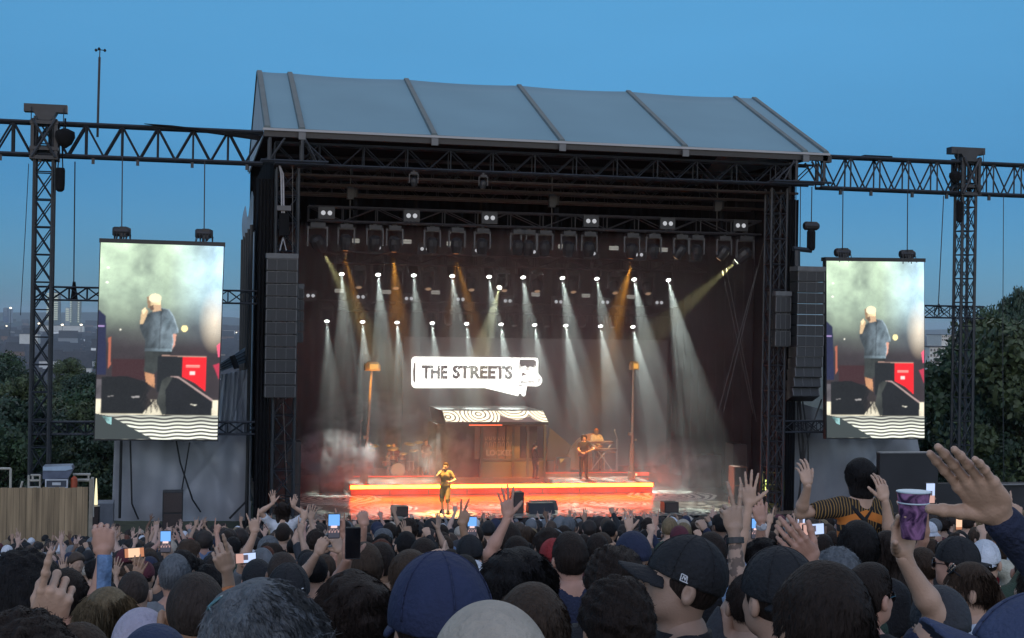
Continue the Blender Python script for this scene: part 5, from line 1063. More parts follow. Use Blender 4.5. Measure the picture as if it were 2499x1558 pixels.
# ---- materials
def skin(nm, c):
    m = mat(nm, c, .55, .16, 11, bump=.14, bscale=150); b = m.node_tree.nodes['Principled BSDF']; b.inputs['Subsurface Weight'].default_value = .0; return m
SK = [skin('skin_fair', (.53, .33, .23)), skin('skin_pink', (.50, .27, .19)), skin('skin_olive', (.38, .22, .135)), skin('skin_brown', (.17, .095, .06)), skin('skin_tan', (.42, .27, .19))]
SKN = ['fair', 'pink', 'olive', 'brown', 'tanned']
M_LIP = mat('lips', (.30, .12, .10), .45, .05); M_EYE = mat('eye_white', (.5, .5, .48), .2, 0); M_BROW = mat('brow', (.03, .02, .015), .8)
def hairm(nm, c, st=60):
    m = mat(nm, c, .7, .35, 30, bump=.9, bscale=st, spec=.22); t = m.node_tree
    n = [x for x in t.nodes if x.type == 'TEX_NOISE']
    mp = t.nodes.new('ShaderNodeMapping'); mp.inputs['Scale'].default_value = (2.2, 2.2, .35); tc_ = [x for x in t.nodes if x.type == 'TEX_COORD'][0]; t.links.new(tc_.outputs['Object'], mp.inputs[0]); t.links.new(mp.outputs[0], n[1].inputs['Vector']); t.links.new(mp.outputs[0], n[0].inputs['Vector']); return m
HR = {'black': hairm('hair_black', (.012, .010, .010)), 'dark brown': hairm('hair_dark_brown', (.026, .017, .013)), 'brown': hairm('hair_brown', (.06, .038, .025)), 'fair': hairm('hair_fair', (.22, .16, .09)), 'grey': hairm('hair_grey', (.14, .15, .16)), 'red': hairm('hair_red', (.11, .035, .02)), 'stubble': hairm('hair_stubble', (.05, .036, .029))}
def cloth(nm, c, r=.85): return mat('cloth_'+nm.replace(' ', '_'), c, r, .22, 12, bump=.6, bscale=70)
CL = {'black': (.014, .014, .016), 'navy': (.018, .024, .055), 'white': (.62, .64, .68), 'grey': (.17, .18, .19), 'light blue': (.30, .42, .60), 'dark green': (.03, .055, .035), 'maroon': (.10, .02, .03), 'beige': (.42, .36, .29), 'brown': (.10, .06, .04), 'denim blue': (.13, .20, .33), 'cream': (.5, .48, .38), 'orange': (.50, .16, .04), 'charcoal': (.04, .042, .048), 'lilac': (.42, .38, .45), 'red': (.32, .03, .03), 'pink': (.5, .3, .3), 'dusty blue': (.035, .05, .10), 'olive pattern': (.16, .13, .07)}
def C(n): return cloth(n, CL[n])
M_DENIM = mat('cloth_denim_jacket', (.15, .24, .40), .8, .45, 22, bump=.6, bscale=60)
M_SHADE = mat('sunglass_lens', (.01, .01, .012), .12, 0); M_TRIM = mat('white_stitching', (.7, .7, .7), .6, 0)
# ---- heads.  local frame: origin at head centre, +Y forward, z up; crown at z = +.115
def head_mesh(h, kind=0, detail=True):
    f = Fld((-.11, -.13, -.24), (.11, .15, .125), h); w_ = (1, .95, 1.04, .98)[kind % 4]
    f.ell((0, -.012, .022), (.078*w_, .098, .094), 0); f.ell((0, .03, -.03), (.066*w_, .066, .085), .03); f.ell((0, .055, -.085), (.042*w_, .036, .034), .03)
    for s_ in (-1, 1): f.ell((s_*.045*w_, .02, -.062), (.022, .045, .035), .03); f.ell((s_*.04, .066, -.028), (.022, .018, .02), .02)
    f.ell((0, .083, .018), (.052, .014, .013), .02)
    if detail:
        for s_ in (-1, 1): f.ell((s_*.031, .102, -.002), (.016, .012, .0085), .010, sub=True)
        f.cone((0, .088, .005), (0, .113, -.032), .008, .0125, .012); 
        for s_ in (-1, 1): f.ell((s_*.012, .102, -.036), (.009, .010, .007), .008)
        f.ell((0, .094, -.058), (.024, .009, .006), .006); f.ell((0, .091, -.067), (.021, .010, .007), .006); f.cone((-.018, .104, -.0625), (.018, .104, -.0625), .0022, .0022, .002, sub=True)
        f.ell((0, .078, -.095), (.018, .016, .014), .012)
    else: f.cone((0, .088, .005), (0, .11, -.032), .008, .0125, .012)
    for s_ in (-1, 1):
        M = np.array([[1, 0, 0], [0, 1, 0], [0, 0, 1.]]); f.ell((s_*.088*w_, -.014, -.012), (.014, .021, .034), .006)
        if detail: f.ell((s_*.099*w_, -.006, -.008), (.007, .010, .018), .004, sub=True)
    f.cone((0, -.028, -.06), (0, -.035, -.24), .058*w_, .062*w_, .03)
    v, fc = f.mesh(); mi = np.zeros(len(fc), int)
    if detail:
        c = np.array([v[list(q)].mean(0) for q in fc]); lip = (np.abs(c[:, 0]) < .024) & (c[:, 1] > .09) & (c[:, 2] < -.052) & (c[:, 2] > -.073) ; mi[lip] = 1
        br = (np.abs(np.abs(c[:, 0])-.032) < .020) & (c[:, 1] > .076) & (np.abs(c[:, 2]-.021-.004*np.sign(.04-np.abs(c[:, 0]))) < .0045); mi[br] = 3
        parts = [(v, fc, mi)]
    else: parts = [(v, fc, mi)]
    V, Fc, MI = [], [], []; n = 0
    for a, b, m_ in parts: V.append(a); Fc += [tuple(int(i)+n for i in q) for q in b]; MI += list(m_); n += len(a)
    if detail:
        for s_ in (-1, 1):
            e = MB(); e.lathe((s_*.031, .0815, -.002), [(.002, -.0118), (.008, -.009), (.0118, 0), (.0096, .0068), (.0058, .0102)], 12, axis=(0, 1, 0)); n0 = len(e.f)
            e.lathe((s_*.031, .0815, -.002), [(.0059, .0101), (.0035, .0112), (.001, .0116)], 10, axis=(0, 1, 0)); Vv = np.vstack(e.v)
            Fc += [tuple(i+n for i in q) for q in e.f]; MI += [2]*n0+[3]*(len(e.f)-n0); V.append(Vv); n += len(Vv)
    return np.vstack(V), Fc, np.array(MI)
def slivers(v, f, n, L, wd, seed, flow='down', jit=.35, keep=None):
    q = np.random.default_rng(seed); fa = [f[i] for i in q.integers(0, len(f), n)]
    c = np.array([v[list(x)].mean(0) for x in fa]); nn = c-np.array([0, -.01, .0]); nn /= np.linalg.norm(nn, axis=1)[:, None]
    if flow == 'down': d = np.stack([c[:, 0]*.8, c[:, 1]*.6-.02, -np.abs(nn[:, 2])*.2-.06+0*c[:, 0]], 1)
    elif flow == 'straight': d = np.stack([c[:, 0]*.25, c[:, 1]*.15-.02, -.2-0*c[:, 0]], 1)
    else: d = q.normal(size=(n, 3))
    d = d/np.linalg.norm(d, axis=1)[:, None]+q.normal(size=(n, 3))*jit; d -= nn*(d*nn).sum(1)[:, None]*.75; d /= np.linalg.norm(d, axis=1)[:, None]
    sd = np.cross(d, nn); sd /= np.linalg.norm(sd, axis=1)[:, None]+1e-6; l = (L*q.uniform(.5, 1.3, n))[:, None]
    a = c-nn*.004; V = np.stack([a-sd*wd, a+sd*wd, a+d*l*.6+nn*l*.10+sd*wd*.7, a+d*l+nn*l*q.uniform(-.08, .14, n)[:, None]], 1).reshape(-1, 3)
    return V, [(4*i, 4*i+1, 4*i+2, 4*i+3) for i in range(n)]
def hair_mesh(style, h, sliv, seed=1):
    """returns list of (verts, faces, material index): 0 main, 1 trim"""
    big = style in ('long', 'bob', 'ponytail'); f = Fld((-.17, -.21, -.42 if big else -.16), (.17, .24, .19), h)
    infl = {'buzz': .0035, 'short': .014, 'fade': .016, 'messy': .026, 'curly': .038, 'afro': .055, 'long': .02, 'bob': .026, 'ponytail': .013, 'cap': .016, 'cap_back': .016, 'beanie': .02, 'bucket': .02, 'receding': .006}.get(style, .015)
    trim = []
    if style in ('cap', 'cap_back', 'beanie', 'bucket'):
        f.ell((0, -.014, .026), (.078+infl, .098+infl, .094+infl+.006), 0)
        zc = -.0 if style != 'beanie' else -.005
        f.fn(lambda d, X, Y, Z: np.maximum(d, -(Z-(.012+.0*X)-(Y*.12 if style != 'beanie' else -Y*.0-.0))+0*X))
        if style in ('cap', 'cap_back'):
            sy = 1 if style == 'cap' else -1
            bf = Fld((-.10, -.21, -.08), (.10, .24, .08), h)
            bf.fn(lambda d, X, Y, Z: np.maximum(np.maximum(np.sqrt((X/.086)**2+((sy*Y-.06)/.125)**2)-1, 0*X-1)*.08, np.abs(Z-.022-(-.55*(X**2)/.1)*.9+.10*np.maximum(sy*Y-.08, 0))-.0045))
            bf.fn(lambda d, X, Y, Z: np.maximum(d, -(sy*Y-.055)+0*X+0*Z))
            bv, bq = bf.mesh()
            v, q_ = f.mesh(); out = [(v, q_, 0), (bv, bq, 0)]
            b = MB(); b.lathe((0, -.014, .136), [(.009, 0), (.008, .004), (.002, .007)], 8)
            for a in range(6):
                an = a*math.pi/3+.5
                pp = [(math.cos(an)*(.080+infl)*math.cos(t), -.014+math.sin(an)*(.1+infl)*math.cos(t), .026+(.1+infl)*math.sin(t)) for t in np.linspace(0, 1.5, 9)]; b.path(pp, .0016, 4)
            out.append((np.vstack(b.v), b.f, 0))
            hf = Fld((-.12, -.14, -.1), (.12, .12, .06), h); hf.ell((0, -.016, .02), (.083, .101, .098), 0); hf.fn(lambda d, X, Y, Z: np.maximum(np.maximum(d, Z-.02+0*X+0*Y), np.maximum(-(Z+.05+np.maximum(Y+.03, 0)*2.0)+0*X, Y-.045+0*X+0*Z))); hv, hq = hf.mesh()
            if len(hv): out.append((hv, hq, 1))
            return out
        v, q_ = f.mesh(); out = [(v, q_, 0)]
        if style == 'bucket':
            b = MB(); b.lathe((0, -.014, -.03), [(.15, -.02), (.152, -.016), (.1, .045), (.098, .04)], 28); out.append((np.vstack(b.v)*np.array([.88, 1, 1]), b.f, 0))
        else:
            b = MB(); b.lathe((0, -.014, .0), [(.1, .0), (.104, .002), (.104, .045), (.1, .047)], 28); out.append((np.vstack(b.v)*np.array([.92, 1.13, 1]), b.f, 0))
        return out
    tz = .35 if style in ('afro', 'curly') else 0
    f.ell((0, -.016, .024), (.078+infl*(.75 if style not in ('afro', 'curly', 'messy') else 1), .098+infl, .094+infl*1.1), 0)
    if style == 'fade' : f.ell((0, .02, .085), (.06, .075, .05), .03)
    if style == 'receding': pass
    if big:
        bt = -.40 if style == 'long' else (-.13 if style == 'bob' else -.02)
        if style == 'bob': f.cone((0, -.045, .02), (0, -.04, -.085), .105, .092, .03); f.ell((0, -.02, .06), (.09, .10, .075), .02)
        elif style == 'long':
            for s_ in (-1, 0, 1): f.cone((s_*.055, -.05, .02), (s_*.075, -.06-.02*(s_ == 0), -.36), .05, .036, .03)
        else: f.cone((0, -.11, .03), (0, -.155, -.06), .028, .03, .02); f.cone((0, -.155, -.06), (.01, -.13, -.36), .03, .010, .02)
    am = {'curly': .012, 'afro': .010, 'messy': .009, 'short': .0035, 'fade': .003, 'long': .005, 'bob': .003, 'ponytail': .003}.get(style, .001)
    fr = {'curly': 150, 'afro': 170, 'messy': 90}.get(style, 70)
    face = {'bob': .02, 'long': .03}.get(style, .0)
    def shape(d, X, Y, Z):
        d = d+am*(wob(X, Y, Z*(.3 if big else 1), fr, seed, 6)+.6*wob(X, Y, Z, fr*.4, seed+5, 4))
        # hairline: keeps crown, sides behind the ears, nape
        line_ = .055+.0*X if style != 'receding' else .09
        front = np.maximum(Y-.035+.0*X-np.maximum(Z-.045, 0)*2.3, 0*X-1)     # face side removed below the fringe
        cutf = np.where(Z > .06, Y-.125+0*X, Y-(.02+face)+0*X-np.maximum(Z-.0, 0)*1.3)
        if style == 'receding': cutf = Y+.0-0*X-np.maximum(Z-.07, 0)*.4+.02
        nape = -(Z+(.085 if style not in ('buzz', 'fade', 'short') else .07)) if not big else -(Z+.41)
        near_ear = -(Z+.015)+np.maximum(-Y-.01, 0)*-4.0
        d = np.maximum(d, cutf*.8)
        d = np.maximum(d, nape+0*X+0*Y) if not big else d
        if not big: d = np.maximum(d, near_ear+0*X)
        if style in ('short', 'fade', 'buzz', 'receding', 'messy'): d = np.maximum(d, .030-np.sqrt((np.abs(X)-.098)**2+((Y+.012)/.8)**2+((Z+.014)/1.25)**2))
        return d
    f.fn(shape); v, q_ = f.mesh(); out = [(v, q_, 0)]
    if sliv:
        n, L, wd = {'buzz': (sliv, .006, .0008), 'short': (int(sliv*1.6), .020, .0008), 'fade': (int(sliv*1.5), .016, .0008), 'messy': (int(sliv*2.2), .032, .0009), 'curly': (int(sliv*2.2), .016, .0012), 'afro': (int(sliv*2.2), .015, .0013), 'long': (sliv*2, .09, .0012), 'bob': (sliv, .04, .0012), 'ponytail': (sliv, .04, .0012), 'receding': (sliv, .008, .001)}[style]
        V, Fq = slivers(v, q_, n, L, wd, seed, 'straight' if style in ('long', 'bob') else 'down' if style not in ('curly', 'afro') else 'rand', .08 if style in ('long', 'bob', 'ponytail') else .25 if style in ('short', 'fade', 'buzz') else .4 if style == 'messy' else .8); out.append((V, Fq, 0))
    return out
# ---- hands
CURL = {'wave': [(0, 2, 2), (2, 3, 3), (3, 5, 4), (5, 8, 6)], 'open': [(6, 8, 6)]*4, 'relaxed': [(14, 22, 14), (20, 26, 16), (26, 30, 18), (30, 34, 20)], 'fist': [(78, 95, 55)]*4, 'point': [(2, 4, 2), (72, 95, 60), (78, 95, 60), (80, 95, 60)], 'peace': [(2, 3, 2), (4, 3, 2), (80, 95, 60), (80, 95, 60)], 'horns': [(4, 4, 2), (80, 95, 60), (80, 95, 60), (4, 4, 4)], 'grip': [(38, 34, 20), (40, 36, 22), (42, 38, 24), (46, 40, 26)], 'phone': [(55, 45, 25), (58, 48, 28), (60, 50, 30), (62, 50, 30)]}
SPR = {'open': (-13, -3, 6, 16), 'relaxed': (-4, -1, 3, 8), 'peace': (-12, 8, 2, 4), 'horns': (-10, 0, 0, 14)}
TH = {'wave': (-.6, .35, .7), 'open': (-.80, .15, .58), 'relaxed': (-.55, .35, .75), 'fist': (-.25, .75, .6), 'point': (-.35, .7, .6), 'peace': (-.1, .8, .55), 'horns': (-.1, .8, .5), 'grip': (-.55, .78, .35), 'phone': (-.45, .8, .5)}
def hand_prims(pose, left):
    """capsules in hand frame (origin wrist, +Z fingers, +Y palm normal, thumb at -X for the right hand)"""
    pr = []; sx = -1 if left else 1
    kx = (-.030, -.010, .011, .030); kz = (.092, .096, .092, .083); ln = ((.044, .026, .021), (.049, .030, .022), (.045, .028, .021), (.035, .021, .019))
    for i in range(4):
        an = 0; s_ = R(SPR.get(pose, (-3, -1, 1, 4))[i]); p = np.array([kx[i]*sx, 0, kz[i]]); pr.append((np.array([kx[i]*.55*sx, 0, .03]), p, .0135, .0115))
        r0 = (.0090, .0093, .0089, .0079)[i]
        for j in range(3):
            an += R(CURL[pose][i][j]); d = np.array([math.sin(s_)*math.cos(an)*sx, math.sin(an), math.cos(s_)*math.cos(an)]); q_ = p+d*ln[i][j]
            pr.append((p, q_, r0*(1-.09*j), r0*(1-.09*(j+1)))); p = q_
    t = unit(TH[pose]); p = np.array([-.022*sx, .004, .022]); t = t*np.array([sx, 1, 1]); bend = np.array([.35*sx, .25, .3])*(1.6 if pose in ('fist', 'point', 'peace', 'horns') else .3)
    for j, (L, ra, rb) in enumerate(((.040, .0155, .0125), (.033, .0122, .0108), (.027, .0108, .0088))): q_ = p+t*L; pr.append((p, q_, ra, rb)); p = q_; t = unit(t+bend*.55)
    return pr
def hand_field(pose, left, M, w_, h, forearm=None, s_=1.0):
    """M 3x3 columns = hand axes in body space, w_ wrist position"""
    M = np.array(M); pr = [(w_+M@(a*s_), w_+M@(b*s_), ra*s_, rb*s_) for a, b, ra, rb in hand_prims(pose, left)]
    P_ = np.array([x for p in pr for x in p[:2]]); f = Fld(P_.min(0)-.03, P_.max(0)+.03, h)
    if forearm is not None:
        d = unit(np.array(forearm)-w_); lo = np.minimum(f.lo, w_+d*.05-.03); f = Fld(np.minimum(P_.min(0), w_+d*.05)-.035, np.maximum(P_.max(0), w_+d*.05)+.035, h)
    c = w_+M@(np.array([0, 0, .052])*s_); f.ell(c, np.array([.041, .0155, .052])*s_, .008, M=M)
    for a, b, ra, rb in pr: f.cone(a, b, ra, rb, .0045*s_); f.ell(a, (ra*1.12,)*3, .003*s_)
    f.cone(w_+M@(np.array([0, 0, .02])*s_), w_ if forearm is None else w_+unit(np.array(forearm)-w_)*.06, .023*s_, .0245*s_, .016)
    return f.mesh()
def ik(S, W, l1, l2, hint):
    S = np.array(S, float); W = np.array(W, float); d = W-S; L = np.linalg.norm(d); Lm = (l1+l2)*.995; Lc = min(L, Lm); u = d/(L+1e-9); W = S+u*Lc
    a = (l1*l1-l2*l2+Lc*Lc)/(2*Lc); hgt = math.sqrt(max(0, l1*l1-a*a)); hd = np.array(hint, float); hd -= u*hd.dot(u); hd = unit(hd); return S+u*a+hd*hgt, W
def hand_axes(fd, pn):
    z = unit(fd); y = np.array(pn, float); y -= z*y.dot(z); y = unit(y); x = np.cross(y, z); return np.stack([x, y, z], 1)
HEADZ = 1.635
LIB = {}
def head_lib(q, kind):
    k = ('h', q, kind)
    if k not in LIB: LIB[k] = head_mesh({'hi': .0045, 'mid': .0085, 'lo': .016}[q], kind, q == 'hi')
    return LIB[k]
def hair_lib(q, style, seed=1):
    k = ('hair', q, style, seed)
    if k not in LIB:
        pr = hair_mesh(style, {'hi': .006, 'mid': .011, 'lo': .018}[q], {'hi': 5200, 'mid': 700, 'lo': 0}[q], seed); v, f, mi = joinm(pr); LIB[k] = tomesh('cap' if style in ('cap', 'cap_back', 'beanie', 'bucket') else 'hair', v, f, mi, [M_BLACK, HR['dark brown']])
    return LIB[k]
def torso_prims(f, infl=0.0, w_=1.0, lean=0.0):
    k = .05
    f.ell((0, 0, 1.20), ((.150+infl)*w_, .108+infl, .22), k); f.ell((0, 0, .98), ((.165+infl)*w_, .122+infl, .16), k); f.ell((0, .012, 1.30), ((.165+infl)*w_, .112+infl, .15), k)
    f.cone((-.145*w_, -.012, 1.415), (.145*w_, -.012, 1.415), .058+infl*.8, .058+infl*.8, k); f.cone((0, -.02, 1.38), (0, -.028, 1.47), .085+infl*.7, .062+infl*.4, .05)
    for s_ in (-1, 1): f.cone((s_*.05, -.025, 1.475), (s_*.13*w_, -.015, 1.44), .035+infl*.6, .045+infl*.6, .04)
def make_body(arms, q='mid', kind=0, w_=1.0, head=(0, 0, 0), sleeve='short', legs=None, shorts=False, fold=1.0, tag_=''):
    """arms: dict side -> None or dict(W wrist, pose, pn palm normal, hint, fd finger direction); returns meshes"""
    hb, hh = {'hi': (.010, .0036), 'mid': (.016, .0065), 'lo': (.026, .011)}[q]
    parts = []; A = {}
    for s_ in (-1, 1):
        a = arms.get(s_); S = np.array([s_*.178*w_, -.012, 1.405])
        if a is None: a = dict(W=(s_*.24, .06, .86), pose='relaxed', pn=(-s_, 0, 0), hint=(s_, -.6, 0), fd=(0, .1, -1))
        S = S+np.array([0, 0, .035 if a['W'][2] > 1.5 else 0]); E, W = ik(S, a['W'], .285, .255, a.get('hint', (s_, -.2, -1)))
        A[s_] = (S, E, W, a)
    allp = np.array([p for s_ in A for p in A[s_][:3]]); lo = np.minimum(allp.min(0), (-.2, -.15, .84))-.07; hi = np.maximum(allp.max(0), (.2, .15, 1.5))+.07
    if legs: lp = np.array(legs).reshape(-1, 3); lo = np.minimum(lo, lp.min(0)-.11); hi = np.maximum(hi, lp.max(0)+.11)
    f = Fld(lo, hi, hb); torso_prims(f, 0, w_)
    for s_, (S, E, W, a) in A.items():
        f.cone(S, S+(E-S)*.3, .052, .047, .05); f.cone(S+(E-S)*.2, E, .048, .038, .02); m_ = E+(W-E)*.3; f.cone(E, m_, .039, .041, .02); f.cone(m_, W, .041, .0245, .02)
    f.cone((0, -.02, 1.42), (0, -.03, 1.50), .07, .06, .04)
    if legs:
        for hp, kn, an_, toe in legs: f.cone(hp, kn, .085, .058, .03); f.cone(kn, an_, .056, .036, .02); f.cone(an_, toe, .036, .03, .02)
    v, fc = f.mesh(.0 if q == 'hi' else .02); parts.append((v, fc, 0))
    for s_, (S, E, W, a) in A.items():
        fd = a.get('fd'); fd = unit(W-E) if fd is None else np.array(fd, float); M = hand_axes(fd, a.get('pn', (0, 1, 0))); hv, hf = hand_field(a['pose'], s_ < 0, M, W, hh if a['W'][2] > 1.2 else hh*2, E, a.get('s', 1.0)); parts.append((hv, hf, 0)); A[s_] = (S, E, W, a, M)
    HM = Matrix.Translation((0, .0, HEADZ-.10)) @ Matrix.Rotation(R(head[0]), 4, 'Z') @ Matrix.Rotation(-R(head[1]), 4, 'X') @ Matrix.Rotation(R(head[2]), 4, 'Y') @ Matrix.Translation((0, .012, .10))
    hv, hf, hmi = head_lib(q, kind); Mn = np.array(HM); hv2 = hv@Mn[:3, :3].T+Mn[:3, 3]
    V = [p[0] for p in parts]; n = sum(len(x) for x in V); v, fc, mi = joinm(parts); fc += [tuple(int(i)+n for i in x) for x in hf]; mi = list(mi)+list(hmi); v = np.vstack([v, hv2])
    body = tomesh('body', v, fc, mi, [SK[0], M_LIP, M_EYE, M_BROW])
    # shirt
    f = Fld(lo-.02, hi+.02, hb*.95); torso_prims(f, .016, w_)
    for s_, (S, E, W, a, M) in A.items():
        t = {'none': 0, 'short': .62, 'long': 2}[sleeve if not isinstance(sleeve, dict) else sleeve.get(s_, 'short')]
        if t == 0: f.cone(S, S+(E-S)*.12, .058, .056, .04); continue
        T = S+(E-S)*min(1, t); f.cone(S, T, .068, .060 if t < 1 else .052, .04)
        if t > 1: f.cone(E, E+(W-E)*.93, .053, .038, .02)
    sd = int(w_*100)+len(fc) % 97
    def cut(d, X, Y, Z):
        am = .0045*fold; d = d+am*wob(X, Y, Z*.6, 38, sd, 5)+am*.7*wob(X*1.5, Y, Z*.4, 75, sd+3, 4)
        d = np.maximum(d, np.minimum(Z-1.480-.6*np.maximum(np.abs(X)-.065, 0)+.25*Y, .115-np.abs(X))); d = np.maximum(d, .88-Z+0*X+0*Y); return d
    f.fn(cut)
    if q != 'lo':       # open the cuffs
        for s_, (S, E, W, a, M) in A.items():
            sl_ = sleeve if not isinstance(sleeve, dict) else sleeve.get(s_, 'short')
            if sl_ == 'short': dd = unit(E-S); T = S+(E-S)*.62; f.cone(T+dd*.085, T+dd*.03, .075, .050, 0, sub=True)
    v, fc = f.mesh(.0 if q == 'hi' else .02); shirt = tomesh('shirt', v, fc, None, [M_BLACK])
    r = dict(body=body, shirt=shirt, HM=HM, A=A)
    if legs:
        lp = np.array(legs).reshape(-1, 3); f = Fld(np.minimum(lp.min(0), (-.2, -.15, .8))-.12, np.maximum(lp.max(0), (.2, .15, 1.0))+.12, .016); f.ell((0, 0, .95), (.172, .13, .11), .03); cut_ = shorts
        for hp, kn, an_, toe in legs:
            hp, kn, an_ = map(np.array, (hp, kn, an_)); f.cone(hp, kn, .10, .085 if cut_ else .07, .03)
            f.cone(kn, kn+(an_-kn)*(.12 if cut_ else .92), .085 if cut_ else .07, .082 if cut_ else .055, .02)
        v, fc = f.mesh(.02); r['trousers'] = tomesh('trousers', v, fc, None, [M_BLACK])
        f = Fld(lp.min(0)-.12, lp.max(0)+.12, .014)
        for hp, kn, an_, toe in legs: f.cone(an_, toe, .05, .042, .02); f.cone(np.array(an_)+np.array([0, -.03, -.03]), toe, .045, .04, .02)
        v, fc = f.mesh(.02); r['shoes'] = tomesh('shoes', v, fc, None, [M_BLACK])
    return r
def trousers_mesh():
    f = Fld((-.22, -.17, 0), (.22, .22, 1.0), .024); f.ell((0, 0, .93), (.170, .128, .11), .03)
    for s_ in (-1, 1): f.cone((s_*.085, 0, .88), (s_*.10, .01, .50), .092, .068, .03); f.cone((s_*.10, .01, .5), (s_*.11, -.015, .09), .068, .052, .02)
    v, fc = f.mesh(.02); f = Fld((-.2, -.12, -.01), (.2, .2, .14), .018)
    for s_ in (-1, 1): f.cone((s_*.11, -.04, .045), (s_*.125, .13, .035), .045, .035, .02); f.cone((s_*.11, -.02, .08), (s_*.11, -.02, .11), .042, .045, .01)
    v2, f2 = f.mesh(.02); return tomesh('trousers', v, fc, None, [C('navy')]), tomesh('shoes', v2, f2, None, [C('black')])
TR, SH = trousers_mesh()
def objm(name, me, parent, m_=None, slot=0):
    o = bpy.data.objects.new(name, me); COL.objects.link(o); o.parent = parent
    if m_ is not None and len(o.material_slots) > slot: o.material_slots[slot].link = 'OBJECT'; o.material_slots[slot].material = m_
    return o
NP = [0]
def person(loc, yaw, s_, B, label, group, skin_=0, style='short', hair='dark brown', top='black', legs='navy', q='mid', seed=1, topmat=None, hairmat=None, hscale=1.0, hairq=None, lower=True):
    t = thing('person', loc, label, 'person', group); t.rotation_euler = (0, 0, yaw); t.scale = (s_, s_, s_); NP[0] += 1
    objm('body', B['body'], t, SK[skin_])
    objm('shirt', B['shirt'], t, topmat or C(top))
    if lower: objm('trousers', B.get('trousers', TR), t, C(legs)); objm('shoes', B.get('shoes', SH), t, C('black'))
    if style and style != 'bald':
        h = objm('cap' if style in ('cap', 'cap_back', 'beanie', 'bucket') else 'hair', hair_lib(hairq or q, style, seed), t, hairmat or (C(hair) if style in ('cap', 'cap_back', 'beanie', 'bucket') else HR[hair])); h.matrix_local = B['HM'] @ Matrix.Scale(hscale, 4)
    return t
def to_local(p, loc, yaw, s_):
    v = Matrix.Rotation(-yaw, 4, 'Z') @ (Vector(p)-Vector(loc)); return np.array(v)/s_
def to_world(p, loc, yaw, s_): return Matrix.Rotation(yaw, 4, 'Z') @ (Vector(p)*s_)+Vector(loc)
# ================================================================== who stands where
# ---- phones
def phone_screen(U, V):
    c = np.zeros(U.shape+(3,)); c[:] = (.05, .05, .07); s_ = V > .52; c[s_] = (.18, .45, 1.0); m_ = (np.abs(V-.47) < .06) & (np.abs(U-.5) < .3); c[m_] = (1, .7, .65); m_ = (V < .36) & (V > .2) & (np.sin(U*23)*np.sin(V*31) > .1); c[m_] = (.5, .3, .28); return c
def phone_white(U, V):
    c = np.zeros(U.shape+(3,)); c[:] = (.55, .68, 1.0); m_ = (V < .4); c[m_] = (.6, .35, .3); m_ = (np.abs(V-.5) < .1) & (np.abs(U-.45) < .28); c[m_] = (.1, .08, .1); return c
def phone_warm(U, V):
    c = np.zeros(U.shape+(3,)); c[:] = (1, .62, .4); m_ = np.abs(V-.5) > .3; c[m_] = (.5, .2, .1); return c
M_PS = vcmat('phone_screen_light', 1.1)
def phone(p, label, up=(0, 0, 1), face=(0, -1, 0), kind='photo', group=None, s_=1.0):
    t = thing('mobile_phone', tuple(p), label, 'phone', group); z = unit(up); y = np.array(face, float); y -= z*y.dot(z); y = -unit(y); x = np.cross(y, z)
    Mx = Matrix(((x[0], y[0], z[0]), (x[1], y[1], z[1]), (x[2], y[2], z[2]))).to_4x4(); t.rotation_euler = Mx.to_euler(); t.scale = (s_,)*3
    mb = MB(); h, w_ = .078, .0375; pts = []
    for cx, cz, a0 in ((w_-.008, h-.008, 0), (-w_+.008, h-.008, 90), (-w_+.008, -h+.008, 180), (w_-.008, -h+.008, 270)):
        for k in range(4): a = R(a0+k*30); pts.append((cx+.008*math.cos(a), -.0045, cz+.008*math.sin(a)))
    mb.prism(pts, (0, .009, 0)); o = bpy.data.objects.new('case', mb.mesh('case', M_RUB)); COL.objects.link(o); o.parent = t
    if kind != 'off':
        fn = {'photo': phone_screen, 'white': phone_white, 'warm': phone_warm}[kind]
        o = vc_panel('display', [(-w_+.003, -.0052, -h+.006), (w_-.003, -.0052, -h+.006), (w_-.003, -.0052, h-.006), (-w_+.003, -.0052, h-.006)], fn, 16, 30, M_PS, None); o.parent = t
    else:
        mb = MB(); mb.bx((-w_+.003, -.0055, -h+.006), (w_-.003, -.0048, h-.006)); o = bpy.data.objects.new('display', mb.mesh('display', mat('phone_dark', (.008, .008, .01), .08, 0))); COL.objects.link(o); o.parent = t
    return t
PLACED = []
def arm_spec(side, wpx, pose, loc, yaw, s_, tip=None, pn=(0, 1, 0), hint=None, hs=1.05):
    w_ = PD(*wpx); Wl = to_local(w_, loc, yaw, s_); fd = None
    if tip is not None: fd = np.array(Matrix.Rotation(-yaw, 4, 'Z') @ (PD(*tip)-w_))
    pl = np.array(Matrix.Rotation(-yaw, 4, 'Z') @ Vector(pn)); a = dict(W=tuple(Wl), pose=pose, pn=tuple(pl), fd=fd, s=hs)
    if hint is not None: a['hint'] = tuple(np.array(Matrix.Rotation(-yaw, 4, 'Z') @ Vector(hint)))
    return a
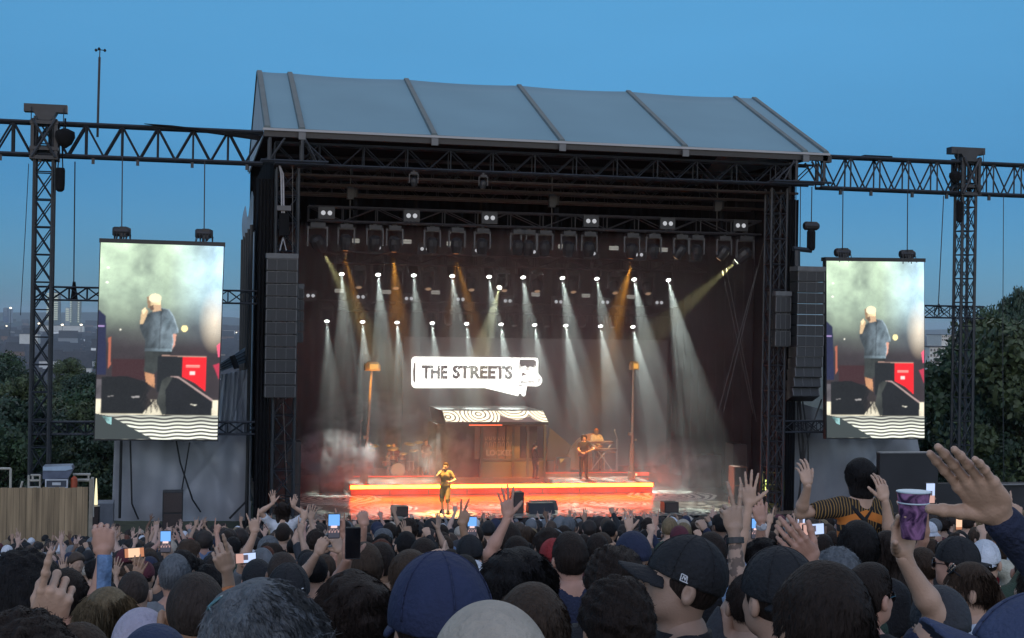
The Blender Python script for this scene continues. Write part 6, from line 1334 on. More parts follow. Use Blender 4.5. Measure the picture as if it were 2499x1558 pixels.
def near(px, yt, d, yaw, label, arms=None, style='short', hair='dark brown', top='black', sk=0, head=(0, 0, 0), sleeve='short', q=None, seed=1, w_=1.0, kind=0, hs=1.0, topmat=None, sink=0, group=None, hm=None):
    T = PD(px, yt+4, d); g = gz(T.y, T.x)-sink; extra = {'cap': .03, 'cap_back': .03, 'beanie': .03, 'curly': .04, 'afro': .05, 'messy': .03}.get(style, .012)*1
    s_ = min(1.12, max(.84, (T.z-g)/(1.75+extra))); loc = Vector((T.x, T.y, T.z-(1.75+extra)*s_)); yr = R(yaw)
    q = q or ('hi' if d < 5.9 else 'mid'); AR = {}
    for a in (arms or []): AR[a[0]] = arm_spec(a[0], a[1], a[2], loc, yr, s_, **(a[3] if len(a) > 3 else {}))
    B = make_body(AR, q, kind, w_, head, sleeve)
    for sd_, a in AR.items():
        er = np.linalg.norm(np.array(B['A'][sd_][2])-np.array(a['W']))*s_
        if er > .03: print('ARM off %.2f m: %s' % (er, label[:50]))
    t = person(tuple(loc), yr, s_, B, label, group, sk, style, hair, top, q=q, seed=seed, topmat=topmat, hscale=hs, hairq='hi' if d < 8.5 else 'mid', hairmat=hm)
    PLACED.append((T.x, T.y)); return t, B, loc, yr, s_
def handpt(r, side, off):       # a point in the hand frame -> world, with the hand's axes
    t, B, loc, yr, s_ = r; S, E, W, a, M = B['A'][side]; p = to_world(np.array(W)+np.array(M)@np.array(off), loc, yr, s_); Rm = np.array(Matrix.Rotation(yr, 3, 'Z')); return p, Rm@np.array(M)
M_CAPN = mat('cap_navy_wool', (.022, .03, .075), .9, .15, 14, bump=.4, bscale=90)
# ---- the nearest people
rA1 = near(1080, 1372, 2.95, 4, 'person in a huge dark navy cap filling the bottom centre of the crowd', style='cap', hair='navy', top='black', hs=1.19, seed=2, hm=M_CAPN, head=(0, 6, 0))
near(1205, 1492, 2.35, 0, 'person in a plain beige cap at the bottom edge right of the big navy cap', style='beanie', hair='beige', hs=1.12, top='grey', head=(0, 8, 0))
r = near(705, 1424, 2.75, 38, 'grey haired person with sunglasses pushed up on the head, bottom left of centre', style='messy', hair='grey', top='charcoal', sk=1, hs=1.12, head=(0, 22, -12), kind=1, seed=4)
def shades(r, z, label, y=.085, rot=0, col=None):
    t, B, loc, yr, s_ = r; w_ = B['HM']; g = MB()
    for k in (-1, 1): g.lathe((k*.033, y+.012, z), [(.026, 0), (.027, .003), (.024, .006)], 14, axis=(0, 1, 0)); g.tube((k*.06, y+.012, z+.004), (k*.086, y-.095, z+.006), .0022, 4)
    g.tube((-.01, y+.014, z+.004), (.01, y+.014, z+.004), .002, 4); me = g.mesh('sunglasses', col or M_SHADE); o = bpy.data.objects.new('sunglasses', me); COL.objects.link(o)
    M = Matrix.Translation(loc) @ Matrix.Rotation(yr, 4, 'Z') @ Matrix.Scale(s_, 4) @ w_ @ (Matrix.Rotation(rot, 4, 'X')); o.matrix_world = M; tag(o, label, 'sunglasses')
shades(r, .03, 'sunglasses resting on top of the grey haired head', y=.13, rot=R(70), col=mat('teal_lens', (.10, .20, .22), .15, 0))
near(480, 1388, 3.8, 0, 'person with a big close cropped brown head at bottom left', style='buzz', hair='stubble', sk=2, top='charcoal', w_=1.05, kind=2)
near(568, 1425, 4.4, 15, 'person in a pale peaked cap with an orange underside right of the cropped head', style='cap', hair='orange', top='grey', sk=1)
near(345, 1480, 4.3, 0, 'person in a smooth pale lilac cap at bottom left', style='beanie', hair='lilac', top='grey')
near(378, 1520, 3.3, 0, 'person in a dark navy beanie in front of the lilac cap', style='beanie', hair='dusty blue', top='black')
near(868, 1404, 3.9, 5, 'person with a wide mass of dark wavy hair left of the big navy cap', style='messy', hair='dark brown', hs=1.12, seed=5, top='white')
r = near(1265, 1338, 4.15, -48, 'dark haired person in thin glasses turning right, light blue shirt', style='messy', hair='black', top='light blue', sk=0, hs=1.06, seed=6); shades(r, -.002, 'thin glasses worn by the dark haired person in light blue', y=.088, col=mat('thin_rim', (.25, .2, .15), .3, 0))
near(1300, 1437, 3.5, -10, 'person with smooth brown hair at bottom centre in front of the light blue shirt', style='short', hair='brown', hs=1.12, top='charcoal', seed=7)
near(1508, 1392, 3.8, 0, 'person with thick curly dark brown hair left of the man in the black cap', style='curly', hair='dark brown', top='grey', seed=8, hs=.9)
near(1500, 1330, 5.3, 0, 'person with dark tousled hair just behind the thick curly hair', style='curly', hair='dark brown', top='black', seed=9, hs=1.0)
near(1393, 1304, 7.4, 0, 'man with short faded dark hair in a navy top at bottom centre', style='fade', hair='dark brown', top='navy', sk=1, hs=1.05, w_=1.1)
r = near(1650, 1301, 4.2, 80, 'man in profile facing left in a black cap with a small white emblem', style='cap', hair='black', top='black', sk=4, hs=1.06, kind=0, sleeve='long', head=(0, -15, 0))
def on_head(r, f, name, m_, label=None):
    t, B, loc, yr, s_ = r; mb = MB(); f(mb); o = bpy.data.objects.new(name, mb.mesh(name, m_)); COL.objects.link(o); cap_ = [c for c in t.children if c.name.split('.')[0] in ('cap', 'hair')][0]; o.parent = cap_; return o
def emblem(mb):       # small raised flag shaped mark on the left side of the cap
    x = -.0985
    for a, b in [tuple((.012+(q_[0]-.012)*.72, .028+(q_[1]-.028)*.72) for q_ in s2_) for s2_ in (((.028, .020), (.028, .046)), ((.028, .046), (.004, .040)), ((.004, .040), (.002, .020)), ((.028, .020), (-.004, .016)), ((.022, .025), (.018, .040)), ((.018, .040), (.010, .024)), ((.010, .024), (.008, .038)))]: mb.tube((x, a[0], a[1]), (x, b[0], b[1]), .0016, 4)
on_head(r, emblem, 'emblem', M_TRIM)
t, B, loc, yr, s_ = r; mb = MB(); mb.lathe((0, -.028, 1.455), [(.088, -.02), (.092, 0), (.082, .045), (.078, .045)], 20); o = bpy.data.objects.new('collar', mb.mesh('collar', C('black'), smooth=True)); COL.objects.link(o); o.parent = t
near(1902, 1336, 4.0, 15, 'person in a black cap with a white side mark right of the tattooed arm', style='cap_back', hair='black', top='black', sk=0, hs=1.08)
near(2012, 1393, 2.95, 0, 'person with a large soft brown head of hair at bottom right of centre', style='short', hair='dark brown', top='charcoal', hs=1.14, seed=11, sk=2)
r = near(2118, 1378, 5.4, -62, 'shaven sided person in dark sunglasses in profile facing right', style='fade', hair='dark brown', top='black', sk=1); shades(r, -.002, 'dark sunglasses worn in profile facing right')
near(2045, 1333, 6.2, 0, 'person with curly blue grey hair behind the shaven sided one', style='curly', hair='grey', top='dark green', seed=12)
CR = near(2096, 1276, 7.2, -8, 'black haired man in front of the person riding on shoulders', style='short', hair='black', top='black', sk=2, hs=1.12, w_=1.1)
r = near(2338, 1303, 7.0, 42, 'man in a black cap and sunglasses looking left, white tee shirt', style='cap_back', hair='black', top='white', sk=1); shades(r, -.002, 'sunglasses worn by the man in the white tee shirt')
r = near(2368, 1370, 6.0, 66, 'brown haired woman in profile facing left with sunglasses on her head', style='ponytail', hair='brown', top='white', sk=0, kind=1); shades(r, .03, 'sunglasses pushed up on the brown hair of the woman', y=.10, rot=R(38))
V_ = near(2296, 1425, 4.45, 0, 'person in a dark round cap raising a purple cup', [(-1, (2203, 1362, 4.33), 'grip', dict(tip=(2207, 1242, 4.33), pn=(0, -1, 0), hint=(1, .0, -.3), hs=1.12))], style='beanie', hair='charcoal', top='navy', sk=0, q='hi')
near(2252, 1334, 8.4, 0, 'person with short brown hair between the cup and the white tee shirt', style='short', hair='brown', top='black', sk=1)
near(2462, 1444, 2.35, 82, 'person in a slate blue peaked cap at the bottom right corner', style='cap', hair='dusty blue', top='navy', hs=1.15, sleeve='long', head=(0, -26, 0), hm=mat('cap_slate_twill', (.045, .06, .12), .9, .15, 14, bump=.5, bscale=110))
Y_ = near(2605, 1330, 2.95, 10, 'person in a navy top reaching in from the right edge with a raised hand', [(-1, (2440, 1262, 2.85), 'wave', dict(tip=(2285, 1052, 2.75), pn=(-.85, -.6, .1), hint=(.8, .2, -.6), hs=1.15))], style='short', hair='dark brown', top='navy', sleeve='long', sk=0, q='hi')
near(55, 1352, 4.9, 0, 'person with wide dark fluffy hair at the left edge', style='afro', hair='black', hs=1.05, top='navy', seed=13)
AB = near(62, 1490, 2.75, 0, 'person with dark curls at the bottom left corner pointing up', [(1, (92, 1492, 3.2), 'point', dict(tip=(136, 1340, 3.15), pn=(0, 1, .0), hint=(.6, -.5, -1), hs=1.08))], style='curly', hair='dark brown', top='charcoal', seed=14, q='hi')
near(196, 1512, 3.1, 0, 'person with a bare pinkish head at bottom left beside the dark curls', style='receding', hair='brown', top='maroon', sk=1)
near(262, 1436, 5.2, 0, 'woman in a pale grey cap with long straight fair hair', style='long', hair='fair', top='grey', seed=15)
near(326, 1388, 7.6, 0, 'man with close shaved head and bare neck in maroon', style='buzz', hair='stubble', top='maroon', sk=0)
near(165, 1386, 6.4, 5, 'person in a denim jacket raising a fist at the left', [(1, (254, 1356, 6.2), 'fist', dict(tip=(252, 1300, 6.2), pn=(0, 1, 0), hint=(-.2, -.2, -1), hs=1.15))], style='short', hair='dark brown', topmat=M_DENIM, sleeve='long', sk=1, q='hi')
near(110, 1360, 8.5, 0, 'person with brown hair behind the raised fist', style='short', hair='dark brown', top='navy')
near(445, 1338, 10, -35, 'dark haired man in glasses looking right near the silver tarpaulin', style='messy', hair='black', top='charcoal', sk=0)
near(428, 1350, 8.3, 0, 'grey haired person below the dark haired man in glasses', style='short', hair='grey', top='grey', sk=1)
r2 = near(893, 1330, 7.5, 5, 'short haired person with bare neck holding a black phone up', [(-1, (853, 1352, 7.0), 'phone', dict(tip=(858, 1322, 7.0), pn=(.3, 1, 0), hint=(-1, 0, -1)))], style='fade', hair='brown', top='charcoal', sk=1, hs=1.06)
phone(PD(861, 1326, 6.92), 'black phone with a dark display held up in front of the short haired person', kind='off', s_=1.0)
r = near(705, 1375, 6.3, -12, 'person in a flat black cap with a white line on it', style='cap_back', hair='black', top='black', sk=1, hs=1.1); on_head(r, lambda mb: mb.tube((.02, -.118, .03), (.075, -.085, .045), .0025, 4), 'stripe', M_TRIM)
near(648, 1420, 6.4, 0, 'person with a tattooed arm pointing towards the stage', [(-1, (556, 1392, 6.1), 'point', dict(tip=(524, 1308, 6.0), hint=(.3, -.3, -1), pn=(0, 1, 0), hs=1.15))], style='messy', hair='black', top='light blue', sk=4, q='hi')
near(690, 1346, 8, 0, 'person with dark cropped hair above the flat black cap', style='buzz', hair='stubble', top='black', sk=3, hs=1.1)
near(628, 1360, 8.6, 0, 'person in a small black beanie left of the flat black cap', style='beanie', hair='black', top='light blue', sk=1)
near(640, 1332, 11, 0, 'person holding up a horns sign with one hand', [(-1, (622, 1302, 10.8), 'horns', dict(tip=(619, 1272, 10.8)))], style='cap_back', hair='grey', top='grey', sk=0)
r = near(770, 1352, 9.3, 0, 'person filming the stage with a bright phone in both hands', [(-1, (797, 1312, 8.9), 'phone', dict(tip=(808, 1290, 8.9), pn=(.5, 1, 0))), (1, (833, 1312, 8.9), 'phone', dict(tip=(824, 1290, 8.9), pn=(-.5, 1, 0)))], style='short', hair='black', top='charcoal', sk=0)
phone(PD(815, 1284, 8.85), 'bright phone with a blue sky picture held up in both hands', kind='photo')
r = near(1147, 1300, 9.6, 0, 'person in a black cap with a white line across the back', style='cap', hair='black', top='black', sk=3); on_head(r, lambda mb: mb.path([(-.05, -.11, -.02), (0, -.122, -.026), (.05, -.11, -.02)], .0025, 4), 'stripe', M_TRIM)
near(1157, 1362, 8.2, 0, 'person in a plain white cap left of the dark tousled hair', style='cap', hair='white', top='navy', sk=0)
near(1243, 1276, 10.6, 0, 'person with neat faded hair just below the orange floor', style='fade', hair='dark brown', top='black', sk=1)
near(1003, 1348, 6.3, 0, 'person with soft brown hair behind the big navy cap', style='short', hair='brown', top='black', hs=1.12, seed=3)
near(992, 1294, 12, 0, 'person with round dark hair left of the black cap with the white line', style='short', hair='black', top='black')
near(935, 1318, 10.4, -5, 'grey haired person raising a fist with a can', [(-1, (891, 1268, 10.1), 'fist', dict(tip=(886, 1240, 10.1)))], style='buzz', hair='grey', top='black', sk=1)
near(1035, 1316, 9, 0, 'person with flat dark hair in front of the stage glow', style='short', hair='dark brown', top='charcoal', hs=1.1)
near(1102, 1338, 9.8, 0, 'person making a peace sign high above the crowd', [(1, (1124, 1268, 9.7), 'peace', dict(tip=(1134, 1228, 9.7), pn=(.2, 1, 0)))], style='short', hair='dark brown', top='white', sk=2)
near(1262, 1306, 9, 5, 'person holding an open hand high in front of the orange strip', [(-1, (1240, 1264, 8.8), 'open', dict(tip=(1236, 1210, 8.8)))], style='short', hair='dark brown', top='black', sk=1)
near(1545, 1297, 8, 0, 'person in a navy beanie left of the man in the black cap', style='beanie', hair='navy', top='black', hs=1.08)
near(1458, 1300, 10.8, 0, 'person with dark hair left of the navy beanie', style='short', hair='dark brown', top='maroon', sk=3)
near(1340, 1283, 9.8, 0, 'person with dark tufty hair left of the man with the red striped collar', style='messy', hair='dark brown', top='black')
TA = near(1828, 1400, 5.4, -6, 'person raising a tattooed forearm with pointing fingers', [(-1, (1792, 1302, 5.5), 'peace', dict(tip=(1783, 1215, 5.5), pn=(0, 1, 0), hint=(.4, -.2, -1), hs=1.1))], style='short', hair='dark brown', top='charcoal', sk=4, q='hi')
near(1862, 1308, 7.9, 0, 'person stretching one open hand straight up at the right of the stage', [(-1, (1830, 1220, 7.8), 'open', dict(tip=(1830, 1160, 7.8), pn=(.5, 1, 0)))], style='messy', hair='black', top='light blue', sk=0)
WT = near(1925, 1318, 8.6, 0, 'person raising an arm with a silver wrist watch', [(-1, (1858, 1262, 8.3), 'relaxed', dict(tip=(1848, 1215, 8.3)))], style='short', hair='dark brown', top='white', sk=1)
BH = near(2052, 1420, 4.9, 8, 'person behind the big brown head raising a relaxed hand', [(-1, (1985, 1372, 4.75), 'relaxed', dict(tip=(1938, 1318, 4.7), pn=(.3, 1, 0), hs=1.15))], style='short', hair='dark brown', top='black', sk=1, q='hi')
for R_, px, py, d, nm, lab in ((WT, 1858, 1262, 8.3, 'wrist_watch', 'silver watch on the raised wrist right of the stage'),):
    a = R_[1]['A'][-1]; p0 = to_world(np.array(a[2])+unit(np.array(a[1])-np.array(a[2]))*.02, *R_[2:]); mb = MB(); ax = np.array(to_world(a[1], *R_[2:]))-np.array(to_world(a[2], *R_[2:])); mb.lathe(p0, [(.028, -.012), (.033, -.011), (.033, .011), (.028, .012)], 12, axis=ax); mb.lathe(tuple(np.array(p0)+np.array([0, -.03, 0])), [(.018, 0), (.018, .006), (.015, .008)], 12, axis=(0, -1, 0)); single(mb, nm, mat('watch_steel', (.45, .45, .47), .25, 0), lab, 'watch')
a = TA[1]['A'][-1]; p0 = to_world(np.array(a[2])+unit(np.array(a[1])-np.array(a[2]))*.03, *TA[2:]); mb = MB(); ax = np.array(to_world(a[1], *TA[2:]))-np.array(p0); mb.lathe(p0, [(.030, -.012), (.036, -.011), (.036, .011), (.030, .012)], 12, axis=ax); single(mb, 'wrist_band', M_RUB, 'black band on the raised tattooed forearm', 'wristband')
# tattooed skin: dark marks on the forearm are part of that skin
M_TAT = skin('tattooed_skin', (.42, .27, .19)); nt2 = M_TAT.node_tree; b2 = nt2.nodes['Principled BSDF']; src = b2.inputs['Base Color'].links[0].from_socket
v_ = N(nt2, 'ShaderNodeTexNoise'); v_.inputs['Scale'].default_value = 26; v_.inputs['Detail'].default_value = 3; cr = N(nt2, 'ShaderNodeMapRange'); cr.inputs[1].default_value = .50; cr.inputs[2].default_value = .56; cr.inputs[3].default_value = 1; cr.inputs[4].default_value = .35
tc2 = N(nt2, 'ShaderNodeTexCoord'); nt2.links.new(tc2.outputs['Object'], v_.inputs['Vector']); nt2.links.new(v_.outputs[0], cr.inputs[0]); mm = N(nt2, 'ShaderNodeMix', data_type='RGBA', blend_type='MULTIPLY'); mm.inputs[0].default_value = 1; nt2.links.new(src, mm.inputs[6]); nt2.links.new(cr.outputs[0], mm.inputs[7]); nt2.links.new(mm.outputs[2], b2.inputs['Base Color'])
me_ = TA[1]['body']; me_.materials.append(M_TAT); a = TA[1]['A'][-1]; E_, W_ = np.array(a[1]), np.array(a[2]); nv = len(me_.vertices); co = np.zeros(nv*3); me_.vertices.foreach_get('co', co); co = co.reshape(-1, 3)
for p in me_.polygons:
    c = co[list(p.vertices)].mean(0); t_ = (c-E_).dot(W_-E_)/((W_-E_).dot(W_-E_))
    if 0 < t_ < .86 and np.linalg.norm(c-E_-(W_-E_)*t_) < .06 and p.material_index == 0: p.material_index = 4
# ---- the purple cup
p, M = handpt(V_, -1, (0, .064, .088)); top_c = np.array(p); ct = thing('paper_cup', tuple(p), 'purple marbled paper cup with a white rim raised high in a hand', 'cup')
M_CUP = mat('cup_marble', (.10, .035, .11), .45, .2, 8); nt3 = M_CUP.node_tree; b3 = nt3.nodes['Principled BSDF']; n3 = N(nt3, 'ShaderNodeTexNoise'); n3.inputs['Scale'].default_value = 22; n3.inputs['Detail'].default_value = 5; n3.inputs['Distortion'].default_value = 1.5; r3 = N(nt3, 'ShaderNodeValToRGB'); r3.color_ramp.elements[0].position = .4; r3.color_ramp.elements[0].color = (.035, .012, .05, 1); r3.color_ramp.elements[1].position = .66; r3.color_ramp.elements[1].color = (.36, .17, .34, 1); t3 = N(nt3, 'ShaderNodeTexCoord'); nt3.links.new(t3.outputs['Object'], n3.inputs['Vector']); nt3.links.new(n3.outputs[0], r3.inputs[0]); nt3.links.new(r3.outputs[0], b3.inputs['Base Color'])
c0 = np.array(p)+np.array([.0, 0, -.012]); mb = MB(); mb.lathe(c0, [(.032, 0), (.0335, .003), (.0485, .138), (.0485, .139), (.0465, .138), (.032, .006), (.01, .005)], 28); mb.build('wall', M_CUP, ct, smooth=True)
for z, r_ in ((.141, .0502), (.108, .0463)):
    mb = MB(); n = 28; mb.lathe(c0, [(r_-.003, z-.0028), (r_+.001, z-.0015), (r_+.001, z+.0015), (r_-.003, z+.0028)], n); mb.build('rim', mat('cup_rim', (.55, .65, .68), .4, 0), ct, smooth=True)
mb = MB(); mb.lathe(c0, [(.0455, .126), (.0455, .1265), (.001, .127)], 28); mb.build('drink', mat('cup_inside', (.30, .42, .45), .3, 0), ct)
# ---- the person on shoulders
CR2 = near(2112, 1300, 9.3, -4, 'dark haired man half hidden under the person in the orange striped top', style='short', hair='dark brown', top='grey', sk=1, w_=1.1)
t, B, loc, yr, s_ = CR2; gs = .95
gT = PD(2101, 1108, 9.3); gl = Vector((gT.x, gT.y, gT.z-1.80*gs)); gy = R(-4)
def gspec(side, wpx, pose, **k): return arm_spec(side, wpx, pose, gl, gy, gs, **k)
dd = (gl-CAM).dot(fw)
hipz = .93
GB = make_body({-1: gspec(-1, (1972, 1186, dd-.22), 'relaxed', tip=(1962, 1142, dd-.2), hint=(-.4, .7, -1)), 1: gspec(1, (2160, 1222, dd-.25), 'relaxed', tip=(2150, 1178, dd-.25), hint=(.5, .8, -1))}, 'hi', 1, .86, (3, 0, 0), {-1: 'short', 1: 'short'}, legs=[((s_x*.085, .02, .93), (s_x*.13, .33, .88), (s_x*.13, .34, .50), (s_x*.13, .40, .44)) for s_x in (-1, 1)])
M_STR = bpy.data.materials.new('orange_striped_knit'); M_STR.use_nodes = True; tt = M_STR.node_tree; bb = tt.nodes['Principled BSDF']; bb.inputs['Roughness'].default_value = .9; tcc = N(tt, 'ShaderNodeTexCoord'); sp_ = N(tt, 'ShaderNodeSeparateXYZ'); tt.links.new(tcc.outputs['Object'], sp_.inputs[0])
ns = N(tt, 'ShaderNodeTexNoise'); ns.inputs['Scale'].default_value = 9; tt.links.new(tcc.outputs['Object'], ns.inputs['Vector'])
def mth(op, a, b=None):
    n = N(tt, 'ShaderNodeMath', operation=op)
    for i, v in enumerate((a, b)):
        if v is None: continue
        if isinstance(v, (int, float)): n.inputs[i].default_value = v
        else: tt.links.new(v, n.inputs[i])
    return n.outputs[0]
xw = mth('ADD', sp_.outputs['X'], mth('MULTIPLY', ns.outputs[0], .03)); ax_ = mth('ABSOLUTE', sp_.outputs['X']); pin = mth('GREATER_THAN', mth('SINE', mth('MULTIPLY', xw, 330)), .55)
band = mth('LESS_THAN', mth('ABSOLUTE', mth('SUBTRACT', mth('SUBTRACT', sp_.outputs['Z'], mth('MULTIPLY', ax_, -.35)), 1.40)), .03); side_ = mth('GREATER_THAN', mth('ADD', ax_, mth('MULTIPLY', mth('SUBTRACT', 1.25, sp_.outputs['Z']), .10)),   .135); sb = mth('MULTIPLY', side_, mth('LESS_THAN', sp_.outputs['Z'], 1.27)); orange = mth('MAXIMUM', band, sb)
mx1 = N(tt, 'ShaderNodeMix', data_type='RGBA'); mx1.inputs[6].default_value = (.014, .012, .012, 1); mx1.inputs[7].default_value = (.30, .17, .05, 1); tt.links.new(pin, mx1.inputs[0]); mx2 = N(tt, 'ShaderNodeMix', data_type='RGBA'); mx2.inputs[7].default_value = (.62, .20, .035, 1); tt.links.new(orange, mx2.inputs[0]); tt.links.new(mx1.outputs[2], mx2.inputs[6]); tt.links.new(mx2.outputs[2], bb.inputs['Base Color'])
gp = person(tuple(gl), gy, gs, GB, 'person with a black bob riding on shoulders in an orange and black striped top', None, 0, 'bob', 'black', legs='denim blue', topmat=M_STR, q='hi', hscale=.96)
mb = MB(); mb.path([(-.09, -.075, 1.45), (-.02, -.135, 1.36), (.09, -.135, 1.18), (.13, -.12, 1.0)], .014, 6); mb.path([(.06, -.08, 1.45), (-.02, -.135, 1.36)], .012, 6); o = bpy.data.objects.new('shoulder_bag_strap', mb.mesh('strap', C('black'))); COL.objects.link(o); o.parent = gp
near(690, 1224, 25, 0, 'long haired person in a white shirt raised above the crowd below the left speakers', [(-1, (668, 1228, 24.8), 'open', dict(tip=(664, 1205, 24.8), hint=(-1, 0, -.3))), (1, (714, 1236, 24.8), 'relaxed', dict(tip=(722, 1215, 24.8), hint=(1, 0, -.3)))], style='long', hair='dark brown', top='white')
near(691, 1278, 25.1, 0, 'person carrying the one in the white shirt below the left speakers', style='short', hair='black', top='light blue')
# ---- phones held by people further back
for px, py, d, kind, land_, lab in ((405, 1404, 9.6, 'photo', 0, 'bright phone filming the stage above the shaved head at left'), (2270, 1204, 10.5, 'white', 0, 'bright phone held high right of the purple cup'), (1985, 1292, 9.4, 'white', 1, 'sideways phone glowing white left of the man carrying someone'), (1955, 1272, 13, 'white', 0, 'small phone glowing blue left of the sideways phone'), (1046, 1370, 6.6, 'white', 1, 'sideways phone glowing pale behind the big navy cap'), (328, 1349, 11, 'warm', 1, 'small sideways phone glowing orange at left'), (404, 1322, 10, 'photo', 0, 'small phone with a blue picture under the left screen'), (1152, 1285, 11, 'photo', 0, 'tiny blue phone picture below the singer'), (1845, 1290, 10.5, 'photo', 0, 'small phone below the tall open hand at right'), (2340, 1276, 15, 'warm', 0, 'small warm phone picture right of the cup'), (600, 1362, 10.5, 'white', 1, 'pale blue phone beside the tattooed arm')):
    c = PD(px, py, d); up = (0, 0, 1) if not land_ else (1, 0, .06); phone(c, lab, up=up, kind=kind)
    dz = .07 if not land_ else .035; f_ = 3480/d; s2 = 1 if px < 1250 else -1
    ox = .0; wx = px+s2*(.035 if not land_ else .06)*f_; wy = py+(dz+.055)*f_
    hp = px+s2*.30*f_; hy = 785+(.045+.14*(d+.25))/(d+.25)*3480; hy = max(hy, py+.15*f_)
    near(hp, hy, d+.22, 0, 'person holding the '+lab.split(' phone')[0]+' phone '+' '.join(lab.split(' phone')[1].split()[-6:]), [(-s2, (wx, wy, d+.05), 'phone', dict(tip=(px, py+.03*f_, d+.02), pn=(-s2*.6, .8, 0)))], style=rng.choice(['short', 'messy', 'cap_back', 'curly']), hair=rng.choice(['black', 'brown']), top=rng.choice(['black', 'navy', 'grey', 'white']), sk=rng.choice([0, 1, 2]), q='mid')
# ---- performers
LG = [((-.085, 0, .90), (-.11, .04, .50), (-.12, .0, .08), (-.14, .13, .04)), ((.085, 0, .90), (.12, .10, .50), (.12, .02, .08), (.14, .15, .04))]
def performer(px, yt, Y, z0, yawd, label, arms, style, hair, top, legs, sk, LGs=LG, shorts=False, lowerit=0, head=(0, 0, 0), sleeve='short', w_=1.05):
    T = P(px, yt, Y); s_ = (T.z-z0)/1.77 if not lowerit else 1.0; s_ = max(.85, min(1.1, s_)); loc = (T.x, Y, z0-lowerit*s_)
    B = make_body(arms, 'mid', 0, w_, head, sleeve, legs=LGs, shorts=shorts); t = person(loc, R(yawd), s_, B, label, None, sk, style, hair, top, legs, q='mid'); return (t, B, Vector(loc), R(yawd), s_)
st_ = PZ(1087, 1254, FZ); SI = performer(1088, 1129, st_.y, FZ, 152, 'singer in a patterned shirt and shorts standing at the stage front with a microphone', {1: dict(W=(.05, .20, 1.50), pose='fist', pn=(-.6, .2, 0), fd=(-.3, 0, 1), hint=(1, .1, -1)), -1: dict(W=(-.22, .22, 1.12), pose='relaxed', pn=(1, 0, 0), fd=(.4, .9, -.1))}, 'fade', 'brown', 'olive pattern', 'olive pattern', 4, [((-.085, 0, .90), (-.12, .10, .50), (-.13, .06, .08), (-.15, .2, .04)), ((.085, 0, .90), (.12, .02, .50), (.16, -.20, .10), (.18, -.08, .04))], True, head=(0, -4, 0))
p, M = handpt(SI, 1, (0, .02, .06)); mb = MB(); d_ = Vector((.25, .2, 1)).normalized(); q_ = Vector(p)+Vector(M@np.array([-.3, .1, .6]))*.09; mb.tube(Vector(p)-Vector(M@np.array([-.3, .1, .6]))*.1, q_, .014, 8); mb.lathe(q_, [(.015, 0), (.026, .02), (.026, .045), (.01, .06)], 10, axis=M@np.array([-.3, .1, .6])); single(mb, 'microphone', M_RUB, 'microphone held to the mouth of the singer', 'microphone')
DY = 60.6; SEAT = [((s_x*.09, .02, .92), (s_x*.22, .40, .88), (s_x*.22, .42, .50), (s_x*.24, .52, .46)) for s_x in (-1, 1)]
DM = performer(962, 1070, DY, DRZ, 175, 'bearded drummer sitting behind the drum kit', {1: dict(W=(.22, .38, 1.18), pose='fist', pn=(0, -.2, -1), fd=(-.1, 1, .1)), -1: dict(W=(-.25, .36, 1.22), pose='fist', pn=(0, -.2, -1), fd=(.1, 1, .2))}, 'receding', 'grey', 'maroon', 'black', 4, SEAT, lowerit=.44)
mb = MB(); x0 = DM[2].x; mb.lathe((x0, DY, DRZ), [(.2, 0), (.04, .03), (.04, .40), (.17, .42), (.18, .5), (.05, .52)], 14); single(mb, 'drum_stool', M_RUB, 'round stool under the drummer', 'stool')
PR = performer(1040, 1072, 60.0, zz, 195, 'guitarist standing in smoke beside the drum kit', {1: dict(W=(.10, .26, 1.05), pose='fist', pn=(0, -1, 0), fd=(-1, .2, .1)), -1: dict(W=(-.42, .25, 1.22), pose='grip', pn=(0, -.3, 1), fd=(.2, .6, .6))}, 'short', 'brown', 'maroon', 'black', 0)
GT = performer(1425, 1060, 58.2, R1Z, 178, 'long haired bearded guitarist in black on the right of the riser', {1: dict(W=(.10, .26, 1.02), pose='fist', pn=(0, -1, 0), fd=(-1, .2, .1)), -1: dict(W=(-.42, .26, 1.20), pose='grip', pn=(0, -.3, 1), fd=(.2, .6, .6))}, 'long', 'dark brown', 'black', 'black', 0)
KB = performer(1456, 1045, 61.6, KRZ, 180, 'keyboard player in a pale shirt leaning over the keyboards', {1: dict(W=(.16, .36, 1.12), pose='relaxed', pn=(0, 0, -1), fd=(-.1, 1, -.1)), -1: dict(W=(-.16, .36, 1.12), pose='relaxed', pn=(0, 0, -1), fd=(.1, 1, -.1))}, 'cap_back', 'orange', 'cream', 'black', 3, head=(0, -18, 0), sleeve='long')
BM = performer(1306, 1082, 58.1, R1Z, -78, 'person in a cap and loose dark clothes standing at the right side of the booth', {}, 'cap', 'black', 'black', 'black', 2, sleeve='long', w_=1.25)
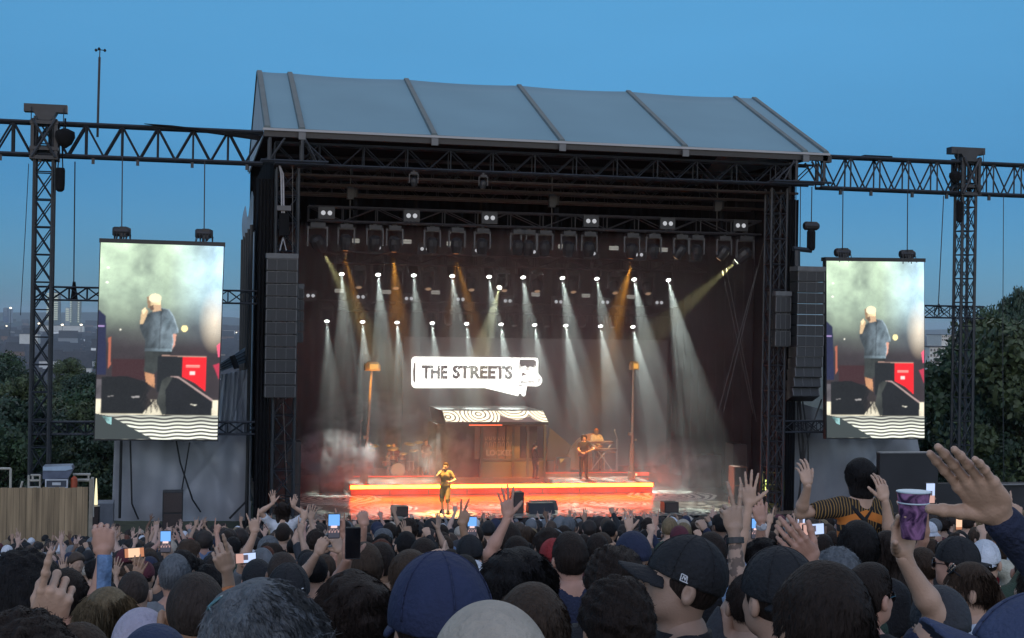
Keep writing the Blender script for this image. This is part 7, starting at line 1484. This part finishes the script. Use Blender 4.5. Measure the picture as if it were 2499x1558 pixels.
def guitar(r, label, col):
    t, B, loc, yr, s_ = r; g = thing('electric_guitar', tuple(to_world((.06, .20, 1.03), loc, yr, s_)), label, 'guitar'); g.rotation_euler = (0, R(-20), yr) if False else (0, 0, yr)
    a = R(158); cx, sx = math.cos(a), math.sin(a)
    def L(x, z): return (x*cx+z*sx*.0, 0, 0)
    mb = MB(); pts = []; n = 26
    for k in range(n):
        th = k*2*math.pi/n; rr = .17+.035*math.cos(2*th)-.03*math.exp(-((th-1.6)/.35)**2)-.03*math.exp(-((th-4.7)/.35)**2); x = rr*1.2*math.cos(th); z = rr*.85*math.sin(th); pts.append((x*cx-z*sx, -.02, x*sx+z*cx))
    mb.prism(pts, (0, .045, 0)); o = bpy.data.objects.new('guitar_body', mb.mesh('guitar_body', mat(col[0], col[1], .25, 0))); COL.objects.link(o); o.parent = g
    mb = MB(); mb.tube((.12*cx, .03, .12*sx), (.72*cx, .03, .72*sx), .022, 6); mb.box((.78*cx, .03, .78*sx), (.16, .02, .08)); o = bpy.data.objects.new('neck', mb.mesh('neck', mat('guitar_neck', (.35, .2, .1), .4, 0))); COL.objects.link(o); o.parent = g
guitar(GT, 'dark electric guitar held by the long haired guitarist', ('guitar_dark', (.05, .02, .015))); guitar(PR, 'electric guitar held by the guitarist in the smoke', ('guitar_red', (.2, .05, .03)))
# drum kit
kit = thing('drum_kit', (x0, 59.9, DRZ), 'drum kit with brass cymbals in front of the bearded drummer', 'drum kit'); M_DR = mat('drum_shell', (.12, .04, .02), .3, .1); M_SKN = mat('drum_skin', (.55, .45, .35), .5, .05); M_CYM = mat('cymbal_brass', (.62, .45, .15), .3, .1, metal=.7); M_CH = mat('chrome_stand', (.4, .38, .35), .25, 0)
def drum(x, y, z, r_, h, ax, nm='drum'):
    mb = MB(); mb.lathe((x, y, z), [(r_, 0), (r_, h)], 20, axis=ax); o = mb.build(nm, M_DR, kit); mb = MB(); a = np.array(unit(ax)); mb.lathe(np.array((x, y, z))+a*(h+.001), [(r_*.97, 0), (r_*.97, .004)], 20, axis=ax); mb.build('drum_skin', M_SKN, o)
    mb = MB(); mb.lathe(np.array((x, y, z))+a*(h-.02), [(r_+.001, 0), (r_+.014, .003), (r_+.014, .018), (r_+.001, .02)], 20, axis=ax); mb.build('hoop', M_CH, o)
drum(x0+.05, 60.05, DRZ+.30, .29, .42, (0, -1, 0), 'bass_drum'); drum(x0-.38, 60.0, DRZ+.42, .19, .2, (0, .2, 1), 'snare_drum'); drum(x0-.12, 59.85, DRZ+.68, .15, .2, (0, .4, 1), 'tom_drum'); drum(x0+.24, 59.85, DRZ+.68, .16, .2, (0, .4, 1), 'tom_drum'); drum(x0+.62, 60.05, DRZ+.22, .22, .4, (0, .1, 1), 'floor_tom'); drum(x0-1.15, 59.8, DRZ+.36, .2, .3, (0, .1, 1), 'side_drum')
for px, py, r_ in ((850, 1087, .2), (912, 1088, .24), (905, 1099, .2), (960, 1096, .26), (1000, 1084, .25), (1010, 1100, .2), (1022, 1080, .2), (950, 1088, .14), (985, 1108, .18)):
    c = P(px, py, 59.8); mb = MB(); mb.lathe(c, [(r_, 0), (r_*.5, .02), (.04, .03), (.01, .05)], 18, axis=(.1*math.sin(px), -.25, 1)); mb.build('cymbal', M_CYM, kit, smooth=True); mb = MB(); mb.tube((c.x, c.y, DRZ), (c.x, c.y, c.z+.05), .014, 5); mb.tube((c.x, c.y, DRZ+.4), (c.x-.2, c.y-.2, DRZ), .01, 4); mb.tube((c.x, c.y, DRZ+.4), (c.x+.2, c.y-.2, DRZ), .01, 4); mb.build('stand', M_CH, kit)
t = thing('microphone_stand', tuple(P(877, 1140, 59)), 'tall thin microphone stand left of the drum kit', 'microphone stand'); mb = MB(); mb.path([tuple(P(876, 1140, 59)), tuple(P(881, 1028, 59))], .015, 5); mb.tube(P(881, 1028, 59), P(884, 1024, 59), .04); mb.tube(P(881, 1070, 59), P(868, 1080, 59), .012); mb.build('stand', M_CH, t)
mb = MB(); q = random.Random(12)
for k in range(14): a = P(848+q.uniform(0, 130), 1160+q.uniform(-6, 3), 59.4); mb.box((a.x, a.y, DRZ+.03+q.random()*.08), (q.uniform(.05, .2), .1, q.uniform(.04, .12)))
single(mb, 'pedals', MATS['chrome_stand'], 'clutter of pedals and clamps at the left end of the drum riser', 'pedals')
t = thing('keyboard_stand', tuple(P(1465, 1150, 60.9)), 'double keyboard on a stand in front of the keyboard player', 'keyboard'); M_KB = mat('keyboard_body', (.10, .05, .03), .4, .1)
for py, w0, w1 in ((1078, 1432, 1498), (1096, 1436, 1505)):
    a, b = P(w0, py, 60.9), P(w1, py+5, 60.9); mb = MB(); mb.bx((a.x, 60.9, b.z), (b.x, 61.25, a.z)); k = mb.build('keyboard', M_KB, t); mb = MB(); mb.bx((a.x+.05, 60.895, a.z-.0), (b.x-.05, 61.05, a.z+.01)); mb.build('keys', M_SKN, k)
mb = MB(); a, b = P(1440, 1140, 61), P(1496, 1140, 61); z1 = P(1440, 1078, 61).z; mb.path([(a.x, 61, KRZ), (b.x, 61, z1)], .03); mb.path([(b.x, 61, KRZ), (a.x, 61, z1)], .03); mb.path([(b.x+.15, 61, KRZ), (b.x+.15, 61, z1+.1)], .025); mb.build('legs', M_CH, t)
speaker(1474, 1105, 1506, 1142, 61.4, KRZ, 'orange lit amplifier behind the keyboard stand', 'amplifier', 'amplifier', trim=mat('tan_amp', (.35, .2, .08), .5)); speaker(1444, 1115, 1462, 1142, 61.5, KRZ, 'small orange lit amplifier left of the keyboard stand', 'amplifier', 'amplifier', trim=MATS['tan_amp'])
t = thing('microphone_stand', tuple(P(1508, 1150, 60.6)), 'microphone stand at the right of the keyboards', 'microphone stand'); mb = MB(); mb.path([tuple(P(1506, 1150, 60.6)), tuple(P(1508, 1075, 60.6)), tuple(P(1500, 1052, 60.6))], .016, 5); mb.lathe(P(1500, 1054, 60.6), [(.02, 0), (.04, .05), (.02, .12)], 8); mb.build('stand', M_CH, t)
# ---- the rest of the crowd
def A1(s_, x, y, z, pose, pn=(0, 1, 0), fd=None): return {s_: dict(W=(x, y, z), pose=pose, pn=pn, fd=fd)}
POS = [('', {}, 'short'), ('', {}, 'long'), ('', {}, 'none'), ('', {}, 'short'), ('right arm up pointing', A1(1, .26, .18, 1.86, 'point', fd=(.05, .1, 1)), 'short'), ('left arm up with open hand', A1(-1, -.28, .2, 1.84, 'open', fd=(-.1, .2, 1)), 'short'), ('right fist up', A1(1, .24, .22, 1.80, 'fist'), 'long'), ('left hand making horns', A1(-1, -.22, .25, 1.86, 'horns', fd=(0, .1, 1)), 'short'), ('right palm raised', A1(1, .34, .12, 1.80, 'open', fd=(.25, 0, 1)), 'none'), ('left finger pointing forward', A1(-1, -.2, .42, 1.66, 'point', fd=(0, .8, .6)), 'short')]
two = dict(A1(1, .30, .15, 1.84, 'open', fd=(.15, 0, 1))); two.update(A1(-1, -.30, .15, 1.82, 'open', fd=(-.15, 0, 1))); POS.append(('both hands up', two, 'short'))
two = dict(A1(1, .12, .25, 1.80, 'relaxed', pn=(-1, 0, 0), fd=(-.2, .1, 1))); two.update(A1(-1, -.12, .25, 1.80, 'relaxed', pn=(1, 0, 0), fd=(.2, .1, 1))); POS.append(('clapping overhead', two, 'short'))
PB_ = [make_body(a, 'mid', i % 4, (1.0, 1.08, .88, .95)[i % 4], ((0, 0, 0), (12, 4, 0), (-14, 0, 4), (0, 8, 0), (-30, 0, 0), (25, 3, -4))[i % 6], sl) for i, (nm, a, sl) in enumerate(POS)]
WT_ = [9, 7, 6, 8, 1.3, .45, .9, .6, .45, 1.0, .3, .4]
ST = [('short', 10), ('fade', 6), ('messy', 5), ('curly', 3), ('buzz', 3), ('long', 4), ('cap', 3), ('cap_back', 3), ('beanie', 2), ('bob', 1.5), ('ponytail', 2), ('receding', 2), ('bucket', 1.5), ('afro', .6)]
HC = [('black', 6), ('dark brown', 9), ('brown', 4), ('fair', 1.5), ('grey', 2), ('red', .4)]; TC = [('black', 9), ('navy', 3), ('white', 2.6), ('grey', 2.4), ('light blue', 1.3), ('dark green', 1), ('maroon', 1), ('beige', .8), ('charcoal', 4), ('denim blue', 1), ('red', .3), ('cream', .5)]
CC = [('black', 5), ('navy', 2), ('white', 2), ('beige', 1.4), ('grey', 1.4), ('maroon', .8), ('red', .4), ('dark green', .5)]
def pick(L, q): return q.choices([x[0] for x in L], [x[1] for x in L])[0]
DES = {'short': 'short %s hair', 'fade': 'faded %s hair', 'messy': 'tousled %s hair', 'curly': 'curly %s hair', 'buzz': 'cropped %s hair', 'long': 'long %s hair', 'cap': 'a %s cap', 'cap_back': 'a %s cap worn backwards', 'beanie': 'a %s beanie', 'bob': 'a %s bob', 'ponytail': 'a %s ponytail', 'receding': 'thinning %s hair', 'bucket': 'a %s bucket hat', 'afro': 'a round %s afro'}
ZN = [(235, 'by the fence'), (560, 'under the left screen'), (735, 'below the left speakers'), (1000, 'below the drummer'), (1175, 'below the singer'), (1350, 'below the booth'), (1560, 'below the guitarist'), (1790, 'below the right lamp'), (2010, 'below the right speakers'), (2260, 'under the right screen'), (9999, 'by the right mast')]
q = random.Random(21); cand = []
Y = 7.2
while Y < 45.8:
    xl, xr = P(-40, 1300, Y).x, P(2540, 1300, Y).x; x = xl+q.uniform(0, .5); step = .56 if Y < 22 else .6
    while x < xr: cand.append((x+q.uniform(-.12, .12), Y+q.uniform(-.17, .17))); x += step*q.uniform(.85, 1.25)
    Y += .62 if Y < 22 else .72
cand.sort(key=lambda c: c[1]); LBL = {}; FAR = []; nfill = 0; PX = [(a, b) for a, b in PLACED]
def topx(x, y, z):
    v = Vector((x, y, z))-CAM; d_ = v.dot(fw); return W0/2+F*v.dot(cR)/d_, H0/2-F*v.dot(cU)/d_
for (x, y) in cand:
    if any((x-a)**2+(y-b)**2 < .40**2 for a, b in PX): continue
    if y > 44.2 and (x < P(232, 1250, 44.5).x+.3): continue
    if y > 43.6 and x < P(232, 1250, 44.5).x+.3: continue
    i = q.choices(range(len(POS)), WT_)[0]; H = q.uniform(.91, 1.045); px0_ = topx(x, y, gz(y, x)+1.7)[0]
    if y < 15: H = q.uniform(.87, .98)
    if y < 17 and q.random() < (.42 if px0_ < 700 else .34): continue
    yaw = R(q.gauss(0, 13) if q.random() < .88 else q.uniform(-150, 150)); aim = -math.atan2(13-x, 52-y)*.6
    sty = pick(ST, q); hc = pick(CC if sty in ('cap', 'cap_back', 'beanie', 'bucket') else HC, q); tc = pick(TC, q); sk_ = q.choices([0, 1, 2, 3, 4], [6, 3, 3, 1.2, 2])[0]
    if nfill < 232-8:
        nfill += 1; px, py = topx(x, y, gz(y, x)+1.75*H); zn = [z[1] for z in ZN if px < z[0]][0]; dep = 'near rows' if y < 11.5 else 'mid rows' if y < 16 else 'far rows'
        base = 'person with %s, %s top, %s%s %s' % (DES[sty] % hc, tc, POS[i][0]+', ' if POS[i][0] else '', dep, zn)
        LBL.setdefault(base, 0); LBL[base] += 1; k = LBL[base]
        if k > 1: base = base.replace('person with', ['', '', 'second person with', 'third person with', 'fourth person with', 'fifth person with'][min(k, 5)])
        if len(base.replace(',', ' ').split()) > 16: base = base.replace(POS[i][0]+', ', '') if POS[i][0] else base
        if len(base.replace(',', ' ').split()) > 16: base = base.replace(' worn backwards', '')
        person((x, y, gz(y, x)), yaw+aim, H, PB_[i], base, 'people packed in the crowd facing the stage', sk_, sty, hc, tc, q.choice(['navy', 'black', 'charcoal', 'beige']), 'mid', q.choice([1, 2]))
    else: FAR.append((x, y, i, H, yaw+aim, sty, hc, tc, sk_))
# the far rows, where heads merge into one mass
LO = [make_body(a, 'lo', i % 4, (1.0, 1.08, .88, .95)[i % 4], (0, 0, 0), sl) for i, (nm, a, sl) in enumerate(POS)]
def arr(me):
    v = np.zeros(len(me.vertices)*3); me.vertices.foreach_get('co', v); L = [tuple(p.vertices) for p in me.polygons]; tri = []
    for p in L:
        tri.append(p[:3]); 
        if len(p) == 4: tri.append((p[0], p[2], p[3]))
    return v.reshape(-1, 3), np.array(tri)
CA = {}
def lo_parts(i, sty):
    if ('b', i) not in CA: CA[('b', i)] = (arr(LO[i]['body']), arr(LO[i]['shirt']))
    if ('h', sty) not in CA: CA[('h', sty)] = arr(hair_lib('lo', sty))
    hm = np.array(LO[i]['HM']); hv, hf = CA[('h', sty)]; return CA[('b', i)][0], CA[('b', i)][1], (hv@hm[:3, :3].T+hm[:3, 3], hf)
SKC = [(.50, .33, .26), (.46, .27, .21), (.36, .225, .155), (.17, .095, .06), (.42, .27, .19)]; HCC = {'black': (.012, .010, .010), 'dark brown': (.026, .017, .013), 'brown': (.06, .038, .025), 'fair': (.22, .16, .09), 'grey': (.14, .15, .16), 'red': (.11, .035, .02)}
VV, TT, KK = [], [], []; n = 0
for (x, y, i, H, yw, sty, hc, tc, sk_) in FAR:
    c, s2 = math.cos(yw), math.sin(yw); Rm = np.array([[c, -s2, 0], [s2, c, 0], [0, 0, 1]])*H
    hcol = CL[hc] if sty in ('cap', 'cap_back', 'beanie', 'bucket') else HCC[hc]
    for (v, t_), col in zip(lo_parts(i, sty), (SKC[sk_], CL[tc], hcol)):
        VV.append(v@Rm.T+np.array([x, y, gz(y, x)])); TT.append(t_+n); n += len(v); KK.append(np.tile([*col, 1.0], (len(v), 1)))
V = np.vstack(VV); T_ = np.vstack(TT); K = np.vstack(KK); me = bpy.data.meshes.new('crowd'); me.vertices.add(len(V)); me.vertices.foreach_set('co', V.ravel()); me.loops.add(T_.size); me.loops.foreach_set('vertex_index', T_.ravel().astype(np.int32)); me.polygons.add(len(T_)); me.polygons.foreach_set('loop_start', np.arange(len(T_))*3); me.polygons.foreach_set('loop_total', np.full(len(T_), 3)); me.update()
ca = me.color_attributes.new('Col', 'FLOAT_COLOR', 'POINT'); ca.data.foreach_set('color', K.ravel()); me.materials.append(vcmat('crowd_colours', 0, .75)); me.polygons.foreach_set('use_smooth', [True]*len(T_)); o = bpy.data.objects.new('far_crowd', me); COL.objects.link(o); tag(o, 'packed rows of people further down the slope at the foot of the stage', 'crowd', kind='stuff')
print('persons', NP[0], 'far', len(FAR), 'far verts', len(V))

for o in bpy.data.objects:
    if o.parent is None and 'label' in o and len(o['label'].split()) > 16: print('LONG', len(o['label'].split()), o.name, o['label'])
# ================================================================== the air between here and the horizon
mb = MB(); mb.bx((-7000, -60, -62), (9500, 9800, 60)); hz = volmat('evening_air', .00009, .2, col=(.75, .88, 1)); tag(mb.build('haze', hz), 'pale evening haze', 'haze', kind='stuff')
